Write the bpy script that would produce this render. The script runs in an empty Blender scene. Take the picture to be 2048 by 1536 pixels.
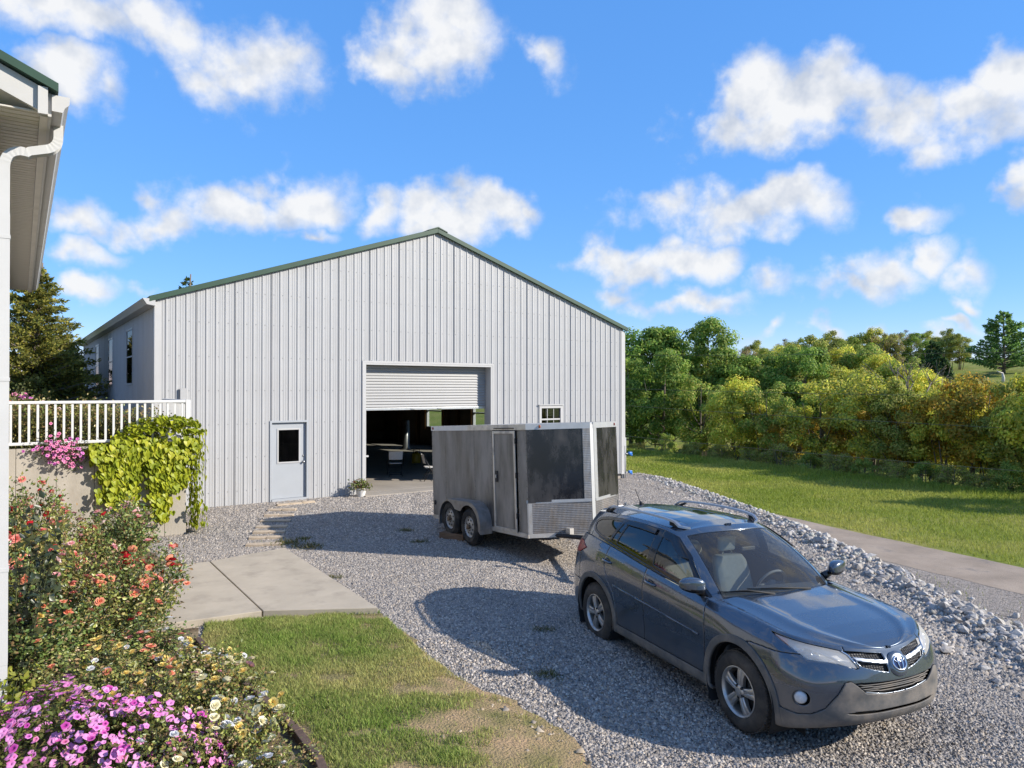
import bpy, bmesh, math, random
import numpy as np
from mathutils import Vector, Matrix

scene = bpy.context.scene
COL = scene.collection
R = math.radians
random.seed(7)
RNG = np.random.default_rng(7)

# ---------------------------------------------------------------- camera
CAM_H = 2.93
cam_data = bpy.data.cameras.new('camera')
cam_data.sensor_width = 36.0
cam_data.lens = 1450.0 / 2048.0 * 36.0
cam_data.clip_end = 3000.0
cam = bpy.data.objects.new('camera', cam_data)
cam.location = (0, 0, CAM_H)
cam.rotation_euler = (R(90.43), 0, 0)
COL.objects.link(cam)
scene.camera = cam

# ---------------------------------------------------------------- sun and sky
SUN_AZ = math.atan2(0.976, -0.216)          # clockwise from +Y
SUN_EL = R(27.6)
to_sun = Vector((math.sin(SUN_AZ) * math.cos(SUN_EL), math.cos(SUN_AZ) * math.cos(SUN_EL), math.sin(SUN_EL)))
sun_data = bpy.data.lights.new('sun', 'SUN')
sun_data.energy = 4.3
sun_data.angle = R(0.53)
sun_data.color = (1.0, 0.93, 0.83)
sun = bpy.data.objects.new('sun', sun_data)
sun.rotation_euler = (-to_sun).to_track_quat('-Z', 'Y').to_euler()
sun.location = (30, -10, 30)
COL.objects.link(sun)

world = bpy.data.worlds.new('World')
scene.world = world
world.use_nodes = True
SKY_STRENGTH = 0.14


def build_world():
    nt = world.node_tree
    nt.nodes.clear()
    N = nt.nodes.new
    L = nt.links.new
    out = N('ShaderNodeOutputWorld')
    bg = N('ShaderNodeBackground')
    bg.inputs['Strength'].default_value = SKY_STRENGTH
    L(bg.outputs[0], out.inputs[0])
    sky = N('ShaderNodeTexSky')
    sky.sky_type = 'NISHITA'
    sky.sun_disc = False
    sky.sun_elevation = SUN_EL
    sky.sun_rotation = SUN_AZ
    sky.altitude = 200
    sky.air_density = 0.85
    sky.dust_density = 0.0
    sky.ozone_density = 3.0
    tc = N('ShaderNodeTexCoord')
    sep = N('ShaderNodeSeparateXYZ')
    L(tc.outputs['Generated'], sep.inputs[0])

    def math_(op, a, b=None, c=None, clamp=False):
        n = N('ShaderNodeMath')
        n.operation = op
        n.use_clamp = clamp
        for i, v in enumerate((a, b, c)):
            if v is None:
                continue
            if isinstance(v, (int, float)):
                n.inputs[i].default_value = v
            else:
                L(v, n.inputs[i])
        return n.outputs[0]

    def vmath(op, a, b=None, scale=None):
        n = N('ShaderNodeVectorMath')
        n.operation = op
        for i, v in enumerate((a, b)):
            if v is None:
                continue
            if isinstance(v, (tuple, list)):
                n.inputs[i].default_value = v
            else:
                L(v, n.inputs[i])
        if scale is not None:
            n.inputs['Scale'].default_value = scale
        return n

    # clear autumn air: deepen the blue and even out the brightness of the Nishita sky
    sc_ = N('ShaderNodeSeparateColor')
    L(sky.outputs[0], sc_.inputs[0])
    blue = math_('MULTIPLY', math_('POWER', sc_.outputs[2], 0.33), 2.72)
    gr = math_('DIVIDE', sc_.outputs[1], sc_.outputs[2])
    rr = math_('DIVIDE', sc_.outputs[0], sc_.outputs[2])
    green = math_('MULTIPLY', math_('MULTIPLY', math_('POWER', gr, 1.0), 0.785), blue)
    red = math_('MULTIPLY', math_('MULTIPLY', math_('POWER', rr, 1.5), 0.92), blue)
    skyc = N('ShaderNodeCombineColor')
    L(red, skyc.inputs[0])
    L(green, skyc.inputs[1])
    L(blue, skyc.inputs[2])
    az = math_('ARCTAN2', sep.outputs['X'], sep.outputs['Y'])
    el = math_('ARCSINE', sep.outputs['Z'])
    comb = N('ShaderNodeCombineXYZ')
    L(az, comb.inputs[0])
    L(el, comb.inputs[1])

    def noise(vec, scale, detail, rough=0.55, vecout=False):
        n = N('ShaderNodeTexNoise')
        n.inputs['Scale'].default_value = scale
        n.inputs['Detail'].default_value = detail
        n.inputs['Roughness'].default_value = rough
        L(vec, n.inputs['Vector'])
        return n.outputs['Color' if vecout else 'Fac']

    # billowing warp of the cloud coordinates
    w1 = vmath('SUBTRACT', noise(tc.outputs['Generated'], 9.0, 3, 0.5, True), (0.5, 0.5, 0.5))
    w1 = vmath('SCALE', w1.outputs[0], scale=0.13)
    w2 = vmath('SUBTRACT', noise(tc.outputs['Generated'], 34.0, 3, 0.5, True), (0.5, 0.5, 0.5))
    w2 = vmath('SCALE', w2.outputs[0], scale=0.030)
    pos = vmath('ADD', comb.outputs[0], w1.outputs[0])
    pos = vmath('ADD', pos.outputs[0], w2.outputs[0])
    flat = vmath('MULTIPLY', pos.outputs[0], (1, 1, 0)).outputs[0]
    # cumulus clouds of this sky: azimuth px, elevation px, half sizes px, weight (degrees follow from the lens)
    B = CLOUDS
    cur = None
    lo = None
    for (x, y, a, b, w) in B:
        A = math.atan((x - 1024) / 1450.0)
        E_ = math.atan((779 - y) / 1450.0 * math.cos(A))
        ca = 1450.0 / (math.cos(A) ** 2) ** -1
        sa = a / 1450.0 * math.cos(A) ** 2
        sb = b / 1450.0 * math.cos(A)
        d = vmath('SUBTRACT', flat, (A, E_, 0))
        d = vmath('MULTIPLY', d.outputs[0], (1 / sa, 1 / sb, 0))
        ln = vmath('LENGTH', d.outputs[0]).outputs['Value']
        f = math_('MULTIPLY_ADD', ln, -w, w)
        cur = f if cur is None else math_('MAXIMUM', cur, f)
    fb = noise(tc.outputs['Generated'], 17.0, 7, 0.6)
    field = math_('MULTIPLY_ADD', math_('SUBTRACT', fb, 0.47), 1.7, cur)
    # the same kind of fair-weather clouds all round the rest of the sky
    gen = noise(tc.outputs['Generated'], 5.0, 8, 0.58)
    gen = math_('MULTIPLY', math_('SUBTRACT', gen, 0.525), 5.0)
    outside = math_('MAXIMUM', math_('MULTIPLY', math_('SUBTRACT', math_('ABSOLUTE', az), 0.66), 6.0, clamp=True),
                    math_('MULTIPLY', math_('SUBTRACT', el, 0.52), 6.0, clamp=True))
    gen = math_('MULTIPLY_ADD', outside, 1.5, math_('SUBTRACT', gen, 1.5))
    gen = math_('MINIMUM', gen, math_('MULTIPLY', el, 12.0))
    field = math_('MAXIMUM', field, gen)
    mr = N('ShaderNodeMapRange')
    mr.interpolation_type = 'SMOOTHSTEP'
    mr.inputs['From Min'].default_value = -0.14
    mr.inputs['From Max'].default_value = 0.72
    L(field, mr.inputs['Value'])
    # light and shade inside the cloud: difference of the billows towards the sun
    up = vmath('ADD', tc.outputs['Generated'], (0.012, 0.0, 0.022)).outputs[0]
    fb2 = noise(up, 16.0, 4, 0.55)
    fb1 = noise(tc.outputs['Generated'], 16.0, 4, 0.55)
    sh = math_('MULTIPLY_ADD', math_('SUBTRACT', fb1, fb2), 3.4, 0.62)
    sh = math_('ADD', sh, math_('MULTIPLY', field, 0.12), clamp=True)
    ramp = N('ShaderNodeMix')
    ramp.data_type = 'RGBA'
    L(sh, ramp.inputs['Factor'])
    ramp.inputs['A'].default_value = (2.55, 2.8, 3.25, 1)
    ramp.inputs['B'].default_value = (4.05, 4.07, 4.10, 1)
    mix = N('ShaderNodeMix')
    mix.data_type = 'RGBA'
    L(math_('MULTIPLY', mr.outputs[0], 0.96), mix.inputs['Factor'])
    L(skyc.outputs[0], mix.inputs['A'])
    L(ramp.outputs['Result'], mix.inputs['B'])
    L(mix.outputs['Result'], bg.inputs['Color'])


CLOUDS = [
    # x, y, half width, half height, weight
    (120, 30, 210, 60, 1), (330, 50, 110, 55, .8), (90, 150, 120, 65, 1), (180, 190, 60, 40, .6),
    (500, 110, 130, 75, .62), (420, 150, 90, 40, .4), (570, 90, 70, 50, .5),
    (860, 80, 150, 80, 1), (800, 115, 90, 60, .9), (920, 50, 90, 60, .9), (880, 20, 60, 40, .7), (1085, 125, 45, 40, .45),
    (1560, 230, 210, 70, 1.1), (1520, 180, 110, 75, 1.1), (1680, 210, 130, 75, 1.0), (1460, 250, 110, 60, .9), (1800, 235, 140, 50, .8),
    (1960, 220, 150, 70, 1), (2030, 150, 90, 90, 1), (2040, 335, 60, 55, .9),
    (1500, 425, 170, 55, .85), (1570, 400, 110, 50, .95), (1330, 410, 120, 30, .4), (1830, 408, 75, 35, .8),
    (480, 430, 170, 45, .95), (600, 400, 110, 65, 1), (330, 430, 150, 40, .8), (180, 420, 80, 40, .6), (740, 445, 70, 40, .7), (160, 485, 95, 28, .6),
    (970, 420, 150, 52, 1), (900, 450, 110, 45, .9), (1050, 410, 70, 45, .8), (610, 485, 50, 20, .6),
    (195, 570, 85, 32, .85), (330, 572, 45, 18, .4),
    (1330, 515, 160, 50, .95), (1260, 500, 80, 40, .8), (1430, 510, 80, 40, .8), (1380, 600, 130, 26, .8), (1250, 580, 60, 28, .6),
    (1770, 535, 130, 50, .8), (1860, 500, 60, 50, .8), (1720, 570, 110, 28, .6), (1940, 530, 60, 45, .6), (1960, 600, 40, 18, .6), (1560, 560, 60, 26, .45),
    (1540, 640, 30, 16, .5), (1650, 655, 30, 14, .5), (1745, 655, 40, 14, .5), (1445, 650, 50, 14, .3), (1950, 645, 45, 12, .5), (1870, 668, 60, 16, .4),
]
build_world()
world.cycles.sampling_method = 'NONE'

# ---------------------------------------------------------------- render settings
vs = scene.view_settings
vs.view_transform = 'Standard'
vs.look = 'None'
vs.exposure = 0.74
vs.gamma = 1.0
vs.use_curve_mapping = False
cy = scene.cycles
cy.use_denoising = True
cy.max_bounces = 7
cy.diffuse_bounces = 3
cy.glossy_bounces = 4
cy.transmission_bounces = 6
cy.transparent_max_bounces = 12
cy.caustics_reflective = False
cy.caustics_refractive = False
cy.use_adaptive_sampling = True
cy.adaptive_threshold = 0.015

# ---------------------------------------------------------------- helpers
def lin(h):
    h = h.lstrip('#')
    o = []
    for i in (0, 2, 4):
        c = int(h[i:i + 2], 16) / 255.0
        o.append(c / 12.92 if c <= 0.04045 else ((c + 0.055) / 1.055) ** 2.4)
    return tuple(o)


def pm(name, col, rough=0.6, metal=0.0, var=0.0, vscale=3.0, col2=None, bump=0.0, bscale=40.0, spec=0.5, coat=0.0,
       attr=None, transl=0.0, detail=4, stretch=None, mottle=None):
    """procedural principled material: noise-varied colour, optional bump, optional per-piece colour attribute"""
    m = bpy.data.materials.new(name)
    m.use_nodes = True
    nt = m.node_tree
    b = nt.nodes['Principled BSDF']
    N = nt.nodes.new
    L = nt.links.new
    b.inputs['Roughness'].default_value = rough
    b.inputs['Metallic'].default_value = metal
    b.inputs['Specular IOR Level'].default_value = spec
    if coat:
        b.inputs['Coat Weight'].default_value = coat
        b.inputs['Coat Roughness'].default_value = 0.06
    c4 = tuple(col) + (1,)
    src = None
    tc = N('ShaderNodeTexCoord')
    vec = tc.outputs['Object']
    if stretch:
        mp = N('ShaderNodeMapping')
        mp.inputs['Scale'].default_value = stretch
        L(vec, mp.inputs['Vector'])
        vec = mp.outputs[0]
    if attr:
        a = N('ShaderNodeAttribute')
        a.attribute_name = attr
        src = a.outputs['Color']
    if var or col2 is not None:
        n = N('ShaderNodeTexNoise')
        n.inputs['Scale'].default_value = vscale
        n.inputs['Detail'].default_value = detail
        n.inputs['Roughness'].default_value = 0.6
        L(vec, n.inputs['Vector'])
        r = N('ShaderNodeValToRGB')
        r.color_ramp.elements[0].position = 0.32
        r.color_ramp.elements[1].position = 0.68
        c2 = col2 if col2 is not None else tuple(x * (1 - var) for x in col)
        if attr:
            r.color_ramp.elements[0].color = (1 - var, 1 - var, 1 - var, 1)
            r.color_ramp.elements[1].color = (1, 1, 1, 1)
            mx = N('ShaderNodeMix')
            mx.data_type = 'RGBA'
            mx.blend_type = 'MULTIPLY'
            mx.inputs['Factor'].default_value = 1
            L(src, mx.inputs['A'])
            L(r.outputs[0], mx.inputs['B'])
            src = mx.outputs['Result']
        else:
            r.color_ramp.elements[0].color = tuple(c2) + (1,)
            r.color_ramp.elements[1].color = c4
            src = r.outputs[0]
        L(n.outputs['Fac'], r.inputs[0])
    if mottle:
        mcol, mscale, mlo, mhi, mamt = mottle
        n = N('ShaderNodeTexNoise')
        n.inputs['Scale'].default_value = mscale
        n.inputs['Detail'].default_value = 6
        n.inputs['Roughness'].default_value = 0.65
        L(vec, n.inputs['Vector'])
        mr = N('ShaderNodeMapRange')
        mr.inputs['From Min'].default_value = mlo
        mr.inputs['From Max'].default_value = mhi
        mr.inputs['To Max'].default_value = mamt
        L(n.outputs['Fac'], mr.inputs['Value'])
        mx = N('ShaderNodeMix')
        mx.data_type = 'RGBA'
        L(mr.outputs[0], mx.inputs['Factor'])
        if src is None:
            mx.inputs['A'].default_value = c4
        else:
            L(src, mx.inputs['A'])
        mx.inputs['B'].default_value = tuple(mcol) + (1,)
        src = mx.outputs['Result']
        # dirt is also rougher
        mr2 = N('ShaderNodeMapRange')
        mr2.inputs['To Min'].default_value = rough
        mr2.inputs['To Max'].default_value = min(0.95, rough + 0.45)
        L(mr.outputs[0], mr2.inputs['Value'])
        L(mr2.outputs[0], b.inputs['Roughness'])
    if src is None:
        b.inputs['Base Color'].default_value = c4
    else:
        L(src, b.inputs['Base Color'])
    if bump:
        n = N('ShaderNodeTexNoise')
        n.inputs['Scale'].default_value = bscale
        n.inputs['Detail'].default_value = 5
        L(vec, n.inputs['Vector'])
        bp = N('ShaderNodeBump')
        bp.inputs['Strength'].default_value = bump
        bp.inputs['Distance'].default_value = 0.02
        L(n.outputs['Fac'], bp.inputs['Height'])
        L(bp.outputs[0], b.inputs['Normal'])
    if transl:
        t = N('ShaderNodeBsdfTranslucent')
        ms = N('ShaderNodeMixShader')
        ms.inputs[0].default_value = transl
        if src is None:
            t.inputs[0].default_value = c4
        else:
            L(src, t.inputs[0])
        L(b.outputs[0], ms.inputs[1])
        L(t.outputs[0], ms.inputs[2])
        L(ms.outputs[0], nt.nodes['Material Output'].inputs[0])
    return m


def glass(name, tint, rough=0.02, refl=1.0, dust=0.0):
    """thin pane: tinted see-through with a mirror reflection that grows at grazing angles"""
    m = bpy.data.materials.new(name)
    m.use_nodes = True
    nt = m.node_tree
    nt.nodes.remove(nt.nodes['Principled BSDF'])
    N = nt.nodes.new
    L = nt.links.new
    t = N('ShaderNodeBsdfTransparent')
    t.inputs[0].default_value = tuple(tint) + (1,)
    g = N('ShaderNodeBsdfGlossy')
    g.inputs['Roughness'].default_value = rough
    lw = N('ShaderNodeLayerWeight')
    lw.inputs['Blend'].default_value = 0.5
    pw = N('ShaderNodeMath')
    pw.operation = 'POWER'
    pw.inputs[1].default_value = 5.0
    L(lw.outputs['Facing'], pw.inputs[0])
    f = N('ShaderNodeMath')
    f.operation = 'MULTIPLY_ADD'
    f.inputs[1].default_value = 0.94
    f.inputs[2].default_value = 0.06
    L(pw.outputs[0], f.inputs[0])
    mu = N('ShaderNodeMath')
    mu.operation = 'MULTIPLY'
    mu.use_clamp = True
    mu.inputs[1].default_value = refl
    L(f.outputs[0], mu.inputs[0])
    ms = N('ShaderNodeMixShader')
    L(mu.outputs[0], ms.inputs[0])
    L(t.outputs[0], ms.inputs[1])
    L(g.outputs[0], ms.inputs[2])
    last = ms.outputs[0]
    if dust:
        d = N('ShaderNodeBsdfDiffuse')
        d.inputs[0].default_value = (.6, .58, .54, 1)
        m2 = N('ShaderNodeMixShader')
        m2.inputs[0].default_value = dust
        L(last, m2.inputs[1])
        L(d.outputs[0], m2.inputs[2])
        last = m2.outputs[0]
    L(last, nt.nodes['Material Output'].inputs[0])
    return m


def tag(o, label=None, cat=None, group=None, kind=None):
    if label:
        o['label'] = label
    if cat:
        o['category'] = cat
    if group:
        o['group'] = group
    if kind:
        o['kind'] = kind
    return o


def link(name, data, parent=None, mat=None):
    o = bpy.data.objects.new(name, data)
    COL.objects.link(o)
    if parent is not None:
        o.parent = parent
    if mat is not None and data is not None:
        data.materials.append(mat)
    return o


def thing(name, label, cat, loc=(0, 0, 0), rz=0.0, group=None, rot=None):
    o = link(name, None)
    o.location = loc
    o.rotation_euler = rot if rot else (0, 0, rz)
    o.empty_display_size = 0.2
    return tag(o, label, cat, group)


def mesh_np(name, V, F, smooth=False, cols=None):
    """mesh from arrays; F is (n,3) or (n,4) int array; cols per-vertex rgb -> 'Col'"""
    V = np.asarray(V, dtype=np.float32)
    F = np.asarray(F, dtype=np.int32)
    me = bpy.data.meshes.new(name)
    k = F.shape[1]
    me.vertices.add(len(V))
    me.vertices.foreach_set('co', V.ravel())
    me.loops.add(F.size)
    me.loops.foreach_set('vertex_index', F.ravel())
    me.polygons.add(len(F))
    me.polygons.foreach_set('loop_start', np.arange(0, F.size, k, dtype=np.int32))
    if smooth:
        me.polygons.foreach_set('use_smooth', np.ones(len(F), dtype=bool))
    me.update(calc_edges=True)
    if cols is not None:
        a = me.color_attributes.new('Col', 'FLOAT_COLOR', 'POINT')
        c = np.ones((len(V), 4), dtype=np.float32)
        c[:, :3] = cols
        a.data.foreach_set('color', c.ravel())
    return me


class MB:
    """collects shapes, builds ONE mesh object"""

    def __init__(self):
        self.V = []
        self.F = []

    def add(self, V, F):
        n = len(self.V)
        self.V += [tuple(v) for v in V]
        self.F += [tuple(i + n for i in f) for f in F]
        return self

    def box(self, x0, x1, y0, y1, z0, z1, M=None):
        V = [(x, y, z) for x in (x0, x1) for y in (y0, y1) for z in (z0, z1)]
        if M is not None:
            V = [M @ Vector(v) for v in V]
        return self.add(V, [(0, 1, 3, 2), (4, 6, 7, 5), (0, 4, 5, 1), (2, 3, 7, 6), (0, 2, 6, 4), (1, 5, 7, 3)])

    def quad(self, *p):
        return self.add(p, [tuple(range(len(p)))])

    def prism(self, poly, d, M=None):
        """poly: 3D points of one cap; d: extrusion vector"""
        d = Vector(d)
        A = [Vector(p) for p in poly]
        Bq = [p + d for p in A]
        n = len(A)
        V = A + Bq
        if M is not None:
            V = [M @ v for v in V]
        F = [tuple(range(n))[::-1], tuple(range(n, 2 * n))] + [(i, (i + 1) % n, n + (i + 1) % n, n + i) for i in range(n)]
        return self.add(V, F)

    def tube(self, pts, r, n=8, cap=True):
        pts = [Vector(p) for p in pts]
        rs = r if isinstance(r, (list, tuple)) else [r] * len(pts)
        V, F = [], []
        ref = None
        for i, p in enumerate(pts):
            a = pts[max(i - 1, 0)]
            b = pts[min(i + 1, len(pts) - 1)]
            t = (b - a).normalized()
            if ref is None:
                ref = Vector((0, 0, 1)) if abs(t.z) < 0.9 else Vector((1, 0, 0))
            s = t.cross(ref).normalized()
            ref = s.cross(t).normalized()
            for k in range(n):
                q = 2 * math.pi * k / n
                V.append(p + (s * math.cos(q) + ref * math.sin(q)) * rs[i])
        for i in range(len(pts) - 1):
            for k in range(n):
                F.append((i * n + k, i * n + (k + 1) % n, (i + 1) * n + (k + 1) % n, (i + 1) * n + k))
        if cap:
            F.append(tuple(range(n))[::-1])
            F.append(tuple((len(pts) - 1) * n + k for k in range(n)))
        return self.add(V, F)

    def lathe(self, prof, n=24, M=None, cap=False):
        """profile of (radius, height) turned round local z"""
        V, F = [], []
        for (r, z) in prof:
            for k in range(n):
                q = 2 * math.pi * k / n
                v = Vector((r * math.cos(q), r * math.sin(q), z))
                V.append(M @ v if M is not None else v)
        for i in range(len(prof) - 1):
            for k in range(n):
                F.append((i * n + k, i * n + (k + 1) % n, (i + 1) * n + (k + 1) % n, (i + 1) * n + k))
        if cap:
            F.append(tuple(range(n))[::-1])
            F.append(tuple((len(prof) - 1) * n + k for k in range(n)))
        return self.add(V, F)

    def mesh(self, name, smooth=False):
        me = bpy.data.meshes.new(name)
        me.from_pydata([tuple(v) for v in self.V], [], self.F)
        if smooth:
            me.polygons.foreach_set('use_smooth', [True] * len(me.polygons))
        me.update()
        return me

    def build(self, name, mat, parent=None, smooth=False, bevel=0.0, fix=True, autosmooth=None):
        me = self.mesh(name, smooth)
        if fix:
            bm = bmesh.new()
            bm.from_mesh(me)
            bmesh.ops.recalc_face_normals(bm, faces=bm.faces)
            bm.to_mesh(me)
            bm.free()
        if autosmooth is not None:
            me.polygons.foreach_set('use_smooth', [True] * len(me.polygons))
            me.set_sharp_from_angle(angle=R(autosmooth))
        o = link(name, me, parent, mat)
        if bevel:
            md = o.modifiers.new('bevel', 'BEVEL')
            md.width = bevel
            md.segments = 2
            md.limit_method = 'ANGLE'
        return o


def copy_tree(o, parent=None):
    c = o.copy()
    COL.objects.link(c)
    c.parent = parent
    for ch in list(o.children):
        copy_tree(ch, c)
    return c


def smoothstep(a, b, x):
    t = np.clip((x - a) / (b - a), 0, 1)
    return t * t * (3 - 2 * t)


def poly_sd(P, pts):
    """signed distance of points P (n,2) to an open polyline; positive on its right-hand side"""
    P = np.asarray(P, float)
    best = np.full(len(P), 1e9)
    sg = np.zeros(len(P))
    for a, b in zip(pts[:-1], pts[1:]):
        a = np.array(a, float)
        b = np.array(b, float)
        ab = b - a
        t = np.clip(((P - a) @ ab) / (ab @ ab), 0, 1)
        q = P - (a + t[:, None] * ab)
        d = np.hypot(q[:, 0], q[:, 1])
        cr = ab[0] * (P[:, 1] - a[1]) - ab[1] * (P[:, 0] - a[0])
        m = d < best - 1e-9
        best[m] = d[m]
        sg[m] = np.where(cr[m] < 0, 1.0, -1.0)
    return best * sg


def in_poly(P, poly):
    P = np.asarray(P, float)
    x, y = P[:, 0], P[:, 1]
    ins = np.zeros(len(P), bool)
    n = len(poly)
    for i in range(n):
        x0, y0 = poly[i]
        x1, y1 = poly[(i + 1) % n]
        c = ((y0 > y) != (y1 > y)) & (x < (x1 - x0) * (y - y0) / (y1 - y0 + 1e-12) + x0)
        ins ^= c
    return ins


def loop_dist(P, poly):
    P = np.asarray(P, float)
    best = np.full(len(P), 1e9)
    n = len(poly)
    for i in range(n):
        a = np.array(poly[i], float)
        b = np.array(poly[(i + 1) % n], float)
        ab = b - a
        t = np.clip(((P - a) @ ab) / (ab @ ab + 1e-12), 0, 1)
        q = P - (a + t[:, None] * ab)
        best = np.minimum(best, np.hypot(q[:, 0], q[:, 1]))
    return best


def vnoise(P, scale, seed=0, octaves=3):
    """value noise in the plane, 0..1"""
    P = np.asarray(P, float) * scale
    tot = np.zeros(len(P))
    amp, norm = 1.0, 0.0
    for o in range(octaves):
        i = np.floor(P).astype(np.int64)
        f = P - i
        f = f * f * (3 - 2 * f)

        def hsh(ix, iy):
            n = (ix * 374761393 + iy * 668265263 + (seed + o) * 1442695041) & 0x7fffffff
            n = ((n ^ (n >> 13)) * 1274126177) & 0x7fffffff
            return ((n ^ (n >> 16)) & 0xffff) / 65535.0
        a = hsh(i[:, 0], i[:, 1])
        b = hsh(i[:, 0] + 1, i[:, 1])
        c = hsh(i[:, 0], i[:, 1] + 1)
        d = hsh(i[:, 0] + 1, i[:, 1] + 1)
        v = (a * (1 - f[:, 0]) + b * f[:, 0]) * (1 - f[:, 1]) + (c * (1 - f[:, 0]) + d * f[:, 0]) * f[:, 1]
        tot += amp * v
        norm += amp
        amp *= 0.5
        P = P * 2.03
    return tot / norm


ORD = ['first', 'second', 'third', 'fourth', 'fifth', 'sixth', 'seventh', 'eighth', 'ninth', 'tenth', 'eleventh',
       'twelfth', 'thirteenth', 'fourteenth', 'fifteenth', 'sixteenth', 'seventeenth', 'eighteenth', 'nineteenth', 'twentieth',
       'twenty first', 'twenty second', 'twenty third', 'twenty fourth', 'twenty fifth', 'twenty sixth', 'twenty seventh', 'twenty eighth', 'twenty ninth', 'thirtieth']

# ================================================================ ground, drive, lawn, road
def clip_iso(V, T, s):
    """part of a triangle mesh where s <= 0; V may carry extra columns, interpolated at the cut"""
    V = np.asarray(V, float)
    T = np.asarray(T, np.int64)
    s = np.asarray(s, float).copy()
    s[np.abs(s) < 1e-7] = -1e-7
    ins = s < 0
    cnt = ins[T].sum(1)
    keep = [T[cnt == 3]]
    n = len(V)
    edges = {}
    newV = []

    def cut(a, b):
        k = (a, b) if a < b else (b, a)
        i = edges.get(k)
        if i is None:
            a, b = k
            t = s[a] / (s[a] - s[b])
            i = n + len(newV)
            newV.append(V[a] * (1 - t) + V[b] * t)
            edges[k] = i
        return i
    add = []
    for tri in T[(cnt == 1) | (cnt == 2)]:
        c = [int(v) for v in tri]
        i_ = [bool(ins[v]) for v in c]
        if sum(i_) == 1:
            k = i_.index(True)
            a, b, d = c[k], c[(k + 1) % 3], c[(k + 2) % 3]
            add.append((a, cut(a, b), cut(a, d)))
        else:
            k = i_.index(False)
            a, b, d = c[k], c[(k + 1) % 3], c[(k + 2) % 3]
            p, q = cut(a, b), cut(a, d)
            add.append((p, b, d))
            add.append((p, d, q))
    if add:
        keep.append(np.array(add, np.int64))
    T2 = np.concatenate(keep) if keep else np.zeros((0, 3), np.int64)
    V2 = np.concatenate([V, np.array(newV)]) if newV else V
    used, inv = np.unique(T2, return_inverse=True)
    return V2[used], inv.reshape(-1, 3)


CREST = [(5.2, -12), (5.5, 2), (5.95, 8.3), (6.3, 13), (6.25, 17.6), (5.7, 21.5), (4.9, 26.0), (-7.4, 44), (-40, 85)]
TREELINE = [(30, -30), (28.5, -8), (27, 8), (24.5, 20), (21.8, 30), (19.6, 34.2), (17.2, 38.5), (14, 44.5), (8.5, 54), (-2, 70), (-25, 100)]


def hgt(P):
    P = np.asarray(P, float)
    x, y = P[:, 0], P[:, 1]
    pad = -0.21 * smoothstep(-1.2, 2.4, x) - 0.035 * np.clip(x - 2.4, 0, 8)
    d = poly_sd(P, CREST)
    berm = 0.10 * np.exp(-((d - 0.35) / 0.35) ** 2)
    t = -poly_sd(P, TREELINE)            # positive beyond the tree line (its left when walking away) -> sign below
    t = -t
    ditch = -0.9 * smoothstep(0.0, 3.0, t) * (1 - smoothstep(9, 20, t))
    hill = 10.5 * smoothstep(12, 125, t) + 9.0 * smoothstep(120, 420, t)
    low = -1.6 + ditch + hill
    s = smoothstep(0.45, 2.7, d)
    left = 0.0 * x
    rise = 5.0 * smoothstep(60, 300, y) * (1 - smoothstep(-30, 10, x))
    return (pad + berm) * (1 - s) + low * s + left + rise * (1 - s)


def hz(x, y):
    return float(hgt(np.array([[x, y]]))[0])


def grid_np(xs, ys):
    X, Y = np.meshgrid(xs, ys)
    P = np.stack([X.ravel(), Y.ravel()], 1)
    nx, ny = len(xs), len(ys)
    i = np.arange(nx * ny).reshape(ny, nx)
    Q = np.stack([i[:-1, :-1].ravel(), i[:-1, 1:].ravel(), i[1:, 1:].ravel(), i[1:, :-1].ravel()], 1)
    return P, Q


def tri(Q):
    return np.concatenate([Q[:, [0, 1, 2]], Q[:, [0, 2, 3]]])


# ---- ground materials
def ground_mat(name, c1, c2, c3, s1, s2, bump=0.5, bs=60.0):
    m = bpy.data.materials.new(name)
    m.use_nodes = True
    nt = m.node_tree
    b = nt.nodes['Principled BSDF']
    N = nt.nodes.new
    L = nt.links.new
    b.inputs['Roughness'].default_value = 0.95
    b.inputs['Specular IOR Level'].default_value = 0.15
    g = N('ShaderNodeNewGeometry')
    n1 = N('ShaderNodeTexNoise')
    n1.inputs['Scale'].default_value = s1
    n1.inputs['Detail'].default_value = 6
    L(g.outputs['Position'], n1.inputs['Vector'])
    r1 = N('ShaderNodeValToRGB')
    r1.color_ramp.elements[0].position = 0.35
    r1.color_ramp.elements[1].position = 0.65
    r1.color_ramp.elements[0].color = tuple(c1) + (1,)
    r1.color_ramp.elements[1].color = tuple(c2) + (1,)
    L(n1.outputs['Fac'], r1.inputs[0])
    n2 = N('ShaderNodeTexNoise')
    n2.inputs['Scale'].default_value = s2
    n2.inputs['Detail'].default_value = 5
    L(g.outputs['Position'], n2.inputs['Vector'])
    r2 = N('ShaderNodeValToRGB')
    r2.color_ramp.elements[0].position = 0.45
    r2.color_ramp.elements[1].position = 0.7
    r2.color_ramp.elements[0].color = (0, 0, 0, 1)
    r2.color_ramp.elements[1].color = (1, 1, 1, 1)
    L(n2.outputs['Fac'], r2.inputs[0])
    mx = N('ShaderNodeMix')
    mx.data_type = 'RGBA'
    L(r2.outputs[0], mx.inputs['Factor'])
    L(r1.outputs[0], mx.inputs['A'])
    mx.inputs['B'].default_value = tuple(c3) + (1,)
    L(mx.outputs['Result'], b.inputs['Base Color'])
    n3 = N('ShaderNodeTexNoise')
    n3.inputs['Scale'].default_value = bs
    n3.inputs['Detail'].default_value = 4
    L(g.outputs['Position'], n3.inputs['Vector'])
    bp = N('ShaderNodeBump')
    bp.inputs['Strength'].default_value = bump
    bp.inputs['Distance'].default_value = 0.03
    L(n3.outputs['Fac'], bp.inputs['Height'])
    L(bp.outputs[0], b.inputs['Normal'])
    return m


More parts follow.
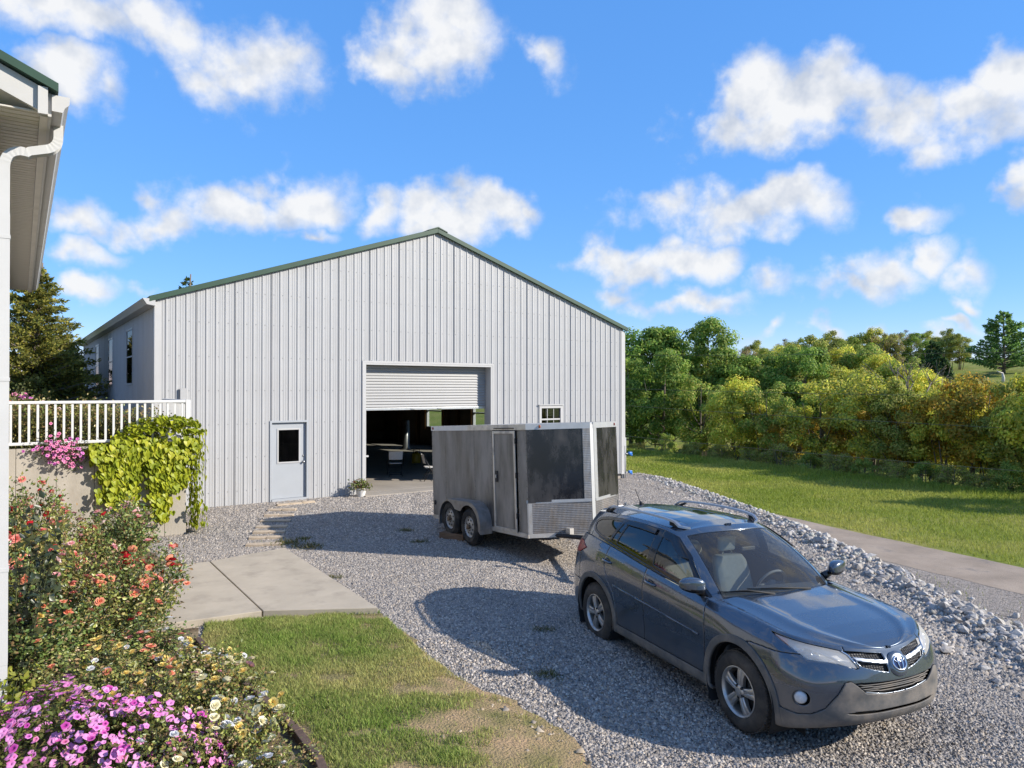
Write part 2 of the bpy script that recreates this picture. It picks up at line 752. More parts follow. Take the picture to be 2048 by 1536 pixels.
def gravel_mat(name, tint):
    """crushed stone too small to build: voronoi cells of mixed greys with matching relief"""
    m = bpy.data.materials.new(name)
    m.use_nodes = True
    nt = m.node_tree
    b = nt.nodes['Principled BSDF']
    N = nt.nodes.new
    L = nt.links.new
    b.inputs['Roughness'].default_value = 0.9
    b.inputs['Specular IOR Level'].default_value = 0.2
    g = N('ShaderNodeNewGeometry')
    v = N('ShaderNodeTexVoronoi')
    v.inputs['Scale'].default_value = 34
    L(g.outputs['Position'], v.inputs['Vector'])
    r = N('ShaderNodeValToRGB')
    e = r.color_ramp.elements
    e[0].position = 0.0
    e[0].color = tuple(x * t for x, t in zip((.14, .135, .13), tint)) + (1,)
    e[1].position = 1.0
    e[1].color = tuple(x * t for x, t in zip((.46, .44, .44), tint)) + (1,)
    for p, c in ((.3, (.28, .265, .26)), (.6, (.35, .33, .32)), (.8, (.36, .33, .30))):
        k = e.new(p)
        k.color = tuple(x * t for x, t in zip(c, tint)) + (1,)
    sp = N('ShaderNodeSeparateColor')
    L(v.outputs['Color'], sp.inputs[0])
    L(sp.outputs[0], r.inputs[0])
    n = N('ShaderNodeTexNoise')
    n.inputs['Scale'].default_value = 0.8
    n.inputs['Detail'].default_value = 5
    L(g.outputs['Position'], n.inputs['Vector'])
    mr = N('ShaderNodeMapRange')
    mr.inputs['From Min'].default_value = 0.3
    mr.inputs['From Max'].default_value = 0.7
    mr.inputs['To Min'].default_value = 0.82
    mr.inputs['To Max'].default_value = 1.08
    L(n.outputs['Fac'], mr.inputs['Value'])
    mx = N('ShaderNodeMix')
    mx.data_type = 'RGBA'
    mx.blend_type = 'MULTIPLY'
    mx.inputs['Factor'].default_value = 1
    L(r.outputs[0], mx.inputs['A'])
    L(mr.outputs[0], mx.inputs['B'])
    L(mx.outputs['Result'], b.inputs['Base Color'])
    bp = N('ShaderNodeBump')
    bp.invert = True
    bp.inputs['Strength'].default_value = 1.0
    bp.inputs['Distance'].default_value = 0.03
    L(v.outputs['Distance'], bp.inputs['Height'])
    L(bp.outputs[0], b.inputs['Normal'])
    return m


M_FIELD = ground_mat('pasture_soil', (.15, .185, .028), (.20, .225, .042), (.28, .255, .075), 1.1, 0.35)
M_SOIL = ground_mat('bare_soil', (.38, .26, .15), (.28, .215, .11), (.17, .155, .06), 5.0, 2.4, 0.9, 45)
M_BED = ground_mat('mulch', (.10, .07, .042), (.16, .115, .07), (.24, .19, .12), 14.0, 3.0, 1.0, 30)
M_GRAVEL = gravel_mat('crushed_limestone', (.85, .82, .78))
M_SHOULDER = gravel_mat('dusty_gravel', (1.05, .97, .86))

# one sheet to the horizon
xs = np.concatenate([-np.geomspace(1500, 16, 40), np.linspace(-15.5, 26, 150), np.geomspace(26.5, 1500, 46)])
ys = np.concatenate([-np.geomspace(300, 6, 12), np.linspace(-5, 60, 170), np.geomspace(61, 2500, 46)])
P, Q = grid_np(xs, ys)
ground = link('ground', mesh_np('ground', np.column_stack([P, hgt(P) - 0.012]), Q, True), None, M_FIELD)
tag(ground, 'grassy ground reaching to the hills', None, None, 'structure')

LAWN = [(-3.82, 9.03), (-3.2, 9.25), (-1.73, 9.5), (-1.35, 8.75), (-1.05, 8.2), (-.6, 7.45), (-.05, 6.9), (.42, 6.45), (.62, 5.9), (.85, 5.4),
        (1.2, 4.4), (1.6, 2.5), (-.4, 2.5), (-1.2, 5.0), (-1.47, 5.6), (-1.77, 6.06), (-2.38, 6.84), (-2.97, 7.5), (-3.58, 8.31)]
BED = [(-3.62, 8.31), (-2.99, 7.48), (-2.40, 6.82), (-1.79, 6.04), (-1.49, 5.58), (-1.22, 5.0), (-.42, 2.5), (-6, 2.2), (-8.0, 6.2), (-6.6, 7.42), (-3.80, 8.86)]
BED2 = [(-5.48, 11.85), (-8.35, 9.3), (-12.2, 11.25), (-7.15, 14.75), (-6.75, 13.4)]


def sheet(name, poly, mat, off, res, jag=0.0, jscale=3.0, kind='structure', label=None, extra=None):
    pl = np.array(poly)
    lo, hi = pl.min(0) - 0.3, pl.max(0) + 0.3
    P, Q = grid_np(np.arange(lo[0], hi[0] + res, res), np.arange(lo[1], hi[1] + res, res))
    sd = loop_dist(P, poly) * np.where(in_poly(P, poly), -1, 1)
    if jag:
        sd = sd + jag * (vnoise(P, jscale, 5, 4) - 0.5) * 2
    V, T = clip_iso(np.column_stack([P, np.zeros(len(P))]), tri(Q), sd)
    V[:, 2] = hgt(V[:, :2]) + off
    if extra is not None:
        V[:, 2] += extra(V[:, :2])
    o = link(name, mesh_np(name, V, T, True), None, mat)
    return tag(o, label, None, None, kind)


# gravel drive: everything on the filled pad in front of and beside the barn
PAD = [(-9.2, 14.0), (-9.5, 16.5), (4.6, 26.9), (5.6, 25.2), (6.3, 21.6), (6.85, 17.6), (6.95, 13), (6.6, 8.3), (6.1, 2), (5.8, -6), (-1.0, -6), (-6, 2), (-9.5, 7.5), (-12, 11)]
sheet('gravel_drive', PAD, M_GRAVEL, 0.0, 0.30, 0.12, 1.2, label='grey crushed stone drive in front of the barn')
sheet('lawn', LAWN, M_SOIL, 0.010, 0.08, 0.16, 3.2, label='patchy lawn island with bare soil',
      extra=lambda P: 0.02 * smoothstep(0, .5, loop_dist(P, LAWN)) + .02 * vnoise(P, 1.5, 3))
sheet('flower_bed', BED, M_BED, 0.014, 0.12, 0.05, 2.0, label='mulched flower bed beside the house',
      extra=lambda P: 0.10 * smoothstep(0, .6, loop_dist(P, BED)) + .05 * vnoise(P, 1.5, 9))

sheet('wall_bed', BED2, M_BED, 0.014, 0.12, 0.05, 2.0, label='mulched flower bed along the concrete wall',
      extra=lambda P: 0.08 * smoothstep(0, .6, loop_dist(P, BED2)))

# narrow asphalt road below the bank
ROAD_C = [(26, -14), (20, 0), (15.6, 10.2), (12.2, 17.3), (10.5, 21.0), (9.0, 24.6), (6.5, 30.5), (2.0, 41), (-4, 54), (-20, 82)]


def dense(pts, step):
    o = []
    for a, b in zip(pts[:-1], pts[1:]):
        n = max(1, int(math.dist(a, b) / step))
        for k in range(n):
            o.append((a[0] + (b[0] - a[0]) * k / n, a[1] + (b[1] - a[1]) * k / n))
    o.append(pts[-1])
    o = np.array(o)
    for _ in range(6):
        o[1:-1] = (o[:-2] + 2 * o[1:-1] + o[2:]) / 4
    return o


def ribbon(name, line, o0, o1, off, mat, label, wob=0.0, nx=5):
    c = dense(line, 0.6)
    t = np.gradient(c, axis=0)
    t /= np.linalg.norm(t, axis=1)[:, None]
    nrm = np.stack([t[:, 1], -t[:, 0]], 1)
    rows = []
    for k in range(nx):
        w = k / (nx - 1)
        o = o0 + (o1 - o0) * w
        j = wob * (vnoise(c + 31 * k, 1.1, 17) - .5) * 2 if k in (0, nx - 1) else 0
        p = c + nrm * (np.full(len(c), o) + j)[:, None]
        rows.append(np.column_stack([p, hgt(p) + off]))
    V = np.concatenate(rows)
    i = np.arange(len(V)).reshape(nx, len(c))
    Q = np.stack([i[:-1, :-1].ravel(), i[:-1, 1:].ravel(), i[1:, 1:].ravel(), i[1:, :-1].ravel()], 1)
    o = link(name, mesh_np(name, V, Q, True), None, mat)
    bm = bmesh.new()
    bm.from_mesh(o.data)
    bmesh.ops.recalc_face_normals(bm, faces=bm.faces)
    if sum(f.normal.z for f in bm.faces) < 0:
        bmesh.ops.reverse_faces(bm, faces=bm.faces)
    bm.to_mesh(o.data)
    bm.free()
    return tag(o, label, None, None, 'structure')


M_ASPHALT = pm('weathered_asphalt', (.38, .305, .235), .95, var=.3, vscale=1.1, bump=.6, bscale=60, spec=.2,
               mottle=((.14, .13, .125), 2.2, .56, .72, .7))
ribbon('asphalt_road', ROAD_C, -1.4, 1.15, 0.013, M_ASPHALT, 'narrow weathered grey asphalt road below the bank', .10, 7)
ribbon('gravel_shoulder', ROAD_C, -4.4, -1.15, 0.008, M_SHOULDER, 'dusty gravel shoulder along the road', .35, 7)

# ---- crushed stone pieces of the drive: angular chips, one object
def tone(P):
    """dusty and washed patches, and paler packed wheel tracks curving from the car to the barn door"""
    t = .86 + .30 * vnoise(P, .55, 12, 4)
    trk = [(3.4, 2), (1.9, 9), (.4, 13), (-1.6, 17), (-2.4, 21)]
    d = np.abs(np.abs(poly_sd(P, trk)) - .8)
    t = t + .13 * np.exp(-(d / .28) ** 2)
    return t[:, None] * np.array([1.0, .935, .835])


def chips(P, size, name, mat, pal, zoff=0.0, seed=1):
    r = np.random.default_rng(seed)
    n = len(P)
    ang = r.uniform(0, 2 * np.pi, n)
    k = 5
    base = np.linspace(0, 2 * np.pi, k, endpoint=False)
    th = ang[:, None] + base[None] + r.uniform(-.35, .35, (n, k))
    rad = size[:, None] * r.uniform(.6, 1.15, (n, k))
    z0 = hgt(P) + zoff
    V = np.zeros((n, k + 2, 3))
    V[:, :k, 0] = P[:, :1] + rad * np.cos(th)
    V[:, :k, 1] = P[:, 1:] + rad * np.sin(th)
    V[:, :k, 2] = z0[:, None] - .004 + size[:, None] * r.uniform(-.2, .25, (n, k))
    off = r.uniform(-.35, .35, (n, 2, 2)) * size[:, None, None]
    hh = size[:, None] * r.uniform(.45, .95, (n, 2))
    V[:, k:, 0] = P[:, :1] + off[:, :, 0]
    V[:, k:, 1] = P[:, 1:] + off[:, :, 1]
    V[:, k:, 2] = z0[:, None] + hh
    a, b = k, k + 1
    # the near chips have a ridge on top, the farther ones a single corner
    full = np.hypot(P[:, 0], P[:, 1]) < 8.6
    V[~full, 1] = (V[~full, 0] + V[~full, 2]) / 2
    Fl = np.array([(0, 1, a), (1, 2, a), (2, b, a), (2, 3, b), (3, 4, b), (4, a, b), (4, 0, a)])
    Fs = np.array([(0, 2, a), (2, 3, a), (3, 4, a), (4, 0, a)])
    base_i = np.arange(n) * (k + 2)
    F = np.concatenate([(Fl[None] + base_i[full][:, None, None]).reshape(-1, 3), (Fs[None] + base_i[~full][:, None, None]).reshape(-1, 3)])
    used = np.zeros(n * (k + 2), bool)
    used[F.ravel()] = True
    remap = np.cumsum(used) - 1
    F = remap[F]
    pal = np.array(pal)
    c = pal[r.integers(0, len(pal), n)] * r.uniform(.78, 1.15, (n, 1)) * tone(P)
    c = np.repeat(c, k + 2, axis=0)
    return link(name, mesh_np(name, V.reshape(-1, 3)[used], F, False, c[used]), None, mat)


M_CHIP = pm('stone_chip', (.3, .3, .3), .88, attr='Col', spec=.25)
CHIP_PAL = [(.33, .315, .31), (.39, .375, .365), (.255, .245, .245), (.45, .43, .41), (.29, .28, .28), (.37, .325, .28), (.50, .47, .44), (.205, .20, .205), (.35, .335, .335)]
WALK = [(-4.07, 13.0), (-1.74, 9.43), (-3.2, 9.30), (-3.78, 9.0), (-6.5, 7.6), (-8.2, 9.2), (-5.37, 11.73), (-5.0, 12.0)]


def scatter(lo, hi, n, seed):
    r = np.random.default_rng(seed)
    return np.column_stack([r.uniform(lo[0], hi[0], n), r.uniform(lo[1], hi[1], n)])


BARN_TH = math.atan(1009 / 1450)
BU = np.array([math.cos(BARN_TH), math.sin(BARN_TH)])
BN = np.array([-math.sin(BARN_TH), math.cos(BARN_TH)])
BC = np.array([-8.52, 17.33])


def barn_pt(t, s):
    return BC + BU * t + BN * s


def on_gravel(P):
    d = poly_sd(P, CREST)
    ok = (d < 0.6) & ((P - BC) @ BN < -0.02)
    ok &= ~in_poly(P, WALK)
    li = in_poly(P, LAWN)
    ok &= ~(li & (loop_dist(P, LAWN) > .10 + .22 * vnoise(P, 2.2, 8)))
    ok &= ~(in_poly(P, BED) & (loop_dist(P, BED) > .05))
    ok &= ~(in_poly(P, BED2) & (loop_dist(P, BED2) > .12))
    return ok


def in_view(P, m=.06):
    q = P[:, 0] / np.maximum(P[:, 1], .1)
    return (np.abs(q) < .706 + m) & (P[:, 1] > 5.0)


pts = scatter((-9, 5), (7, 14), 270000, 21)
pts = pts[on_gravel(pts) & in_view(pts)]
pts2 = scatter((-9, 14), (7, 27), 120000, 22)
pts2 = pts2[on_gravel(pts2) & in_view(pts2)]
PG = np.concatenate([pts, pts2])
sz = np.concatenate([RNG.uniform(.010, .026, len(pts)), RNG.uniform(.016, .032, len(pts2))])
gv = chips(PG, sz, 'gravel', M_CHIP, CHIP_PAL)
tag(gv, 'loose grey crushed stone chips covering the drive', 'gravel', None, 'stuff')

# ---- grass blades
def blades(P, z, h, w, cols, name, mat, seed=3, lean=.5):
    r = np.random.default_rng(seed)
    n = len(P)
    a = r.uniform(0, 2 * np.pi, n)
    dx, dy = np.cos(a), np.sin(a)
    b = r.uniform(0, 2 * np.pi, n)
    lx, ly = np.cos(b) * h * lean * r.uniform(.2, 1, n), np.sin(b) * h * lean * r.uniform(.2, 1, n)
    V = np.zeros((n, 5, 3))
    for i, (sgn, f, hh) in enumerate(((-1, 0, 0), (1, 0, 0), (-.7, .35, .55), (.7, .35, .55), (0, 1, 1))):
        V[:, i, 0] = P[:, 0] + dx * w * sgn + lx * f
        V[:, i, 1] = P[:, 1] + dy * w * sgn + ly * f
        V[:, i, 2] = z + h * hh
    Fl = np.array([(0, 1, 3), (0, 3, 2), (2, 3, 4)])
    F = (Fl[None] + (np.arange(n) * 5)[:, None, None]).reshape(-1, 3)
    return link(name, mesh_np(name, V.reshape(-1, 3), F, False, np.repeat(cols, 5, axis=0)), None, mat)


M_BLADE = pm('grass_blade', (.1, .14, .03), .75, attr='Col', spec=.25, transl=.35)
BARE = [(.18, 7.35, .55, .28), (-.35, 6.45, .35, .22), (.1, 5.9, .3, .25), (-.75, 6.3, .25, .12), (.65, 6.1, .28, .5), (-.15, 7.6, .2, .3), (-.7, 5.55, .3, .12), (.45, 5.45, .4, .2),
        (-.95, 7.0, .3, .12), (.2, 6.4, .25, .15), (-1.6, 9.3, .5, .12),
        (-1.2, 6.15, .35, .12), (-.5, 7.15, .3, .14), (-.2, 5.3, .45, .16), (-1.75, 7.3, .25, .1), (-.75, 8.0, .22, .16), (.05, 6.75, .3, .12)]
LP = scatter((-4, 4.6), (1.6, 9.7), 330000, 31)
LP = LP[in_poly(LP, LAWN) & in_view(LP)]
cl = vnoise(LP, 4.5, 47, 3)
dens = vnoise(LP, 1.6, 41, 4) * .8 + (cl - .5) * 1.1 + .42 + .30 * smoothstep(.2, -1.6, LP[:, 0] + .35 * (LP[:, 1] - 7))
for (bx, by, ba, bb) in BARE:
    q = ((LP[:, 0] - bx) / ba) ** 2 + ((LP[:, 1] - by) / bb) ** 2
    dens -= .95 * np.exp(-q * .9)
edge = loop_dist(LP, LAWN)
dens *= .25 + .75 * smoothstep(-.02, .3, edge + .25 * (vnoise(LP, 4, 44) - .4) + .45 * smoothstep(6.2, 7.4, LP[:, 1]))
keep = RNG.uniform(0, 1, len(LP)) < np.clip((dens - .22) * 1.35, .035, 1) ** 1.4
keep &= edge > -.02 + .05 * vnoise(LP, 6, 46)
LP = LP[keep]
cl = cl[keep]
nb = len(LP)
dry = np.clip(vnoise(LP, 1.1, 52, 3) * 1.7 - .40 + .34 * smoothstep(-1.8, .8, LP[:, 0]), 0, 1)
mixf = np.clip(dry + RNG.uniform(-.3, .3, nb), 0, 1)[:, None]
gcol = np.array([.135, .20, .036]) * (1 - mixf) + np.array([.33, .29, .12]) * mixf
gcol *= RNG.uniform(.7, 1.35, (nb, 1)) * (1.45 + .5 * (cl[:, None] - .5))
lz = hgt(LP) + .008 + .02 * smoothstep(0, .5, loop_dist(LP, LAWN)) + .02 * vnoise(LP, 1.5, 3)
lawn_grass = blades(LP, lz, RNG.uniform(.018, .058, nb) * (1.15 - .45 * mixf[:, 0]) * (.55 + .9 * cl), RNG.uniform(.0022, .0042, nb), gcol, 'lawn_grass', M_BLADE, 3, .8)
tag(lawn_grass, 'short green and straw coloured grass of the lawn island', 'grass', None, 'stuff')

ROAD_D = dense(ROAD_C, .6)
FP = scatter((-6, 12), (30, 62), 430000, 61)
FP = FP[in_view(FP, .22)]
rd = poly_sd(FP, [tuple(p) for p in ROAD_D])
tl = poly_sd(FP, TREELINE)
okf = (np.abs(rd + .3) > 1.5 + .25 * vnoise(FP, 1.5, 4)) & (poly_sd(FP, CREST) > 2.4) & (tl < 2.5)
# the side of the road nearest the bank is mostly dusty shoulder
okf &= ~((rd < 0) & (rd > -4.0) & (RNG.uniform(0, 1, len(FP)) < .95))
dn = 30.0 / np.maximum(FP[:, 1], 12)
okf &= RNG.uniform(0, 1, len(FP)) < np.clip(dn, 0, 1) ** 1.1
FP = FP[okf]
nb = len(FP)
tl = poly_sd(FP, TREELINE)
m2 = np.clip(vnoise(FP, .35, 71, 4) * 1.5 - .45 + RNG.uniform(-.2, .2, nb), 0, 1)[:, None]
fc = np.array([.22, .275, .036]) * (1 - m2) + np.array([.42, .40, .10]) * m2
fc *= RNG.uniform(.8, 1.4, (nb, 1))
hh = RNG.uniform(.05, .12, nb) * (1 + 1.6 * smoothstep(-2.5, .5, tl))
field_grass = blades(FP, hgt(FP) - .01, hh, RNG.uniform(.007, .014, nb) * np.clip(FP[:, 1] / 26, .6, 2), fc, 'field_grass', M_BLADE, 8, .8)
tag(field_grass, 'mown green grass between the road and the trees', 'grass', None, 'stuff')

# small stones lying on the bare soil
sp_ = scatter((-1.6, 4.8), (1.6, 9.4), 1500, 95)
sp_ = sp_[in_poly(sp_, LAWN) & (RNG.uniform(0, 1, len(sp_)) < smoothstep(-1.6, .6, sp_[:, 0]))]
o = chips(sp_, RNG.gamma(2.0, .006, len(sp_)) + .005, 'soil_stones', M_CHIP, [(.42, .36, .28), (.36, .32, .28), (.48, .42, .34), (.3, .25, .19)], .03, 6)
tag(o, 'small tan stones lying on the bare soil of the lawn', 'stones', None, 'stuff')

# ---- concrete walk: two slabs with a joint
M_CONC = pm('broom_concrete', (.46, .395, .305), .9, var=.16, vscale=2.2, bump=.12, bscale=120, spec=.2, mottle=((.25, .215, .17), 2.6, .52, .78, .7), stretch=(1, 1, 1))


def slab(name, poly, top, thick, parent):
    mb = MB()
    mb.prism([(x, y, top - thick) for x, y in poly], (0, 0, thick))
    return mb.build(name, M_CONC, parent, bevel=.008)


walk = link('concrete_walk', None)
tag(walk, 'pale concrete walk of angled slabs by the lawn', None, None, 'structure')
slab('slab', [(-4.07, 13.0), (-1.74, 9.43), (-3.19, 9.31), (-4.985, 11.99)], .098, .16, walk)
slab('slab', [(-5.0, 11.98), (-3.205, 9.305), (-3.78, 9.0), (-6.5, 7.6), (-8.2, 9.2), (-5.37, 11.73)], .096, .16, walk)

# stepping pavers from the walk to the barn's side door
M_PAVER = pm('paver_stone', (.52, .42, .31), .9, var=.25, vscale=6, bump=.3, bscale=60, spec=.2)
PV = [(528, 1091, 2), (534, 1077, 2), (539, 1066, 2), (545, 1055, 2), (552, 1043, 2), (559, 1032, 2), (565, 1021, 2), (592, 1008, 3)]
pav_me = None
row_names = ['nearest the concrete walk', 'second row from the concrete walk', 'third row from the concrete walk', 'fourth row from the concrete walk',
             'fifth row, at the tip of the trailer shadow', 'sixth row, just past the shadow', 'seventh row, one short of the door', 'last row at the side door']
for ri, (px, py, cnt) in enumerate(PV):
    dep = CAM_H * 1450.0 / (py - 779)
    cx = (px - 1024) / 1450.0 * dep
    for k in range(cnt):
        off = (k - (cnt - 1) / 2) * .335
        rr = random.Random(ri * 10 + k)
        mb = MB()
        w, d = .16, .085
        mb.box(-w, w, -d, d, -.03, .03)
        o = mb.build('paver', M_PAVER, bevel=.006)
        a = R(6) if ri < 7 else BARN_TH
        o.location = (cx + off * math.cos(a) + rr.uniform(-.015, .015), dep + off * math.sin(a) + rr.uniform(-.015, .015), .012 + rr.uniform(-.004, .006))
        o.rotation_euler = (rr.uniform(-.02, .02), rr.uniform(-.02, .02), a + rr.uniform(-.06, .06))
        side = ('left' if k == 0 else ('right' if k == cnt - 1 else 'middle'))
        tag(o, 'tan stepping paver, %s one of the %s' % (side, row_names[ri] if ri else 'row nearest the concrete walk'), 'paver', 'stepping pavers to the side door')

# ---- riprap bank
def rock_mesh(name, seed, sub=1):
    r = random.Random(seed)
    bm = bmesh.new()
    bmesh.ops.create_icosphere(bm, subdivisions=sub, radius=1)
    for _ in range(7):
        d = Vector((r.gauss(0, 1), r.gauss(0, 1), r.gauss(0, 1))).normalized()
        c = r.uniform(.45, .8)
        for v in bm.verts:
            k = v.co.dot(d)
            if k > c:
                v.co -= d * (k - c)
    s = Vector((r.uniform(.8, 1.3), r.uniform(.7, 1.0), r.uniform(.5, .8)))
    for v in bm.verts:
        v.co = Vector((v.co.x * s.x, v.co.y * s.y, v.co.z * s.z)) * (1 + r.uniform(-.06, .06))
    me = bpy.data.meshes.new(name)
    bm.to_mesh(me)
    bm.free()
    return me


M_ROCKS = [pm('limestone_a', (.47, .43, .385), .9, var=.35, vscale=4, bump=.4, bscale=14, spec=.2),
           pm('limestone_b', (.39, .36, .33), .9, var=.35, vscale=4, bump=.4, bscale=14, spec=.2),
           pm('limestone_c', (.52, .485, .44), .9, var=.3, vscale=4, bump=.4, bscale=14, spec=.2)]
rock_me = []
for k in range(12):
    me = rock_mesh('stone', 100 + k)
    me.materials.append(M_ROCKS[k % 3])
    rock_me.append(me)
bank = link('rock_bank', None)
tag(bank, 'bank of broken limestone between drive and road', None, None, 'structure')
rr = np.random.default_rng(77)
cr = dense(CREST[:7], .25)
tg = np.gradient(cr, axis=0)
tg /= np.linalg.norm(tg, axis=1)[:, None]
nr = np.stack([tg[:, 1], -tg[:, 0]], 1)
cand = []
for _ in range(17000):
    i = rr.integers(0, len(cr))
    y = cr[i, 1]
    if y < 5 or rr.uniform() > .25 + .75 * smoothstep(27, 12, y):
        continue
    wid = 2.9 * smoothstep(26.5, 14, y) + .45
    d = rr.uniform(-.05, wid) if rr.uniform() > .07 else rr.uniform(-.8, wid + .5)
    s = min(.14, .022 + rr.gamma(2.0, .018)) * (.75 + .25 * smoothstep(26, 14, y))
    p = cr[i] + nr[i] * d + rr.uniform(-.1, .1, 2)
    cand.append((p[0], p[1], s))
cand = np.array(cand)
cand = cand[in_view(cand[:, :2], .05)]
cz = hgt(cand[:, :2])
order = np.argsort(-cand[:, 2] / cand[:, 1])
sV, sF, sC = [], [], []
base_tri = []
for me in rock_me:
    v = np.array([tuple(q.co) for q in me.vertices])
    f = np.array([tuple(q.vertices) for q in me.polygons])
    base_tri.append((v, f))
nv = 0
for rank, i in enumerate(order):
    x, y, s = cand[i]
    k = int(rr.integers(0, 12))
    e = (rr.uniform(-.5, .5), rr.uniform(-.5, .5), rr.uniform(0, 6.28))
    if rank < 300:
        o = bpy.data.objects.new('stone', rock_me[k])
        COL.objects.link(o)
        o.parent = bank
        o.location = (x, y, cz[i] + s * .32)
        o.rotation_euler = e
        o.scale = (s, s, s)
    else:
        from mathutils import Euler
        Rm = np.array(Euler(e).to_matrix())
        v, f = base_tri[k]
        sV.append((v * s) @ Rm.T + np.array([x, y, cz[i] + s * .25]))
        sF.append(f + nv)
        g = rr.choice([.34, .40, .46, .30, .50]) * rr.uniform(.85, 1.15)
        sC.append(np.tile([g, g * rr.uniform(.92, .97), g * rr.uniform(.80, .92)], (len(v), 1)))
        nv += len(v)
o = link('small_stones', mesh_np('small_stones', np.concatenate(sV), np.concatenate(sF), False, np.concatenate(sC)), bank, pm('limestone_bits', (.35, .35, .35), .9, attr='Col', spec=.2))
o['kind'] = 'stuff'
BP = cand[:, :2]
scp = scatter((4.4, 5), (9.5, 27), 50000, 91)
dd = poly_sd(scp, CREST)
scp = scp[(dd > -.6) & (dd < 3.6) & in_view(scp)]
o = chips(scp, RNG.uniform(.02, .06, len(scp)), 'bank_rubble', M_CHIP, CHIP_PAL, 0, 5)
o.parent = bank
o['kind'] = 'stuff'

# ================================================================ barn
M_SIDING = pm('white_grey_siding', (.40, .40, .40), .42, metal=.0, var=.05, vscale=1.5, spec=.4, mottle=((.33, .32, .305), .9, .52, .85, .3))
M_TRIMW = pm('white_trim', (.46, .455, .445), .45, var=.06, vscale=2, spec=.4)
M_GREEN = pm('green_roof_metal', (.020, .060, .032), .55, var=.2, vscale=3, spec=.5)
M_DOORW = pm('white_door_paint', (.36, .38, .40), .5, var=.05, vscale=2)
M_WOOD = pm('barn_timber', (.17, .10, .055), .8, var=.4, vscale=3, bump=.3, bscale=20, stretch=(4, 4, .6))
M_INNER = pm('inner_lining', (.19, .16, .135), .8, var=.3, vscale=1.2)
M_SLAB = pm('barn_floor_concrete', (.36, .32, .27), .85, var=.2, vscale=1.2, bump=.1, bscale=80, spec=.3, mottle=((.26, .22, .18), .8, .55, .8, .6))
M_DARK = pm('dark_rubber', (.012, .012, .013), .6)
M_STEEL = pm('dull_steel', (.42, .42, .42), .4, metal=.9, var=.2, vscale=8)
M_GLASSW = glass('window_glass', (.86, .90, .90), .01, 1.2)
M_GLASSD = pm('dark_pane', (.012, .014, .017), .06, spec=.8)
M_PINE = pm('new_pine', (.48, .27, .11), .7, var=.25, vscale=5)
M_ALU = pm('aluminium', (.62, .62, .62), .35, metal=.85, var=.12, vscale=6)
M_SLAT = pm('rollup_slat_paint', (.335, .335, .33), .4, var=.05, vscale=2)

BW, BL, EAVE, PEAK = 15.24, 20.0, 5.12, 7.66
barn = thing('metal_barn', 'large light grey ribbed metal barn with green roof edges and open roll-up door', 'barn', (BC[0], BC[1], 0), BARN_TH)


def roof_z(x):
    return EAVE + (PEAK - EAVE) * (1 - abs(x - BW / 2) / (BW / 2))


OPEN = [(5.316, 9.60, -.1, 3.68), (2.70, 3.72, -.1, 2.11), (11.50, 12.38, 1.52, 2.36)]


def rib_profile(x0, x1, ribs=.2286):
    """break points (x, depth) of one ribbed sheet; ribs stand towards -depth"""
    pts = []
    k = math.ceil((x0 - 1e-6) / ribs)
    xs = {round(x0, 4): 0.0, round(x1, 4): 0.0}
    c = k * ribs
    while c < x1 + .001:
        for dx, dd in ((-.030, 0), (-.014, -.020), (.014, -.020), (.030, 0), (.085, 0), (.092, -.005), (.104, -.005), (.111, 0), (.142, 0), (.149, -.005), (.161, -.005), (.168, 0)):
            q = c + dx
            if x0 < q < x1:
                xs[round(q, 4)] = dd
        c += ribs
    return sorted(xs.items())


def ribbed_sheet(name, x0, x1, top, opens, to3, parent, mat, zbot=-.08):
    prof = rib_profile(x0, x1)
    xsx = [p[0] for p in prof]
    ds = [p[1] for p in prof]
    for (a, b, _, _) in opens:
        for q in (a, b):
            if x0 < q < x1 and all(abs(q - e) > .0005 for e in xsx):
                d = float(np.interp(q, xsx, ds))
                i = int(np.searchsorted(xsx, q))
                xsx.insert(i, q)
                ds.insert(i, d)
    for q in (BW / 2,):
        if top is roof_z and x0 < q < x1 and all(abs(q - e) > .0005 for e in xsx):
            d = float(np.interp(q, xsx, ds))
            i = int(np.searchsorted(xsx, q))
            xsx.insert(i, q)
            ds.insert(i, d)
    mb = MB()
    for i in range(len(xsx) - 1):
        a, b = xsx[i], xsx[i + 1]
        m = (a + b) / 2
        segs = [(zbot, None)]
        for (o0, o1, z0, z1) in opens:
            if o0 - 1e-4 < m < o1 + 1e-4:
                segs = ([(zbot, z0)] if z0 > zbot + .05 else []) + [(z1, None)]
        for (s0, s1) in segs:
            za = top(a) if s1 is None else s1
            zb = top(b) if s1 is None else s1
            mb.quad(to3(a, ds[i], s0), to3(b, ds[i + 1], s0), to3(b, ds[i + 1], zb), to3(a, ds[i], za))
    return mb.build(name, mat, parent, fix=False)


x = 0.0
while x < BW - .01:
    x1 = min(x + .9144, BW)
    ribbed_sheet('siding_panel', x, x1, roof_z, OPEN, lambda a, d, z: (a, d, z), barn, M_SIDING)
    x = x1
SIDEW = [(4.4 - .62, 4.4 + .62, 3.08, 4.66), (9.09 - .62, 9.09 + .62, 3.08, 4.66), (13.6 - .62, 13.6 + .62, 3.08, 4.66)]
y = 0.0
while y < BL - .01:
    y1 = min(y + .9144, BL)
    ribbed_sheet('siding_panel', y, y1, lambda q: EAVE, SIDEW, lambda a, d, z: (d, a, z), barn, M_SIDING, .8)
    y = y1
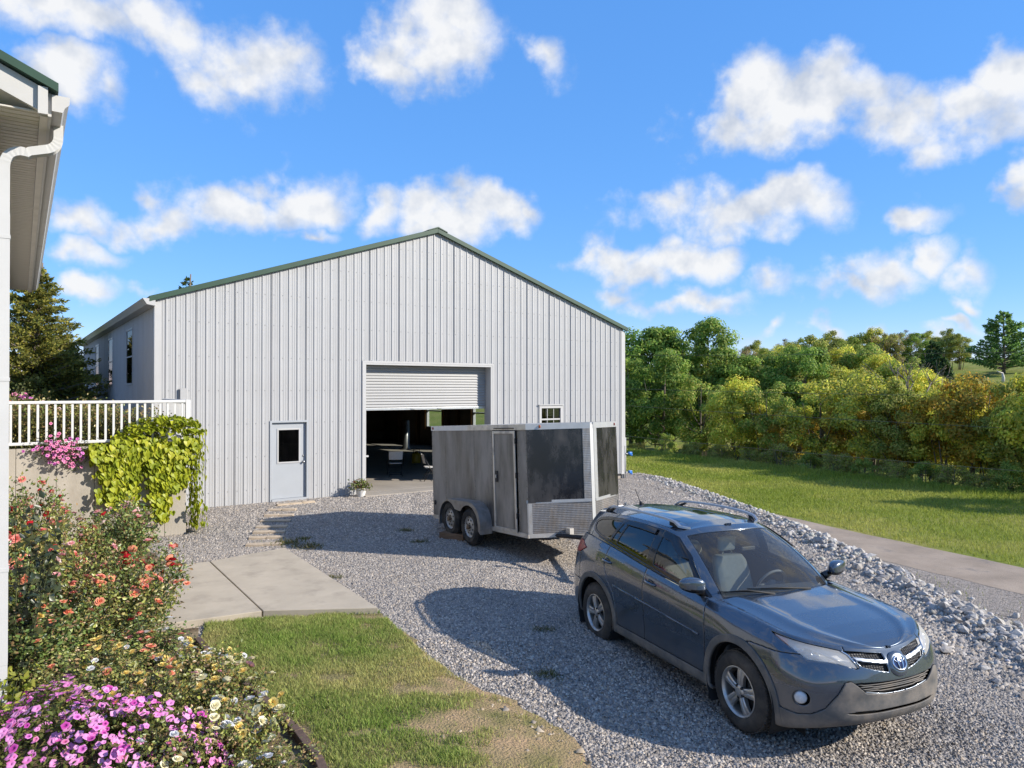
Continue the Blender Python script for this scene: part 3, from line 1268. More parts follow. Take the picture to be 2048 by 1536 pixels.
# right wall with windows, back wall (sheets butt the corners)
RW = [(3.0, 4.5, .95, 2.7), (8.4, 10.1, .95, 2.7), (13.0, 14.7, .95, 2.7)]
mb = MB()
cuts = [0] + [v for w in RW for v in w[:2]] + [BL]
for i in range(0, len(cuts), 2):
    mb.box(BW - .03, BW, cuts[i] + (.02 if i == 0 else 0), cuts[i + 1], -.6, EAVE - .01)
for w in RW:
    mb.box(BW - .03, BW, w[0], w[1], -.6, w[2])
    mb.box(BW - .03, BW, w[0], w[1], w[3], EAVE - .01)
mb.build('side_wall', M_SIDING, barn)
mb = MB()
mb.prism([(0.03, BL - .03, -.6), (BW - .04, BL - .03, -.6), (BW - .04, BL - .03, EAVE - .02), (BW / 2, BL - .03, PEAK - .02), (.03, BL - .03, EAVE - .02)], (0, .03, 0))
mb.build('back_wall', M_SIDING, barn)
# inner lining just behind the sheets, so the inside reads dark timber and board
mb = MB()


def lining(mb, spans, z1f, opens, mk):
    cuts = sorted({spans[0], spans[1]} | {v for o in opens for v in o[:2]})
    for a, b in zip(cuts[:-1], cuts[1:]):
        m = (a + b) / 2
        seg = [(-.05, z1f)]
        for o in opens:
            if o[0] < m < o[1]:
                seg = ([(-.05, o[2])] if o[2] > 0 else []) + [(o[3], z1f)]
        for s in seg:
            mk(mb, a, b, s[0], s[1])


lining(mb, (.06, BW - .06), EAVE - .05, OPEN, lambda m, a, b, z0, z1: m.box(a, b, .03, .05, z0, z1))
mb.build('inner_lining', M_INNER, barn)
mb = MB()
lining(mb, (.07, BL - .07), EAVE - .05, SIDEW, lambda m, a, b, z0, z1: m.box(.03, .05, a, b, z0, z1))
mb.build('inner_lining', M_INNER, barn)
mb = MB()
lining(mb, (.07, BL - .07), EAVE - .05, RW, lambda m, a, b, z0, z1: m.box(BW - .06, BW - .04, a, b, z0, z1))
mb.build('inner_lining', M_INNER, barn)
MB().box(.06, BW - .07, BL - .06, BL - .04, -.05, EAVE - .05).build('inner_lining', M_INNER, barn)
# timber posts and girts inside
for yy in np.arange(2.3, BL - .2, 2.3):
    MB().box(.06, .22, yy - .09, yy + .09, -.02, EAVE - .1).build('post', M_WOOD, barn)
for yy in (1.3, 5.2, 7.6, 11.4, 12.4, 15.6, 17.9):
    MB().box(BW - .23, BW - .065, yy - .09, yy + .09, -.02, EAVE - .1).build('post', M_WOOD, barn)
for xx in np.arange(2.5, BW - 1, 2.5):
    MB().box(xx - .09, xx + .09, BL - .24, BL - .065, -.02, EAVE - .1).build('post', M_WOOD, barn)
for zz in (.5, 1.6, 2.9, 4.0):
    MB().box(.25, BW - .25, BL - .30, BL - .245, zz, zz + .14).build('girt', M_WOOD, barn)
# floor slab with an apron under the roll-up door
mb = MB()
mb.box(.07, BW - .07, .06, BL - .07, -.25, .035)
mb.build('floor_slab', M_SLAB, barn)
MB().box(5.10, 9.85, -.62, .055, -.25, .031).build('apron', M_SLAB, barn, bevel=.01)

# screw rows on the ribs
mb = MB()
for zz in (.35, 1.2, 2.05, 2.9, 3.75, 4.6, 5.4, 6.2, 7.0):
    k = 0
    while k * .2286 < BW:
        xx = k * .2286 + .06
        k += 1
        if zz < roof_z(xx) - .15 and not any(o[0] - .02 < xx < o[1] + .02 and o[2] - .02 < zz < o[3] + .02 for o in OPEN):
            mb.box(xx - .008, xx + .008, -.008, .002, zz - .008, zz + .008)
mb.build('screws', pm('screw_heads', (.22, .22, .22), .5, metal=.3), barn)['kind'] = 'stuff'

# roof: two slopes, ridge cap, rake and eave trim
ov = .10
sl = (PEAK - EAVE) / (BW / 2)
mb = MB()
for sgn in (0, 1):
    xe = -.16 if sgn == 0 else BW + .16
    ze = EAVE - .16 * sl
    mb2 = MB()
    mb2.prism([(xe, -ov, ze + .03), (BW / 2, -ov, PEAK + .03), (BW / 2, -ov, PEAK + .075), (xe, -ov, ze + .075)], (0, BL + 2 * ov, 0))
    mb2.build('roof_slope', M_GREEN, barn)
    mr = MB()
    mr.prism([(xe, -ov - .012, ze - .055), (BW / 2, -ov - .012, PEAK - .055), (BW / 2, -ov - .012, PEAK + .080), (xe, -ov - .012, ze + .080)], (0, .085, 0))
    mr.build('rake_trim', M_GREEN, barn, bevel=.006)
mb = MB()
mb.prism([(BW / 2 - .32, -ov - .03, PEAK - .02), (BW / 2, -ov - .03, PEAK + .085), (BW / 2 + .32, -ov - .03, PEAK - .02), (BW / 2 + .32, -ov - .03, PEAK + .0), (BW / 2, -ov - .03, PEAK + .12), (BW / 2 - .32, -ov - .03, PEAK + .0)], (0, BL + 2 * ov + .05, 0))
mb.build('ridge_cap', M_GREEN, barn)
# corner trims
for xx in (-.035, BW - .115):
    mb = MB()
    mb.box(xx, xx + .15, -.034, -.024, -.1, EAVE - .1)
    mb.box(xx if xx < 0 else xx + .14, (xx if xx < 0 else xx + .14) + .01, -.024, .13, -.6, EAVE - .1)
    mb.build('corner_trim', M_TRIMW, barn)
# boxed eave with gutter on the left side
mb = MB()
mb.prism([(-.30, -ov - .01, EAVE - .03), (-.025, -ov - .01, EAVE - .03), (-.025, -ov - .01, EAVE - .20), (-.21, -ov - .01, EAVE - .17), (-.24, -ov - .01, EAVE - .12)], (0, BL + .1, 0))
mb.build('gutter', M_TRIMW, barn)
MB().box(BW + .02, BW + .09, -.015, .055, .9, EAVE - .15).build('downspout', M_TRIMW, barn, bevel=.01)

# roll-up door
X0, X1, Z1 = OPEN[0][0], OPEN[0][1], OPEN[0][3]
mb = MB()
mb.box(X0, X0 + .05, -.03, .34, .035, Z1)
mb.box(X1 - .05, X1, -.03, .34, .035, Z1)
mb.box(X0 + .05, X1 - .05, -.03, .34, Z1 - .05, Z1)
mb.box(X0 - .06, X0 - .001, -.036, -.026, 0.03, Z1 + .06)
mb.box(X1 + .001, X1 + .06, -.036, -.026, .03, Z1 + .06)
mb.box(X0 - .001, X1 + .001, -.036, -.026, Z1 + .001, Z1 + .06)
door = mb.build('rollup_door', M_TRIMW, barn)
tag(door, 'half raised grey roll-up door')
sh = .083
z = 2.40
prof = []
for k in range(9):
    q = k / 8
    prof.append((.022 * math.sin(math.pi * min(1, q / .78)) if q < .78 else 0.0, q))
slat_mb = MB()
n = len(prof)
for k in range(n - 1):
    (d0, q0), (d1, q1) = prof[k], prof[k + 1]
    slat_mb.quad((0, -d0, q0 * sh), (X1 - X0 - .12, -d0, q0 * sh), (X1 - X0 - .12, -d1, q1 * sh), (0, -d1, q1 * sh))
    slat_mb.quad((0, -d0 + .004, q0 * sh), (0, -d1 + .004, q1 * sh), (X1 - X0 - .12, -d1 + .004, q1 * sh), (X1 - X0 - .12, -d0 + .004, q0 * sh))
slat_me = slat_mb.mesh('slat', True)
slat_me.materials.append(M_SLAT)
while z < Z1 - .03:
    o = link('slat', slat_me, door)
    o.location = (X0 + .06, .30, z)
    z += sh
MB().box(X0 + .06, X1 - .06, .265, .31, 2.325, 2.398).build('bottom_bar', M_ALU, door, bevel=.005)
for xx in (X0 + 1.6, X0 + 2.5):
    MB().box(xx, xx + .12, .245, .264, 2.34, 2.37).build('handle', M_STEEL, door)
MB().box(X0 + .051, X0 + .16, .05, .09, 1.02, 1.07).build('lock_bar', M_TRIMW, door)

# walk door
X0, X1, Z1 = OPEN[1][0], OPEN[1][1], OPEN[1][3]
mb = MB()
mb.box(X0, X0 + .05, -.03, .12, -.02, Z1)
mb.box(X1 - .05, X1, -.03, .12, -.02, Z1)
mb.box(X0 + .05, X1 - .05, -.03, .12, Z1 - .05, Z1)
mb.box(X0 + .05, X1 - .05, -.05, .12, -.05, .06)
wd = mb.build('walk_door', M_DOORW, barn)
tag(wd, 'pale steel walk door with a dark window')
a, b, c, d = X0 + .052, X1 - .052, .065, Z1 - .055
ga, gb, gc, gd = a + .19, b - .19, 1.02, 1.86
mb = MB()
for q in ((a, ga, c, d), (gb, b, c, d), (ga, gb, c, gc), (ga, gb, gd, d)):
    mb.box(q[0], q[1], .045, .088, q[2], q[3])
leaf = mb.build('door_leaf', M_DOORW, wd)
mb = MB()
for q in ((ga - .04, ga, gc - .04, gd + .04), (gb, gb + .04, gc - .04, gd + .04), (ga, gb, gc - .04, gc), (ga, gb, gd, gd + .04)):
    mb.box(q[0], q[1], .030, .0445, q[2], q[3])
mb.build('glazing_bead', M_TRIMW, wd, bevel=.004)
MB().box(ga, gb, .055, .065, gc, gd).build('pane', glass('door_glass', (.25, .26, .27), .01, 1.0), wd)
mb = MB()
Mk = Matrix.Translation((b - .07, .045, 1.0)) @ Matrix.Rotation(R(90), 4, 'X')
mb.lathe([(.035, 0), (.035, .008), (.012, .012), (.012, .04), (.028, .05), (.03, .066), (.02, .076), (.001, .078)], 14, Mk)
mb.build('knob', M_STEEL, wd, smooth=True)
mb = MB()
mb.lathe([(.022, 0), (.022, .015), (.001, .017)], 12, Matrix.Translation((b - .07, .045, 1.16)) @ Matrix.Rotation(R(90), 4, 'X'))
mb.build('deadbolt', M_STEEL, wd, smooth=True)

# front window, two sashes with grilles
X0, X1, Z0, Z1 = OPEN[2]
mb = MB()
mb.box(X0 - .05, X0 + .04, -.045, .05, Z0 - .04, Z1 + .04)
mb.box(X1 - .04, X1 + .05, -.045, .05, Z0 - .04, Z1 + .04)
mb.box(X0 + .04, X1 - .04, -.045, .05, Z1 - .05, Z1 + .04)
mb.box(X0 + .04, X1 - .04, -.045, .05, Z0 - .04, Z0 + .05)
zm = (Z0 + Z1) / 2 + .0
mb.box(X0 + .04, X1 - .04, -.03, .04, zm - .025, zm + .025)
win = mb.build('window', M_TRIMW, barn)
for (za, zb) in ((Z0 + .05, zm - .025), (zm + .025, Z1 - .05)):
    MB().box(X0 + .04, X1 - .04, .012, .018, za, zb).build('pane', glass('front_window_glass', (.35, .36, .37), .01, 1.3), win)
    for k in (1, 2):
        xx = X0 + .04 + (X1 - X0 - .08) * k / 3
        MB().box(xx - .009, xx + .009, -.005, .011, za, zb).build('grille_bar', M_TRIMW, win)
MB().box(X0 - .08, X1 + .08, -.075, -.0455, Z1 + .042, Z1 + .075).build('drip_cap', M_TRIMW, win)

# side windows
for (a, b, z0, z1) in SIDEW:
    mb = MB()
    for q in ((a - .02, a + .03, z0 - .02, z1 + .02), (b - .03, b + .02, z0 - .02, z1 + .02), (a + .03, b - .03, z0 - .02, z0 + .03), (a + .03, b - .03, z1 - .03, z1 + .02), (a + .03, b - .03, (z0 + z1) / 2 - .02, (z0 + z1) / 2 + .02)):
        mb.box(-.026, .028, q[0], q[1], q[2], q[3])
    w = mb.build('window', M_SIDING, barn)
    MB().box(-.012, -.004, a + .03, b - .03, z0 + .03, z1 - .03).build('pane', glass('side_window_glass', (.12, .14, .17), .01, .45), w)
for (a, b, z0, z1) in RW:
    mb = MB()
    for q in ((a, a + .06, z0, z1), (b - .06, b, z0, z1), (a + .06, b - .06, z0, z0 + .06), (a + .06, b - .06, z1 - .06, z1), (a + .06, b - .06, (z0 + z1) / 2 - .03, (z0 + z1) / 2 + .03)):
        mb.box(BW - .10, BW + .03, q[0], q[1], q[2], q[3])
    w = mb.build('window', M_TRIMW, barn)
    MB().box(BW - .02, BW - .015, a + .06, b - .06, z0 + .06, z1 - .06).build('pane', M_GLASSW, w)
    for q in ((a - .12, a - .001, z0 - .1, z1 + .1), (b + .001, b + .12, z0 - .1, z1 + .1)):
        MB().box(BW - .16, BW - .065, q[0], q[1], q[2], q[3]).build('timber_stud', M_PINE, w)
# flashing where the terrace meets the front
MB().box(.53, .67, -.10, -.037, 1.6, 2.96).build('flashing', M_SIDING, barn)

# taps on the barn's right front corner
M_BLUE = pm('blue_plastic', (.02, .16, .55), .4)
for zz, nm in ((.62, 'upper'), (-.05, 'lower')):
    p = barn_pt(BW + .09, -.02)
    t = thing('hose_tap', 'blue handled hose tap at the barn corner, %s of the two' % nm, 'tap', (p[0], p[1], zz), BARN_TH, 'hose taps on the barn corner')
    MB().tube([(-.02, 0, 0), (.16, 0, 0)], .016, 8).build('pipe', M_STEEL, t, True)
    mb = MB()
    mb.box(.16, .30, -.05, .05, -.035, .055)
    mb.box(.27, .33, -.03, .03, -.09, -.03)
    mb.build('valve', M_BLUE, t, bevel=.012)
mb = MB()
mb.tube([(BW + .13, .03, -.3), (BW + .13, .03, 1.2)], .03, 8)
mb.build('standpipe', M_TRIMW, barn, True)

# ---- things inside the barn
M_PLAST = pm('white_plastic', (.62, .60, .56), .5, var=.1, vscale=8)
M_BLKMET = pm('black_tube', (.02, .02, .022), .4)


def folding_chair(t, s, rz, label):
    p = barn_pt(t, s)
    c = thing('folding_chair', label, 'chair', (p[0], p[1], .036), rz, 'folding chairs inside the barn')
    mb = MB()
    nseg = 8
    for i in range(nseg):
        a0, a1 = -.5 + i / nseg, -.5 + (i + 1) / nseg
        f = lambda a: .04 * (1 - (2 * a) ** 2)
        mb.add([(a0 * .44, .19 + f(a0), .56), (a1 * .44, .19 + f(a1), .56), (a1 * .46, .25 + f(a1), .84), (a0 * .46, .25 + f(a0), .84),
                (a0 * .44, .205 + f(a0), .56), (a1 * .44, .205 + f(a1), .56), (a1 * .46, .265 + f(a1), .84), (a0 * .46, .265 + f(a0), .84)],
               [(0, 1, 2, 3), (7, 6, 5, 4), (3, 2, 6, 7), (0, 4, 5, 1)])
    mb.build('backrest', M_PLAST, c, bevel=.004)
    mb = MB()
    mb.prism([(-.2, -.2, .42), (.2, -.2, .42), (.215, -.1, .42), (.2, .2, .42), (-.2, .2, .42), (-.215, -.1, .42)], (0, 0, .03))
    mb.build('seat', M_PLAST, c, bevel=.012)
    for sx in (-1, 1):
        MB().tube([(sx * .235, -.23, 0), (sx * .235, .06, .43), (sx * .235, .245, .80)], .012, 8).build('leg', M_BLKMET, c, True)
        MB().tube([(sx * .212, .24, 0), (sx * .212, .05, .32), (sx * .212, -.13, .43)], .012, 8).build('leg', M_BLKMET, c, True)
    mb = MB()
    mb.tube([(-.235, -.17, .09), (.235, -.17, .09)], .009, 6)
    mb.tube([(-.212, .2, .07), (.212, .2, .07)], .009, 6)
    mb.build('stretcher', M_BLKMET, c, True)


folding_chair(7.76, 3.1, R(196), 'white plastic folding chair facing out of the barn doorway')
folding_chair(8.15, 1.32, R(105), 'white folding chair seen from its side behind the trailer')
p = barn_pt(10.37, 6.6)
can = thing('sprayer_can', 'yellow plastic sprayer can on the barn floor', 'can', (p[0], p[1], .036), .4)
M_YEL = pm('yellow_plastic', (.45, .30, .02), .45, var=.2, vscale=9)
mb = MB()
mb.lathe([(.001, 0), (.17, 0), (.18, .03), (.18, .28), (.15, .36), (.07, .40), (.065, .44), (.001, .44)], 20)
mb.build('tank', M_YEL, can, True)
MB().tube([(-.12, 0, .38), (-.12, 0, .52), (.12, 0, .52), (.12, 0, .38)], .014, 8).build('handle', M_DARK, can, True)
p = barn_pt(12.9, 12.6)
ph = thing('metal_cylinder', 'tall grey cylinder standing before the far barn window', 'cylinder', (p[0], p[1], .036), 0)
mb = MB()
mb.lathe([(.001, 0), (.26, 0), (.26, .05), (.16, .07), (.16, 1.35), (.13, 1.42), (.001, 1.42)], 18)
mb.build('body', M_STEEL, ph, True)

# ================================================================ cargo trailer
def diamond_mat(name, col, rough, dirt):
    m = pm(name, col, rough, metal=.9, var=.25, vscale=5, mottle=(dirt, 3.0, .48, .72, .75))
    nt = m.node_tree
    N, L = nt.nodes.new, nt.links.new
    tc = N('ShaderNodeTexCoord')
    sep = N('ShaderNodeSeparateXYZ')
    L(tc.outputs['Object'], sep.inputs[0])

    def mth(op, a, b):
        n = N('ShaderNodeMath')
        n.operation = op
        for i, v in enumerate((a, b)):
            if isinstance(v, (int, float)):
                n.inputs[i].default_value = v
            else:
                L(v, n.inputs[i])
        return n.outputs[0]
    h = mth('ADD', sep.outputs[0], sep.outputs[1])
    a = mth('SINE', mth('MULTIPLY', mth('ADD', h, sep.outputs[2]), 105.0), 0)
    b = mth('SINE', mth('MULTIPLY', mth('SUBTRACT', h, sep.outputs[2]), 105.0), 0)
    mlt = mth('MULTIPLY', a, b)
    bp = N('ShaderNodeBump')
    bp.inputs['Strength'].default_value = .35
    bp.inputs['Distance'].default_value = .006
    L(mlt, bp.inputs['Height'])
    L(bp.outputs[0], nt.nodes['Principled BSDF'].inputs['Normal'])
    return m


M_TSKIN = pm('charcoal_trailer_skin', (.035, .034, .034), .28, var=.2, vscale=2, spec=.6, mottle=((.31, .28, .245), 2.0, .34, .62, .92), stretch=(1.3, 1.3, .32))
M_TBLACK = pm('black_nose_skin', (.012, .012, .014), .22, spec=.6, mottle=((.14, .125, .11), 2.2, .45, .75, .55), stretch=(1, 1, .5))
M_DIA = diamond_mat('diamond_plate', (.32, .30, .285), .5, (.20, .17, .14))
M_DIAB = diamond_mat('bright_diamond_plate', (.36, .355, .35), .5, (.24, .22, .20))
M_TRAIL = pm('trailer_rail', (.62, .58, .52), .45, metal=.5, var=.2, vscale=6, mottle=((.30, .25, .20), 4, .5, .75, .8))
M_TRAILB = pm('bright_rail', (.55, .545, .53), .45, metal=.6, var=.1, vscale=6)
M_FENDER = pm('dusty_fender', (.36, .335, .31), .55, metal=.6, var=.25, vscale=7, mottle=((.27, .22, .175), 4, .45, .7, .8))
M_TYRE = pm('tyre_rubber', (.022, .021, .02), .85, var=.3, vscale=6, bump=.3, bscale=60, mottle=((.12, .10, .08), 5, .45, .72, .75))
M_TRIM_W = pm('steel_wheel', (.50, .48, .45), .5, metal=.5, var=.25, vscale=9, mottle=((.22, .16, .11), 8, .5, .75, .8))
M_ORANGE = pm('amber_lens', (.65, .13, .01), .3)
M_RED = pm('red_lens', (.30, .012, .010), .25)

tf = Vector((.534, -.845, 0))
TRZ = math.atan2(tf.y, tf.x)
PIT = R(3.0)
tr = thing('cargo_trailer', 'dirty charcoal enclosed cargo trailer with diamond plate nose', 'trailer', (-.815, 15.93, .215), 0, rot=(0, -PIT, TRZ))
TH, HW, TL, NX = 1.92, 1.0, 3.66, 4.18
out = [(0, -HW), (TL, -HW), (NX, -.035), (NX, .035), (TL, HW), (0, HW)]
# floor, roof
mb = MB()
mb.prism([(x, y, .0) for x, y in out], (0, 0, .07))
mb.build('floor_frame', M_TRAIL, tr)
mb = MB()
o2 = [(x * .998 + .004, y * .99) for x, y in out]
mb.prism([(x, y, TH - .02) for x, y in o2], (0, 0, .03))
mb.build('roof', pm('roof_sheet', (.6, .59, .57), .5, var=.2, vscale=2), tr)


def wall(name, a, b, z0, z1, mat, thick=.025, inset=0.0):
    """upright sheet from plan point a to b, thickness inwards (left of a->b)"""
    a, b = Vector((a[0], a[1], 0)), Vector((b[0], b[1], 0))
    d = (b - a).normalized()
    nrm = Vector((-d.y, d.x, 0))
    a = a + nrm * inset
    b = b + nrm * inset
    mb = MB()
    mb.prism([(a.x, a.y, z0), (b.x, b.y, z0), (b.x, b.y, z1), (a.x, a.y, z1)], nrm * thick)
    return mb.build(name, mat, tr)


# sides built of sheets with narrow joints
for (s0, s1) in ((0, .62), (.62, 1.84), (1.84, 2.50), (3.36, 3.66)):
    wall('side_panel', (s0 + .002, -HW), (s1 - .002, -HW), .072, TH - .022, M_TSKIN)
wall('side_panel', (2.50, -HW), (3.36, -HW), 1.845, TH - .022, M_TSKIN)
for (s0, s1) in ((0, 1.22), (1.22, 2.44), (2.44, 3.66)):
    wall('side_panel', (s1 - .002, HW), (s0 + .002, HW), .072, TH - .022, M_TSKIN)
wall('rear_ramp_door', (0.0, HW - .03), (0.0, -HW + .03), .072, TH - .022, M_TSKIN)
# seam rivets
mb = MB()
for s in (.02, .62, 1.84, 2.47, 3.39, 3.64):
    for k in range(17):
        z = .14 + k * .105
        mb.box(s - .006, s + .006, -HW - .006, -HW - .0005, z - .006, z + .006)
mb.build('rivets', pm('rivet', (.12, .11, .10), .5, metal=.6), tr)['kind'] = 'stuff'
# side door
mb = MB()
mb.box(2.60, 3.26, -HW - .008, -HW + .02, .10, 1.77)
dr = mb.build('side_door', M_TSKIN, tr, bevel=.006)
mb = MB()
for q in ((2.545, 2.60, .045, 1.82), (3.26, 3.315, .045, 1.82), (2.60, 3.26, .045, .10), (2.60, 3.26, 1.77, 1.82)):
    mb.box(q[0], q[1], -HW - .022, -HW - .002, q[2], q[3])
mb.build('door_trim', M_TRAIL, dr, bevel=.005)
mb = MB()
mb.box(2.63, 2.71, -HW - .026, -HW - .0085, .90, 1.10)
mb.build('latch', M_DARK, dr, bevel=.006)
MB().box(2.645, 2.69, -HW - .045, -HW - .027, .97, 1.03).build('latch_handle', M_STEEL, dr, bevel=.005)
for z in (.3, 1.0, 1.6):
    MB().box(3.316, 3.35, -HW - .03, -HW - .0015, z, z + .09).build('hinge', M_DARK, dr)
MB().box(2.62, 3.28, -HW - .03, -HW - .001, 1.86, 1.875).build('drip_rail', M_DARK, dr)
# nose
wall('nose_panel', (TL + .002, -HW), (NX, -.035), .60, TH - .022, M_TBLACK)
wall('nose_panel', (NX, .035), (TL + .002, HW), .60, TH - .022, M_TBLACK)
wall('stone_guard', (TL - .01, -HW - .006), (NX, -.043), .012, .60, M_DIA, .03)
wall('stone_guard', (NX, .043), (TL - .01, HW + .006), .012, .60, M_DIA, .03)
wall('nose_cap', (NX + .004, -.035), (NX + .004, .035), .012, TH - .022, M_TRAILB, .03)
dl = Vector((NX - TL, HW - .035)).normalized()
for sg in (-1, 1):
    a = (NX - dl.x * .13, sg * (.035 + dl.y * .13))
    b = (NX, sg * .035)
    if sg < 0:
        wall('corner_plate', a, b, .602, TH - .023, M_DIAB, .008, -.009)
    else:
        wall('corner_plate', b, a, .602, TH - .023, M_TRAILB, .008, -.009)
# rails
wall('guard_rail', (TL - .02, -HW - .02), (NX + .01, -.05), .585, .635, M_TRAILB, .02)
wall('guard_rail', (NX + .01, .05), (TL - .02, HW + .02), .585, .635, M_TRAILB, .02)
wall('guard_rail', (TL - .02, -HW - .014), (NX, -.05), .012, .045, M_TRAIL, .02)
wall('guard_post', (TL - .012, -HW - .012), (TL + .03, -HW - .012 + .07), .05, .58, M_TRAIL, .015)
wall('top_rail', (-.005, -HW - .012), (1.60, -HW - .012), TH - .085, TH + .015, pm('white_rail', (.7, .67, .62), .5, var=.12, vscale=5), .02)
wall('top_rail', (1.602, -HW - .012), (TL, -HW - .012), TH - .085, TH + .015, M_TRAIL, .02)
wall('top_rail', (TL, -HW - .012), (NX + .012, -.035), TH - .085, TH + .015, M_TRAILB, .02)
wall('top_rail', (NX + .012, .035), (TL, HW + .012), TH - .085, TH + .015, M_TRAILB, .02)
wall('top_rail', (TL, HW + .012), (-.005, HW + .012), TH - .085, TH + .015, M_TRAIL, .02)
wall('bottom_rail', (2.42, -HW - .010), (TL, -HW - .010), -.004, .06, M_TRAIL, .02)
wall('bottom_rail', (-.003, -HW - .010), (.70, -HW - .010), -.004, .06, M_TRAIL, .02)
# lamps
for (p, mm) in (((.09, -HW - .014), M_RED), ((TL + .12, -HW + .2), M_ORANGE), ((TL + .06, HW - .1), M_RED)):
    mb = MB()
    mb.lathe([(.028, 0), (.026, .012), (.001, .016)], 12, Matrix.Translation((p[0], p[1], TH - .035)) @ Matrix.Rotation(R(90), 4, 'X'))
    mb.build('marker_light', mm, tr, True)
mb = MB()
mb.box(TL + .34, TL + .46, -HW + .52, -HW + .60, .03, .16)
mb.build('guard_bracket', M_TRAIL, tr)
mb = MB()
mb.lathe([(.05, 0), (.05, .012), (.001, .014)], 16, Matrix.Translation((.10, -HW - .001, .33)) @ Matrix.Rotation(R(90), 4, 'X'))
mb.build('side_vent', M_DARK, tr, True)

# wheels
WR, WWD = .335, .20
WP = [(1.17, .115), (1.95, .035)]


def trailer_wheel(x, z, sg):
    M = Matrix.Translation((x, sg * (HW + .13), z)) @ Matrix.Rotation(R(90) * (1 if sg < 0 else -1), 4, 'X')
    mb = MB()
    h = WWD / 2
    mb.lathe([(.20, -h), (.28, -h - .004), (.315, -h + .02), (WR, -h + .05), (WR, h - .05), (.315, h - .02), (.28, h + .004), (.205, h - .005), (.20, h - .03), (.20, -h)], 40, M)
    ty = mb.build('tyre', M_TYRE, tr, autosmooth=40)
    # tread blocks
    mb = MB()
    for k in range(40):
        for row in (-1, 0, 1):
            a = 2 * math.pi * (k + .5 * (row % 2)) / 40
            Mk = M @ Matrix.Rotation(a, 4, 'Z') @ Matrix.Translation((WR + .001, 0, row * .045))
            mb.box(-.008, .007, -.018, .018, -.018, .018, Mk)
    t2 = mb.build('tread', M_TYRE, ty)
    mb = MB()
    mb.lathe([(.205, h - .012), (.20, h - .03), (.185, h - .05), (.17, h - .055), (.14, h - .03), (.10, h - .028), (.085, h - .02), (.075, h - .02), (.001, h - .02)], 32, M)
    mb.lathe([(.20, h - .03), (.20, -h), (.16, -h), (.16, h - .06)], 32, M)
    rm = mb.build('rim', M_TRIM_W, tr, autosmooth=35)
    mb = MB()
    for k in range(8):
        a = 2 * math.pi * (k + .5) / 8
        mb.lathe([(.019, h - .028), (.019, h - .023), (.001, h - .023)], 10, M @ Matrix.Rotation(a, 4, 'Z') @ Matrix.Translation((.125, 0, 0)))
    mb.build('rim_holes', M_DARK, rm)
    mb = MB()
    mb.lathe([(.042, h - .02), (.042, h + .02), (.03, h + .03), (.001, h + .03)], 16, M)
    for k in range(5):
        a = 2 * math.pi * k / 5
        mb.lathe([(.011, h - .02), (.011, h), (.001, h)], 6, M @ Matrix.Rotation(a, 4, 'Z') @ Matrix.Translation((.066, 0, 0)))
    mb.build('hub', pm('rusty_hub', (.20, .14, .09), .7, metal=.5, var=.3, vscale=20), rm)


for (x, z) in WP:
    for sg in (-1, 1):
        trailer_wheel(x, z, sg)
    MB().tube([(x, -HW, z), (x, HW, z)], .04, 8).build('axle', M_DARK, tr)
# double fender
for sg in (-1, 1):
    xa, za = WP[0]
    xb, zb = WP[1]
    topz = .50
    outer = []
    for k in range(9):
        a = math.pi - (math.pi / 2) * k / 8
        outer.append((xa - .02 + .40 * math.cos(a), topz - .36 + .36 * math.sin(a)))
    outer.insert(0, (xa - .42, -.03))
    for k in range(9):
        a = math.pi / 2 - (math.pi / 2) * k / 8
        outer.append((xb + .06 + .42 * math.cos(a), topz - .40 + .40 * math.sin(a)))
    outer.append((xb + .48, -.06))
    inner = []
    for k in range(11):
        a = R(-8) + R(148) * k / 10
        inner.append((xb + .02 + .385 * math.cos(a), zb + .02 + .385 * math.sin(a)))
    for k in range(11):
        a = R(40) + R(148) * k / 10
        inner.append((xa - .01 + .375 * math.cos(a), zb + .05 + .375 * math.sin(a)))
    yo = sg * (HW + .255)
    # skirt strips between outer and inner outlines
    oo = np.array(outer)
    ii = np.array(inner[::-1])

    def resample(p, n):
        d = np.concatenate([[0], np.cumsum(np.hypot(*np.diff(p, axis=0).T))])
        q = np.linspace(0, d[-1], n)
        return np.stack([np.interp(q, d, p[:, 0]), np.interp(q, d, p[:, 1])], 1)
    oo, ii = resample(oo, 60), resample(ii, 60)
    mb = MB()
    V = [(a[0], yo, a[1]) for a in oo] + [(a[0], yo, a[1]) for a in ii] + [(a[0], yo - sg * .012, a[1]) for a in oo] + [(a[0], yo - sg * .012, a[1]) for a in ii]
    F = []
    for k in range(59):
        F += [(k, k + 1, 60 + k + 1, 60 + k), (120 + k, 180 + k, 181 + k, 121 + k), (60 + k, 61 + k, 181 + k, 180 + k)]
    mb.add(V, F)
    # top skin
    V = [(a[0], yo, a[1]) for a in oo] + [(a[0], sg * HW, a[1]) for a in oo]
    mb.add(V, [(k, k + 1, 61 + k, 60 + k) for k in range(59)])
    mb.build('fender', M_FENDER, tr, autosmooth=50)
# tongue, coupler and jack
mb = MB()
for sg in (-1, 1):
    mb.tube([(TL - .3, sg * .75, .03), (5.35, sg * .04, .03)], .04, 6)
mb.build('tongue', M_DARK, tr)
MB().box(5.28, 5.62, -.045, .045, .0, .11).build('coupler', M_DARK, tr, bevel=.01)
mb = MB()
mb.tube([(5.0, .0, -.46), (5.0, 0, .62)], .032, 10)
mb.lathe([(.09, -.49), (.09, -.47), (.03, -.45)], 16, Matrix.Translation((5.0, 0, 0)))
mb.tube([(5.0, 0, .58), (5.0, -.16, .58), (5.0, -.16, .68)], .012, 8)
mb.build('jack', M_STEEL, tr)

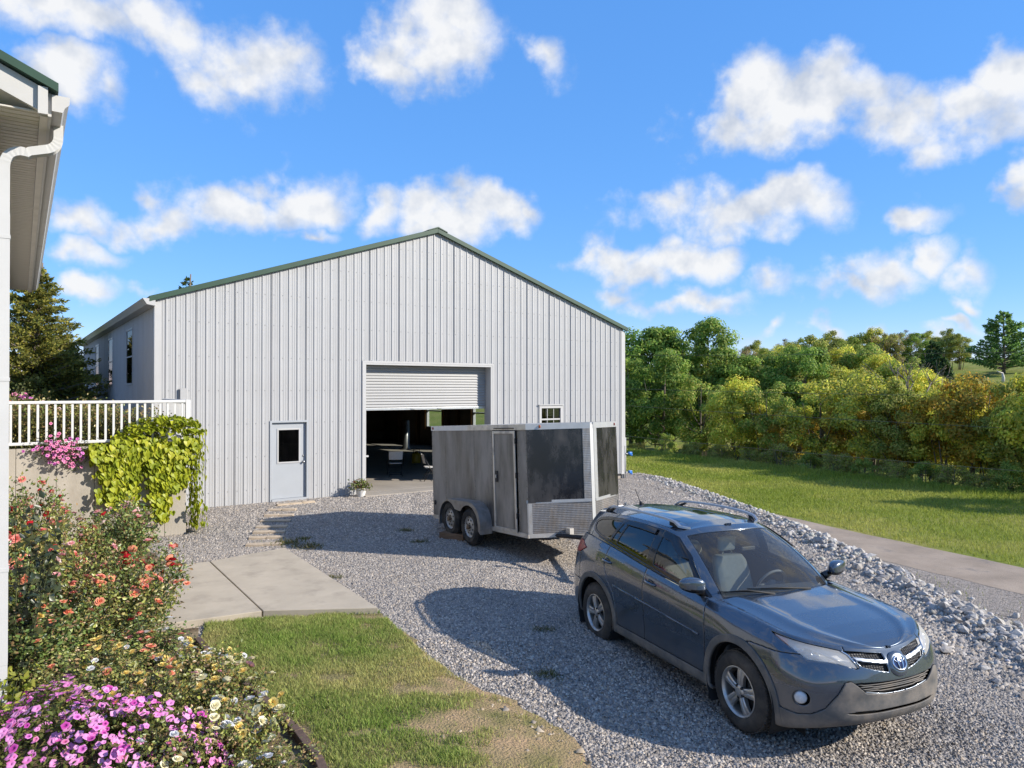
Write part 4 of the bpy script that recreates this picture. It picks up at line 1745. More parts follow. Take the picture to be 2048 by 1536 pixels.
# timber block under the rear wheel
p0 = Vector((-.815, 15.93, 0)) + tf * 1.17 + Vector((tf.y, -tf.x, 0)) * (HW + .16)
M_BLOCK = pm('weathered_timber', (.20, .125, .075), .9, var=.45, vscale=5, bump=.5, bscale=18, stretch=(.6, 5, 5))
mb = MB()
mb.box(-.30, .26, -.13, .13, 0, .125)
blk = mb.build('timber_block', M_BLOCK, bevel=.008)
blk.location = (p0.x + .06, p0.y - .05, hz(p0.x, p0.y) - .005)
blk.rotation_euler = (0, 0, TRZ + .5)
tag(blk, 'brown timber block wedged under the rear trailer wheel', 'timber block')

# flower pot by the big door
p = barn_pt(5.05, -.42)
pot = thing('flower_pot', 'white flower pot with a leafy plant beside the roll-up door', 'flower pot', (p[0], p[1], hz(p[0], p[1])), 0)
mb = MB()
mb.lathe([(.001, 0), (.10, 0), (.15, .20), (.165, .205), (.165, .235), (.15, .235), (.145, .20), (.001, .19)], 24)
mb.build('pot', pm('white_glaze', (.7, .68, .65), .4, var=.08, vscale=6), pot, autosmooth=40)

# ================================================================ house at the left edge, terrace wall, railing
M_VINYL = pm('white_vinyl', (.46, .445, .42), .5, var=.08, vscale=2)
M_SOFFIT = pm('soffit_vinyl', (.60, .555, .48), .6, var=.12, vscale=3, mottle=((.42, .37, .30), 2.0, .55, .8, .6))
M_FASCIA = pm('white_fascia', (.50, .485, .455), .5, var=.1, vscale=4, mottle=((.36, .33, .28), 3, .6, .8, .6))
M_SPOUT = pm('white_downspout', (.52, .515, .50), .42, var=.06, vscale=3, mottle=((.45, .43, .40), 4, .6, .8, .4))
HT = R(34.1)
house = thing('house', 'white house with green metal roof edge, gutter and downspout at the left edge', 'house', (-4.31, 5.96, 0), HT)
HE = 5.20     # soffit height
sl_h = .45
# walls of lapped siding: each course is its own board
mb = MB()
mb.box(-8, -.02, .02, 12.6, -.2, HE - .02)
mb.build('wall', M_VINYL, house)
cm = MB()
cm.prism([(0, 0, 0), (.016, 0, 0), (.003, 0, .2), (0, 0, .2)], (0, 12.58, 0))
cme = cm.mesh('siding_course')
cme.materials.append(M_VINYL)
z = .25
while z < HE - .22:
    o = link('siding_course', cme, house)
    o.location = (-.019, .02, z)
    z += .2
fm_ = MB()
fm_.prism([(0, 0, 0), (0, -.016, 0), (0, -.003, .2), (0, 0, .2)], (7.98, 0, 0))
fme_ = fm_.mesh('siding_course')
fme_.materials.append(M_VINYL)
z = .25
while z < HE + 3.4:
    o = link('siding_course', fme_, house)
    w_ = 1.0 if z + .2 < HE + .1 else max(.02, 1.0 - (z + .2 - HE - .12) / sl_h / 7.98)
    o.location = (-8.0, .019 if z < HE - .42 else -.001, z)
    o.scale = (w_, 1, 1)
    z += .2
# soffit boards along the eave (visible from below), each a perforated board
sm = MB()
sm.box(0, .345, 0, .296, 0, .012)
for k in range(3):
    sm.box(.0, .345, .05 + k * .1, .056 + k * .1, -.004, .001)
sme = sm.mesh('soffit_board')
sme.materials.append(M_SOFFIT)
y = -.28
while y < 12.5:
    o = link('soffit_board', sme, house)
    o.location = (-.003, y, HE)
    y += .30
MB().box(.344, .40, -.30, 12.7, HE - .035, HE + .02).build('fascia_base', M_SOFFIT, house)
MB().box(.40, .425, -.31, 12.7, HE - .03, HE + .16).build('fascia', M_FASCIA, house)
# K-style gutter
mb = MB()
gp = [(.427, HE + .14), (.427, HE + .015), (.50, HE + .012), (.515, HE + .05), (.545, HE + .085), (.548, HE + .135), (.540, HE + .135), (.536, HE + .09), (.505, HE + .055), (.495, HE + .022), (.436, HE + .025), (.436, HE + .14)]
mb.prism([(a, -.33, b) for a, b in gp], (0, 13.0, 0))
gut = mb.build('gutter', M_FASCIA, house)
MB().prism([(a, -.338, b) for a, b in [(.426, HE + .145), (.426, HE + .012), (.502, HE + .010), (.518, HE + .05), (.55, HE + .083), (.552, HE + .145)]], (0, .007, 0)).build('end_cap', M_FASCIA, gut)
# gable rake and roof
mb = MB()
mb.prism([(.40, -.34, HE - .03), (.40, -.34, HE + .17), (-8, -.34, HE + .17 + 8.4 * sl_h), (-8, -.34, HE - .06 + 8.4 * sl_h)], (0, .03, 0))
mb.build('rake_board', M_FASCIA, house)
MB().box(.33, .398, -.375, -.342, HE - .035, HE + .185).build('corner_block', M_FASCIA, house)
mb = MB()
mb.prism([(.34, -.308, HE - .0), (.34, -.308, HE + .012), (-8, -.308, HE + .012 + 8.34 * sl_h), (-8, -.308, HE + 8.34 * sl_h)], (0, .32, 0))
mb.build('rake_soffit', M_SOFFIT, house)
mb = MB()
mb.prism([(.47, -.40, HE + .155), (.47, -.40, HE + .225), (-8, -.40, HE + .225 + 8.47 * sl_h), (-8, -.40, HE + .155 + 8.47 * sl_h)], (0, 13.2, 0))
mb.build('roof', M_GREEN, house)
mb = MB()
mb.prism([(-.02, .0, HE - .2), (-.02, .0, HE + .155), (-8, .0, HE + .155 + 8 * sl_h), (-8, .0, HE - .2)], (0, .02, 0))
mb.build('gable_wall', M_VINYL, house)


# downspout: ribbed rectangular pipe swept along its path
def spout(path, w, d, name, parent, axis_y, mat):
    path = [Vector(p) for p in path]
    V, F = [], []
    prof = []
    for k in range(5):
        prof += [(-w + 2 * w * (k + .0) / 5, -d), (-w + 2 * w * (k + .25) / 5, -d + .005), (-w + 2 * w * (k + .75) / 5, -d + .005)]
    prof.append((w, -d))
    prof += [(w, d)]
    for k in range(5):
        q = 4 - k
        prof += [(-w + 2 * w * (q + .75) / 5, d - .005), (-w + 2 * w * (q + .25) / 5, d - .005), (-w + 2 * w * q / 5, d)]
    n = len(prof)
    for i, p in enumerate(path):
        t = (path[min(i + 1, len(path) - 1)] - path[max(i - 1, 0)]).normalized()
        s = axis_y.normalized()
        u = s.cross(t).normalized()
        crimp = 1.0 + (.025 if (i % 2 and 2 < i < len(path) - 2) else 0)
        for (a, b) in prof:
            V.append(p + s * a * crimp + u * b * crimp)
    for i in range(len(path) - 1):
        for k in range(n):
            F.append((i * n + k, i * n + (k + 1) % n, (i + 1) * n + (k + 1) % n, (i + 1) * n + k))
    F.append(tuple(range(n)))
    F.append(tuple((len(path) - 1) * n + k for k in range(n)))
    mb = MB()
    mb.add(V, F)
    return mb.build(name, mat, parent)


def arc(c, r, a0, a1, n, y):
    return [(c[0] + r * math.cos(a0 + (a1 - a0) * k / n), y, c[1] + r * math.sin(a0 + (a1 - a0) * k / n)) for k in range(n + 1)]


ys_ = .12
pth = [(.487, ys_, HE + .03), (.487, ys_, HE - .06)]
pth += arc((.367, HE - .08), .12, 0, R(-72), 9, ys_)
pth += [(.28, ys_, HE - .235)]
pth += arc((.225, HE - .365), .12, R(72), R(180), 11, ys_)
pth += [(.105, ys_, HE - .8)]
spt = spout(pth, .050, .036, 'downspout', house, Vector((0, 1, 0)), M_SPOUT)
spout([(.105, ys_, HE - .78), (.105, ys_, 1.2), (.105, ys_, .62)], .052, .038, 'downspout', house, Vector((0, 1, 0)), M_SPOUT)
spout([(.105, ys_, .64), (.105, ys_, .45), (.10, ys_ - .0, .30), (.07, ys_, .18)], .050, .036, 'downspout_shoe', house, Vector((0, 1, 0)), M_SPOUT)
for zz in (1.4, 3.0, 4.2):
    MB().box(.0, .148, ys_ - .056, ys_ + .056, zz, zz + .03).build('strap', M_SPOUT, house)

# ---- terrace retaining wall, parallel to the barn front
M_WALL = pm('cast_concrete', (.40, .36, .30), .9, var=.2, vscale=1.3, bump=.25, bscale=25, spec=.2, mottle=((.24, .205, .16), 1.4, .52, .75, .65), stretch=(1, 1, .6))
WE = np.array([-6.6, 14.75])           # right end of the wall on the ground
WTOP = 1.845
tw = thing('retaining_wall', 'stained cast concrete retaining wall holding the terrace by the barn', 'wall', (WE[0], WE[1], 0), BARN_TH)
mb = MB()
cast = [-.02, -.42, -1.02, -1.64, -2.26, -2.88, -3.6]
for a, b in zip(cast[:-1], cast[1:]):
    MB().box(b + .003, a - .003, 0, .22, -.3, WTOP).build('cast_panel', M_WALL, tw, bevel=.006)
MB().box(-.24, -.02, .223, 3.05, -.3, WTOP - .002).build('return_wall', M_WALL, tw, bevel=.01)
mb = MB()
for a in cast[1:-1]:
    for z in (.45, 1.25):
        mb.box(a - .035, a + .035, -.003, .0, z, z + .018)
mb.build('form_ties', pm('rusty_tie', (.13, .09, .06), .8), tw)['kind'] = 'stuff'
# terrace soil behind it
mb = MB()
pl = [WE + BU * -.25 + BN * .2, WE + BU * -.25 + BN * 3.05, barn_pt(-.06, .1), barn_pt(-.06, 24), barn_pt(-16, 24), barn_pt(-16, -3), WE + BU * -3.4 + BN * .2]
mb.prism([(q[0], q[1], .9) for q in pl], (0, 0, .78))
ter = mb.build('terrace', M_BED)
tag(ter, 'raised planted terrace beside the barn', None, None, 'structure')

# railing
M_RAILW = pm('white_rail_vinyl', (.60, .595, .58), .4, var=.03, vscale=3)
rl = thing('railing', 'white picket railing along the top of the retaining wall', 'railing', (WE[0], WE[1], WTOP), BARN_TH)
L0, L1 = -3.08, -.02
MB().box(L0, L1, .07, .15, .815, .87).build('top_rail', M_RAILW, rl, bevel=.012)
MB().box(L0, L1, .08, .14, .06, .115).build('bottom_rail', M_RAILW, rl, bevel=.01)
bal = MB()
bal.box(-.019, .019, -.019, .019, 0, .70)
bme = bal.mesh('baluster')
bme.materials.append(M_RAILW)
x = L1 - .06
while x > L0:
    o = link('baluster', bme, rl)
    o.location = (x, .11, .1152)
    x -= .137
for xx in (L1 + .045, L0 - .05):
    MB().box(xx - .045, xx + .045, .065, .155, -.001, .875).build('post', M_RAILW, rl, bevel=.006)
# side run back to the barn
MB().box(L1 + .01, L1 + .08, .157, 2.95, .815, .87).build('top_rail', M_RAILW, rl, bevel=.012)
MB().box(L1 + .02, L1 + .07, .157, 2.95, .06, .115).build('bottom_rail', M_RAILW, rl, bevel=.01)
y = .27
while y < 2.9:
    o = link('baluster', bme, rl)
    o.location = (L1 + .045, y, .1152)
    y += .137

# timber edging round the flower bed
M_EDGE = pm('bed_edging', (.12, .075, .055), .85, var=.35, vscale=8, bump=.3, bscale=30)
eg = [(-3.60, 8.31), (-2.98, 7.49), (-2.39, 6.83), (-1.78, 6.05), (-1.48, 5.59), (-1.21, 5.0), (-.7, 3.4)]
for k, (a, b) in enumerate(zip(eg[:-1], eg[1:])):
    a, b = Vector((a[0], a[1], 0)), Vector((b[0], b[1], 0))
    d = (b - a).normalized()
    nn = Vector((-d.y, d.x, 0)) * .035
    mb = MB()
    za = hz(a.x, a.y)
    a2, b2 = a + d * .004, b - d * .004
    mb.prism([a2 - nn + Vector((0, 0, za - .05)), b2 - nn + Vector((0, 0, za - .05)), b2 + nn + Vector((0, 0, za - .05)), a2 + nn + Vector((0, 0, za - .05))], (0, 0, .15))
    o = mb.build('edging_board', M_EDGE, bevel=.006)
    tag(o, 'brown bed edging board beside the lawn, %s from the concrete walk' % ORD[k], 'edging', 'edging boards round the flower bed')

# ================================================================ plants
def rnd_dirs(r, n, up=0.0):
    d = r.normal(size=(n, 3))
    d[:, 2] += up
    return d / np.linalg.norm(d, axis=1)[:, None]


def leaf_arrays(P, size, cols, seed, aspect=.5, up=0.0, axis=None, fold=.18, jit=.22, nrm=None):
    """folded diamond leaves: base, two sides, tip"""
    r = np.random.default_rng(seed)
    n = len(P)
    d = rnd_dirs(r, n, up) if axis is None else axis
    q = rnd_dirs(r, n)
    if nrm is not None:
        q = nrm + q * .55
        d = np.cross(q, rnd_dirs(r, n))
        d /= np.linalg.norm(d, axis=1)[:, None] + 1e-9
    s = np.cross(d, q)
    s /= np.linalg.norm(s, axis=1)[:, None] + 1e-9
    nn = np.cross(s, d)
    L = (size * r.uniform(1 - jit, 1 + jit, n))[:, None]
    V = np.zeros((n, 4, 3))
    V[:, 0] = P
    V[:, 1] = P + d * L * .45 + s * L * aspect * .5 + nn * L * fold
    V[:, 2] = P + d * L
    V[:, 3] = P + d * L * .45 - s * L * aspect * .5 + nn * L * fold
    F = (np.array([(0, 1, 2), (0, 2, 3)])[None] + (np.arange(n) * 4)[:, None, None]).reshape(-1, 3)
    return V.reshape(-1, 3), F, np.repeat(cols, 4, axis=0)


def pal_cols(r, n, pal, spread=.25):
    pal = np.array(pal)
    c = pal[r.integers(0, len(pal), n)]
    return c * r.uniform(1 - spread, 1 + spread, (n, 1))


M_LEAF = pm('leaf', (.1, .14, .03), .6, attr='Col', spec=.25, transl=.48)
M_LEAFSH = pm('glossy_leaf', (.1, .14, .03), .35, attr='Col', spec=.5, transl=.22)
M_BARK = pm('bark', (.20, .165, .125), .95, var=.4, vscale=6, bump=.6, bscale=14, stretch=(1, 1, .3))
M_STEM = pm('green_stem', (.07, .085, .03), .7, var=.3, vscale=8)


def tree_meshes(name, seed, H, Rc, zlo, nclump, per, leaf, pal, crown='round', trunk_r=.13, sparse=1.0):
    r = np.random.default_rng(seed)
    cl = []
    nclump, per = int(nclump * 1.6), int(per * (.72 if crown == 'cone' else 1.3))
    leaf = leaf * (1.0 if crown == 'cone' else .74)
    while len(cl) < nclump:
        u = rnd_dirs(r, 1)[0] * r.uniform(.35, 1.0) ** .5
        z = zlo + (H - zlo) * (u[2] * .5 + .5)
        f = (z - zlo) / (H - zlo)
        if crown == 'round':
            w = 1.0
        elif crown == 'cone':
            w = max(.06, 1.15 - f) * 1.0
            u = u / max(.3, np.hypot(u[0], u[1]) + .3)
        else:                                    # 'bush': wide low
            w = 1.05 - .35 * f
        cl.append((u[0] * Rc * w, u[1] * Rc * w, z, f))
    cl = np.array(cl)
    P, C, S, NN = [], [], [], []
    for (x, y, z, f) in cl:
        n = int(per * r.uniform(.5, 1.4))
        cr = (Rc * .27 if crown != 'cone' else Rc * .22 * (1.2 - f)) * r.uniform(.7, 1.25)
        q = rnd_dirs(r, n) * (r.uniform(0, 1, (n, 1)) ** .4) * cr
        q[:, 2] *= .7
        P.append(q + np.array([x, y, z]))
        NN.append(q / (np.linalg.norm(q, axis=1)[:, None] + 1e-6) + np.array([x * .5 / Rc, y * .5 / Rc, .45]))
        tone = r.uniform(.72, 1.25)
        C.append(pal_cols(r, n, pal, .22) * tone)
        S.append(np.full(n, leaf))
    P, C, S = np.concatenate(P), np.concatenate(C), np.concatenate(S)
    P[:, 2] = np.maximum(P[:, 2], .05)
    V, F, CC = leaf_arrays(P, S, C, seed + 1, .62, .15, nrm=np.concatenate(NN), fold=.08)
    cm = mesh_np(name + '_crown', V, F, False, CC)
    cm.materials.append(M_LEAF)
    mb = MB()
    lean = r.uniform(-.06, .06, 2) * H
    tp = [(0, 0, -.5), (lean[0] * .3, lean[1] * .3, H * .3), (lean[0] * .7, lean[1] * .7, H * .6), (lean[0], lean[1], H * .88)]
    mb.tube(tp, [trunk_r, trunk_r * .8, trunk_r * .5, trunk_r * .12], 7)
    for k in range(3 if H < 9 else 1):
        a_ = r.uniform(0, 6.28)
        q_ = np.array([math.cos(a_), math.sin(a_), 0])
        mb.tube([q_ * .15 * Rc - np.array([0, 0, .5]), q_ * .3 * Rc + np.array([0, 0, H * .35]), q_ * .55 * Rc + np.array([0, 0, H * .75])], [trunk_r * .55, trunk_r * .42, trunk_r * .1], 6)
    for (x, y, z, f) in cl[:: max(1, nclump // 16)]:
        h0 = max(.12 * H, z * .55)
        k = h0 / H
        b = np.array([lean[0] * k, lean[1] * k, h0])
        e = np.array([x, y, z])
        m = b * .5 + e * .5 + np.array([0, 0, -.05 * H])
        mb.tube([b, m, e], [trunk_r * .42, trunk_r * .26, trunk_r * .07], 5)
    tm = mb.mesh(name + '_trunk', True)
    tm.materials.append(M_BARK)
    return cm, tm


def place_tree(meshes, name, label, cat, x, y, s, rz, group=None, z=None, sz=None):
    cm, tm = meshes
    t = thing(name, label, cat, (x, y, hz(x, y) if z is None else z), rz, group)
    t.scale = (s, s, s if sz is None else sz)
    link('crown', cm, t)
    link('trunk', tm, t)
    return t


GREENS = [(0.178, 0.310, 0.047), (0.252, 0.384, 0.065), (0.132, 0.236, 0.042), (0.325, 0.414, 0.084)]
OLIVE = [(0.315, 0.375, 0.066), (0.420, 0.435, 0.090), (0.225, 0.285, 0.055), (0.510, 0.465, 0.120)]
YELG = [(0.549, 0.578, 0.072), (0.694, 0.650, 0.092), (0.377, 0.449, 0.063), (0.810, 0.679, 0.116)]
GOLD = [(.52, .37, .045), (.46, .36, .05), (.38, .32, .05), (.55, .31, .045), (.30, .28, .05)]
BROWN = [(0.332, 0.244, 0.117), (0.254, 0.205, 0.098), (0.234, 0.225, 0.069), (0.390, 0.293, 0.137)]
DKEV = [(0.058, 0.114, 0.038), (0.083, 0.146, 0.046), (0.114, 0.177, 0.042), (0.046, 0.087, 0.034)]
T_GREEN = [tree_meshes('green_tree', 11, 11, 3.7, 1.2, 46, 190, .34, GREENS, 'round', .2), tree_meshes('green_tree_b', 12, 10, 3.3, .8, 42, 190, .32, GREENS + OLIVE[:1], 'round', .18)]
T_OLIVE = [tree_meshes('olive_tree', 13, 7, 2.6, 1.1, 38, 180, .25, OLIVE, 'bush', .12), tree_meshes('olive_tree_b', 14, 6.5, 2.4, 1.0, 36, 180, .24, OLIVE + GREENS[:2], 'round', .1)]
T_YELG = [tree_meshes('yellow_green_tree', 15, 6, 2.3, 1.1, 38, 190, .23, YELG, 'bush', .1), tree_meshes('yellow_green_tree_b', 16, 6.5, 2.2, 1.2, 36, 185, .23, YELG + OLIVE, 'round', .1)]
T_GOLD = [tree_meshes('golden_tree', 17, 6.5, 2.2, 1.2, 36, 180, .22, GOLD, 'round', .11), tree_meshes('golden_tree_b', 18, 6, 2.4, 1.1, 36, 170, .22, GOLD + YELG, 'bush', .1)]
T_BROWN = [tree_meshes('thinning_tree', 19, 7, 2.2, 1.8, 30, 55, .2, BROWN, 'round', .14), tree_meshes('brown_tree', 20, 6, 2.3, .6, 34, 150, .24, BROWN + OLIVE[:2], 'round', .12)]
T_DARK = [tree_meshes('dark_cedar', 21, 8, 2.2, .4, 60, 120, .26, DKEV, 'cone', .14), tree_meshes('dark_cedar_b', 22, 6, 1.7, .2, 52, 110, .24, DKEV, 'cone', .1)]
T_SHRUB = [tree_meshes('shrub', 23, 2.2, 1.5, .05, 26, 120, .15, OLIVE + BROWN[:1], 'bush', .05), tree_meshes('shrub_b', 24, 2.4, 1.4, .05, 26, 120, .15, GREENS + OLIVE, 'bush', .05)]

tl_d = dense(TREELINE[1:], .4)
tl_t = np.gradient(tl_d, axis=0)
tl_t /= np.linalg.norm(tl_t, axis=1)[:, None]
tl_n = np.stack([tl_t[:, 1], -tl_t[:, 0]], 1)     # right-hand side when walking away = beyond the trees
tl_s = np.concatenate([[0], np.cumsum(np.hypot(*np.diff(tl_d, axis=0).T))])


def along(s, off):
    x = np.interp(s, tl_s, tl_d[:, 0])
    y = np.interp(s, tl_s, tl_d[:, 1])
    nx = np.interp(s, tl_s, tl_n[:, 0])
    ny = np.interp(s, tl_s, tl_n[:, 1])
    return x + nx * off, y + ny * off


def px_of(x, y):
    return 1024 + 1450 * x / y


KN = {'G': ('green leafy tree', T_GREEN), 'O': ('olive green tree', T_OLIVE), 'Y': ('yellow green tree', T_YELG), 'D': ('golden autumn tree', T_GOLD),
      'B': ('brown thinning tree', T_BROWN), 'E': ('dark cedar tree', T_DARK), 'S': ('low shrub', T_SHRUB)}
NM = {'G': 'leafy_tree', 'O': 'olive_tree', 'Y': 'yellow_green_tree', 'D': 'golden_tree', 'B': 'thinning_tree', 'E': 'cedar_tree', 'S': 'shrub'}


def row(specs, words, group):
    """specs: (image column, distance, kind, scale); words: how the row is told apart"""
    specs = sorted(specs)
    for i, (px, dist, k, s) in enumerate(specs):
        x = (px - 1024) / 1450.0 * dist
        rr = random.Random(int(px * 7 + dist))
        kind, ms = KN[k]
        place_tree(ms[rr.randrange(2)], NM[k], '%s, %s from the barn in the %s' % (kind, ORD[i], words), 'shrub' if k == 'S' else 'tree',
                   x, dist, s * rr.uniform(.95, 1.05), rr.uniform(0, 6.28), group, sz=s * rr.uniform(.84, 1.16))


# hedge-like shrubs at the very edge of the grass
row([(1275, 56, 'S', 0.62), (1330, 53, 'S', 0.68), (1385, 50, 'S', 0.62), (1440, 48.5, 'S', 0.74), (1500, 46, 'S', 0.62), (1560, 43.5, 'S', 0.74), (1620, 42, 'S', 0.62), (1675, 40.5, 'S', 0.71),
     (1730, 39, 'S', 0.62), (1790, 37.5, 'S', 0.71), (1850, 36, 'S', 0.62), (1905, 34.8, 'S', 0.71), (1960, 33.5, 'S', 0.62), (2015, 32.5, 'S', 0.68)],
    'line of shrubs edging the grass', 'shrubs edging the grass')
# front row of small trees
row([(1262, 60, 'G', .95), (1325, 58, 'G', .8), (1400, 55, 'O', .95), (1475, 49.5, 'Y', .98), (1532, 48, 'O', .78), (1580, 47, 'D', .8), (1642, 44.5, 'Y', 1.02), (1698, 43.8, 'D', .74),
     (1745, 42, 'Y', 1.04), (1798, 40, 'O', .72), (1842, 39.5, 'D', .9), (1893, 38.0, 'Y', .85), (1945, 37, 'D', 1.0), (1990, 36, 'Y', .8), (2045, 34.5, 'O', .82), (2085, 33, 'Y', .95)],
    'front row of trees behind the shrubs', 'front row of trees beyond the road')
# second row, taller
row([(1285, 66, 'G', 1.16), (1345, 65, 'G', 1.2), (1410, 63, 'G', 1.08), (1465, 62, 'O', 1.4), (1505, 60, 'G', .95), (1560, 60, 'O', 1.3), (1600, 58, 'G', .8), (1640, 58, 'D', 1.0), (1690, 56, 'Y', 1.08), (1735, 55, 'Y', 1.0),
     (1785, 50, 'B', 1.0), (1835, 52, 'Y', .98), (1900, 50, 'D', .85), (1955, 46, 'D', 1.05), (2030, 45, 'E', .6)],
    'taller second row of trees', 'second row of trees beyond the road')
# mid slope behind the second row
row([(1545, 76, 'O', 1.25), (1580, 73, 'Y', 1.2), (1618, 75, 'O', 1.2), (1655, 72, 'D', 1.15), (1690, 74, 'Y', 1.2), (1728, 72, 'O', 1.15), (1765, 68, 'Y', 1.05), (1805, 66, 'O', 1.0), (1850, 62, 'Y', .95),
     (1888, 60, 'D', .85)],
    'mid slope row behind the second', 'trees on the lower slope')
# ridge
rs = []
for k in range(21):
    rs.append((1490 + k * 21.5, 116 + 9 * ((k * 37) % 10) / 10, 'BOOYBOBGO'[k % 9], (.62 if 'BOOYBOBGO'[k % 9] == 'G' else 1.0) * (1.1 - .30 * smoothstep(1750, 1950, 1490 + k * 21.5))))
row(rs, 'far ridge line of trees', 'trees on the far ridge')
row([(1820, 88, 'E', .95), (1842, 84, 'E', .98), (1880, 82, 'E', 1.28), (1868, 86, 'E', 1.0), (1905, 84, 'Y', .55)],
    'clump on the hillside', 'trees clumped on the hillside')
# trees right of the frame whose shadows reach the grass
for i, (x, y, k, s) in enumerate([(26.0, 26.5, 'O', .95), (28.0, 20.5, 'Y', .95), (29.5, 13.5, 'O', 1.0), (27.5, 31, 'D', 1.0), (31.0, 25.5, 'Y', 1.05), (32.5, 18.5, 'O', 1.05), (34.0, 11, 'D', 1.0), (36, 31, 'G', .8), (38, 22, 'G', .8)]):
    kind, ms = KN[k]
    place_tree(ms[i % 2], NM[k], '%s standing just right of the view, %s from the road bend' % (kind, ORD[i]), 'tree', x, y, s, i * 1.3, 'trees right of the view')


def conifer(name, seed, H, R0, pal, leaf, nb, droop, per, spread=.12, openness=0.0, power=.8):
    r = np.random.default_rng(seed)
    P, C, A = [], [], []
    mb = MB()
    mb.tube([(0, 0, -.4), (0, 0, H * .5), (.03 * H, 0, H)], [.03 * H, .018 * H, .004 * H], 7)
    for i in range(nb):
        f = (i + r.uniform(0, 1)) / nb
        z = H * (.04 + .93 * f)
        ln = R0 * (1 - f) ** power * r.uniform(.62, 1.12) + .12
        a = i * 2.399 + r.uniform(-.4, .4)
        d = np.array([math.cos(a), math.sin(a), 0])
        tip = d * ln + np.array([0, 0, z + ln * droop + r.uniform(-.1, .1)])
        b0 = np.array([0, 0, z])
        mb.tube([b0, (b0 + tip) / 2 + np.array([0, 0, -.03 * ln]), tip], [.012 * H * (1 - f) + .01, .008 * H * (1 - f) + .006, .004], 5)
        n = int(per * (ln / R0) + 20)
        t = r.uniform(.15 + openness, 1.05, n)
        q = b0 + (tip - b0) * t[:, None] + rnd_dirs(r, n) * (spread * ln + .08) * (1.15 - .6 * t[:, None]) * r.uniform(.2, 1, (n, 1)) * np.array([1, 1, .55])
        P.append(q)
        ax = d * .8 + rnd_dirs(r, n) * .75
        A.append(ax / np.linalg.norm(ax, axis=1)[:, None])
        C.append(pal_cols(r, n, pal, .25) * r.uniform(.8, 1.2))
    P, C, A = np.concatenate(P), np.concatenate(C), np.concatenate(A)
    V, F, CC = leaf_arrays(P, np.full(len(P), leaf), C, seed + 5, .38, 0, A, .1)
    cm = mesh_np(name + '_crown', V, F, False, CC)
    cm.materials.append(M_LEAF)
    tm = mb.mesh(name + '_trunk', True)
    tm.materials.append(M_BARK)
    return cm, tm


JUN = [(0.277, 0.269, 0.051), (0.342, 0.316, 0.064), (0.195, 0.212, 0.046), (0.139, 0.164, 0.042), (0.391, 0.346, 0.081)]
place_tree(conifer('juniper', 41, 6.0, 2.35, JUN, .15, 170, .2, 230, .2), 'juniper_tree', 'olive gold juniper tree with feathery branches behind the white railing', 'tree', -15.9, 24.2, 1.0, .5, z=1.6, sz=.93)
place_tree(conifer('juniper_low', 42, 3.4, 1.15, JUN, .15, 70, .22, 160, .22), 'juniper_tree', 'lower juniper spreading towards the barn beside the tall one', 'tree', -16.6, 26.8, 1.0, 2.5, z=1.6)
x = (372 - 1024) / 1450 * 47
place_tree(conifer('cedar_top', 43, 9.5, 2.0, DKEV + JUN[:1], .2, 80, .2, 140, .16), 'cedar_tree', 'cedar whose tip shows above the barn roof edge', 'tree', x, 47, 1.0, 0, z=1.2, sz=.97)
PINE = [(0.157, 0.284, 0.080), (0.206, 0.346, 0.095), (0.112, 0.221, 0.063), (0.269, 0.395, 0.095)]
place_tree(conifer('pine', 44, 8.4, 5.0, PINE, .40, 75, .24, 240, .12, .1, .7), 'pine_tree', 'lone spreading pine on the far hill at the right', 'tree', (2008 - 1024) / 1450 * 105, 105, 1.0, 1.0, sz=1.08)

# bare branching tree in front of the hillside
r = random.Random(5)
bt = thing('bare_tree', 'nearly leafless dark branched tree among the yellow trees', 'tree', ((1787 - 1024) / 1450 * 47, 47, hz((1787 - 1024) / 1450 * 47, 47)), 0)
mb = MB()


def limb(p, d, ln, rad, lev):
    q = p + d * ln
    mb.tube([p, p + d * ln * .5 + Vector((r.uniform(-.06, .06), r.uniform(-.06, .06), 0)) * ln, q], [rad, rad * .85, rad * .65], 5)
    if lev == 0:
        return
    for k in range(3 if lev > 1 else 2):
        nd = (d + Vector((r.uniform(-.9, .9), r.uniform(-.9, .9), r.uniform(-.15, .5)))).normalized()
        limb(q, nd, ln * r.uniform(.55, .78), rad * .58, lev - 1)


limb(Vector((0, 0, -.3)), Vector((.05, 0, 1)), 3.3, .13, 4)
mb.build('trunk', M_BARK, bt, True)

# posts and poles on the hill, overhead wires
M_POLE = pm('grey_pole', (.28, .24, .19), .9, var=.2, vscale=5)
xx = (1766 - 1024) / 1450 * 75
pole = thing('utility_pole', 'weathered wooden utility pole rising behind the yellow trees', 'pole', (xx, 75, hz(xx, 75)), 0)
MB().tube([(0, 0, -.3), (0, 0, 6.3 - hz(xx, 75))], [.10, .075], 8).build('shaft', M_POLE, pole, True)
MB().box(-.55, .55, -.05, .05, 5.7 - hz(xx, 75), 5.8 - hz(xx, 75)).build('crossarm', M_POLE, pole)
xx = (1905 - 1024) / 1450 * 92
fp = thing('fence_post', 'dark fence post on the far pasture', 'post', (xx, 92, hz(xx, 92)), 0)
MB().tube([(0, 0, -.3), (0, 0, 1.05), (0, 0, 1.1)], [.09, .08, .05], 7).build('shaft', M_POLE, fp, True)
xx = (2004 - 1024) / 1450 * 96
st = thing('dead_stump', 'small pale broken stump on the pasture below the pine', 'stump', (xx, 96, hz(xx, 96)), 0)
M_PALE = pm('bleached_wood', (.62, .56, .48), .9, var=.25, vscale=4)
MB().tube([(.1, 0, -.2), (.2, 0, .6), (.05, 0, 1.25)], [.22, .18, .12], 8).build('stem', M_PALE, st, True)
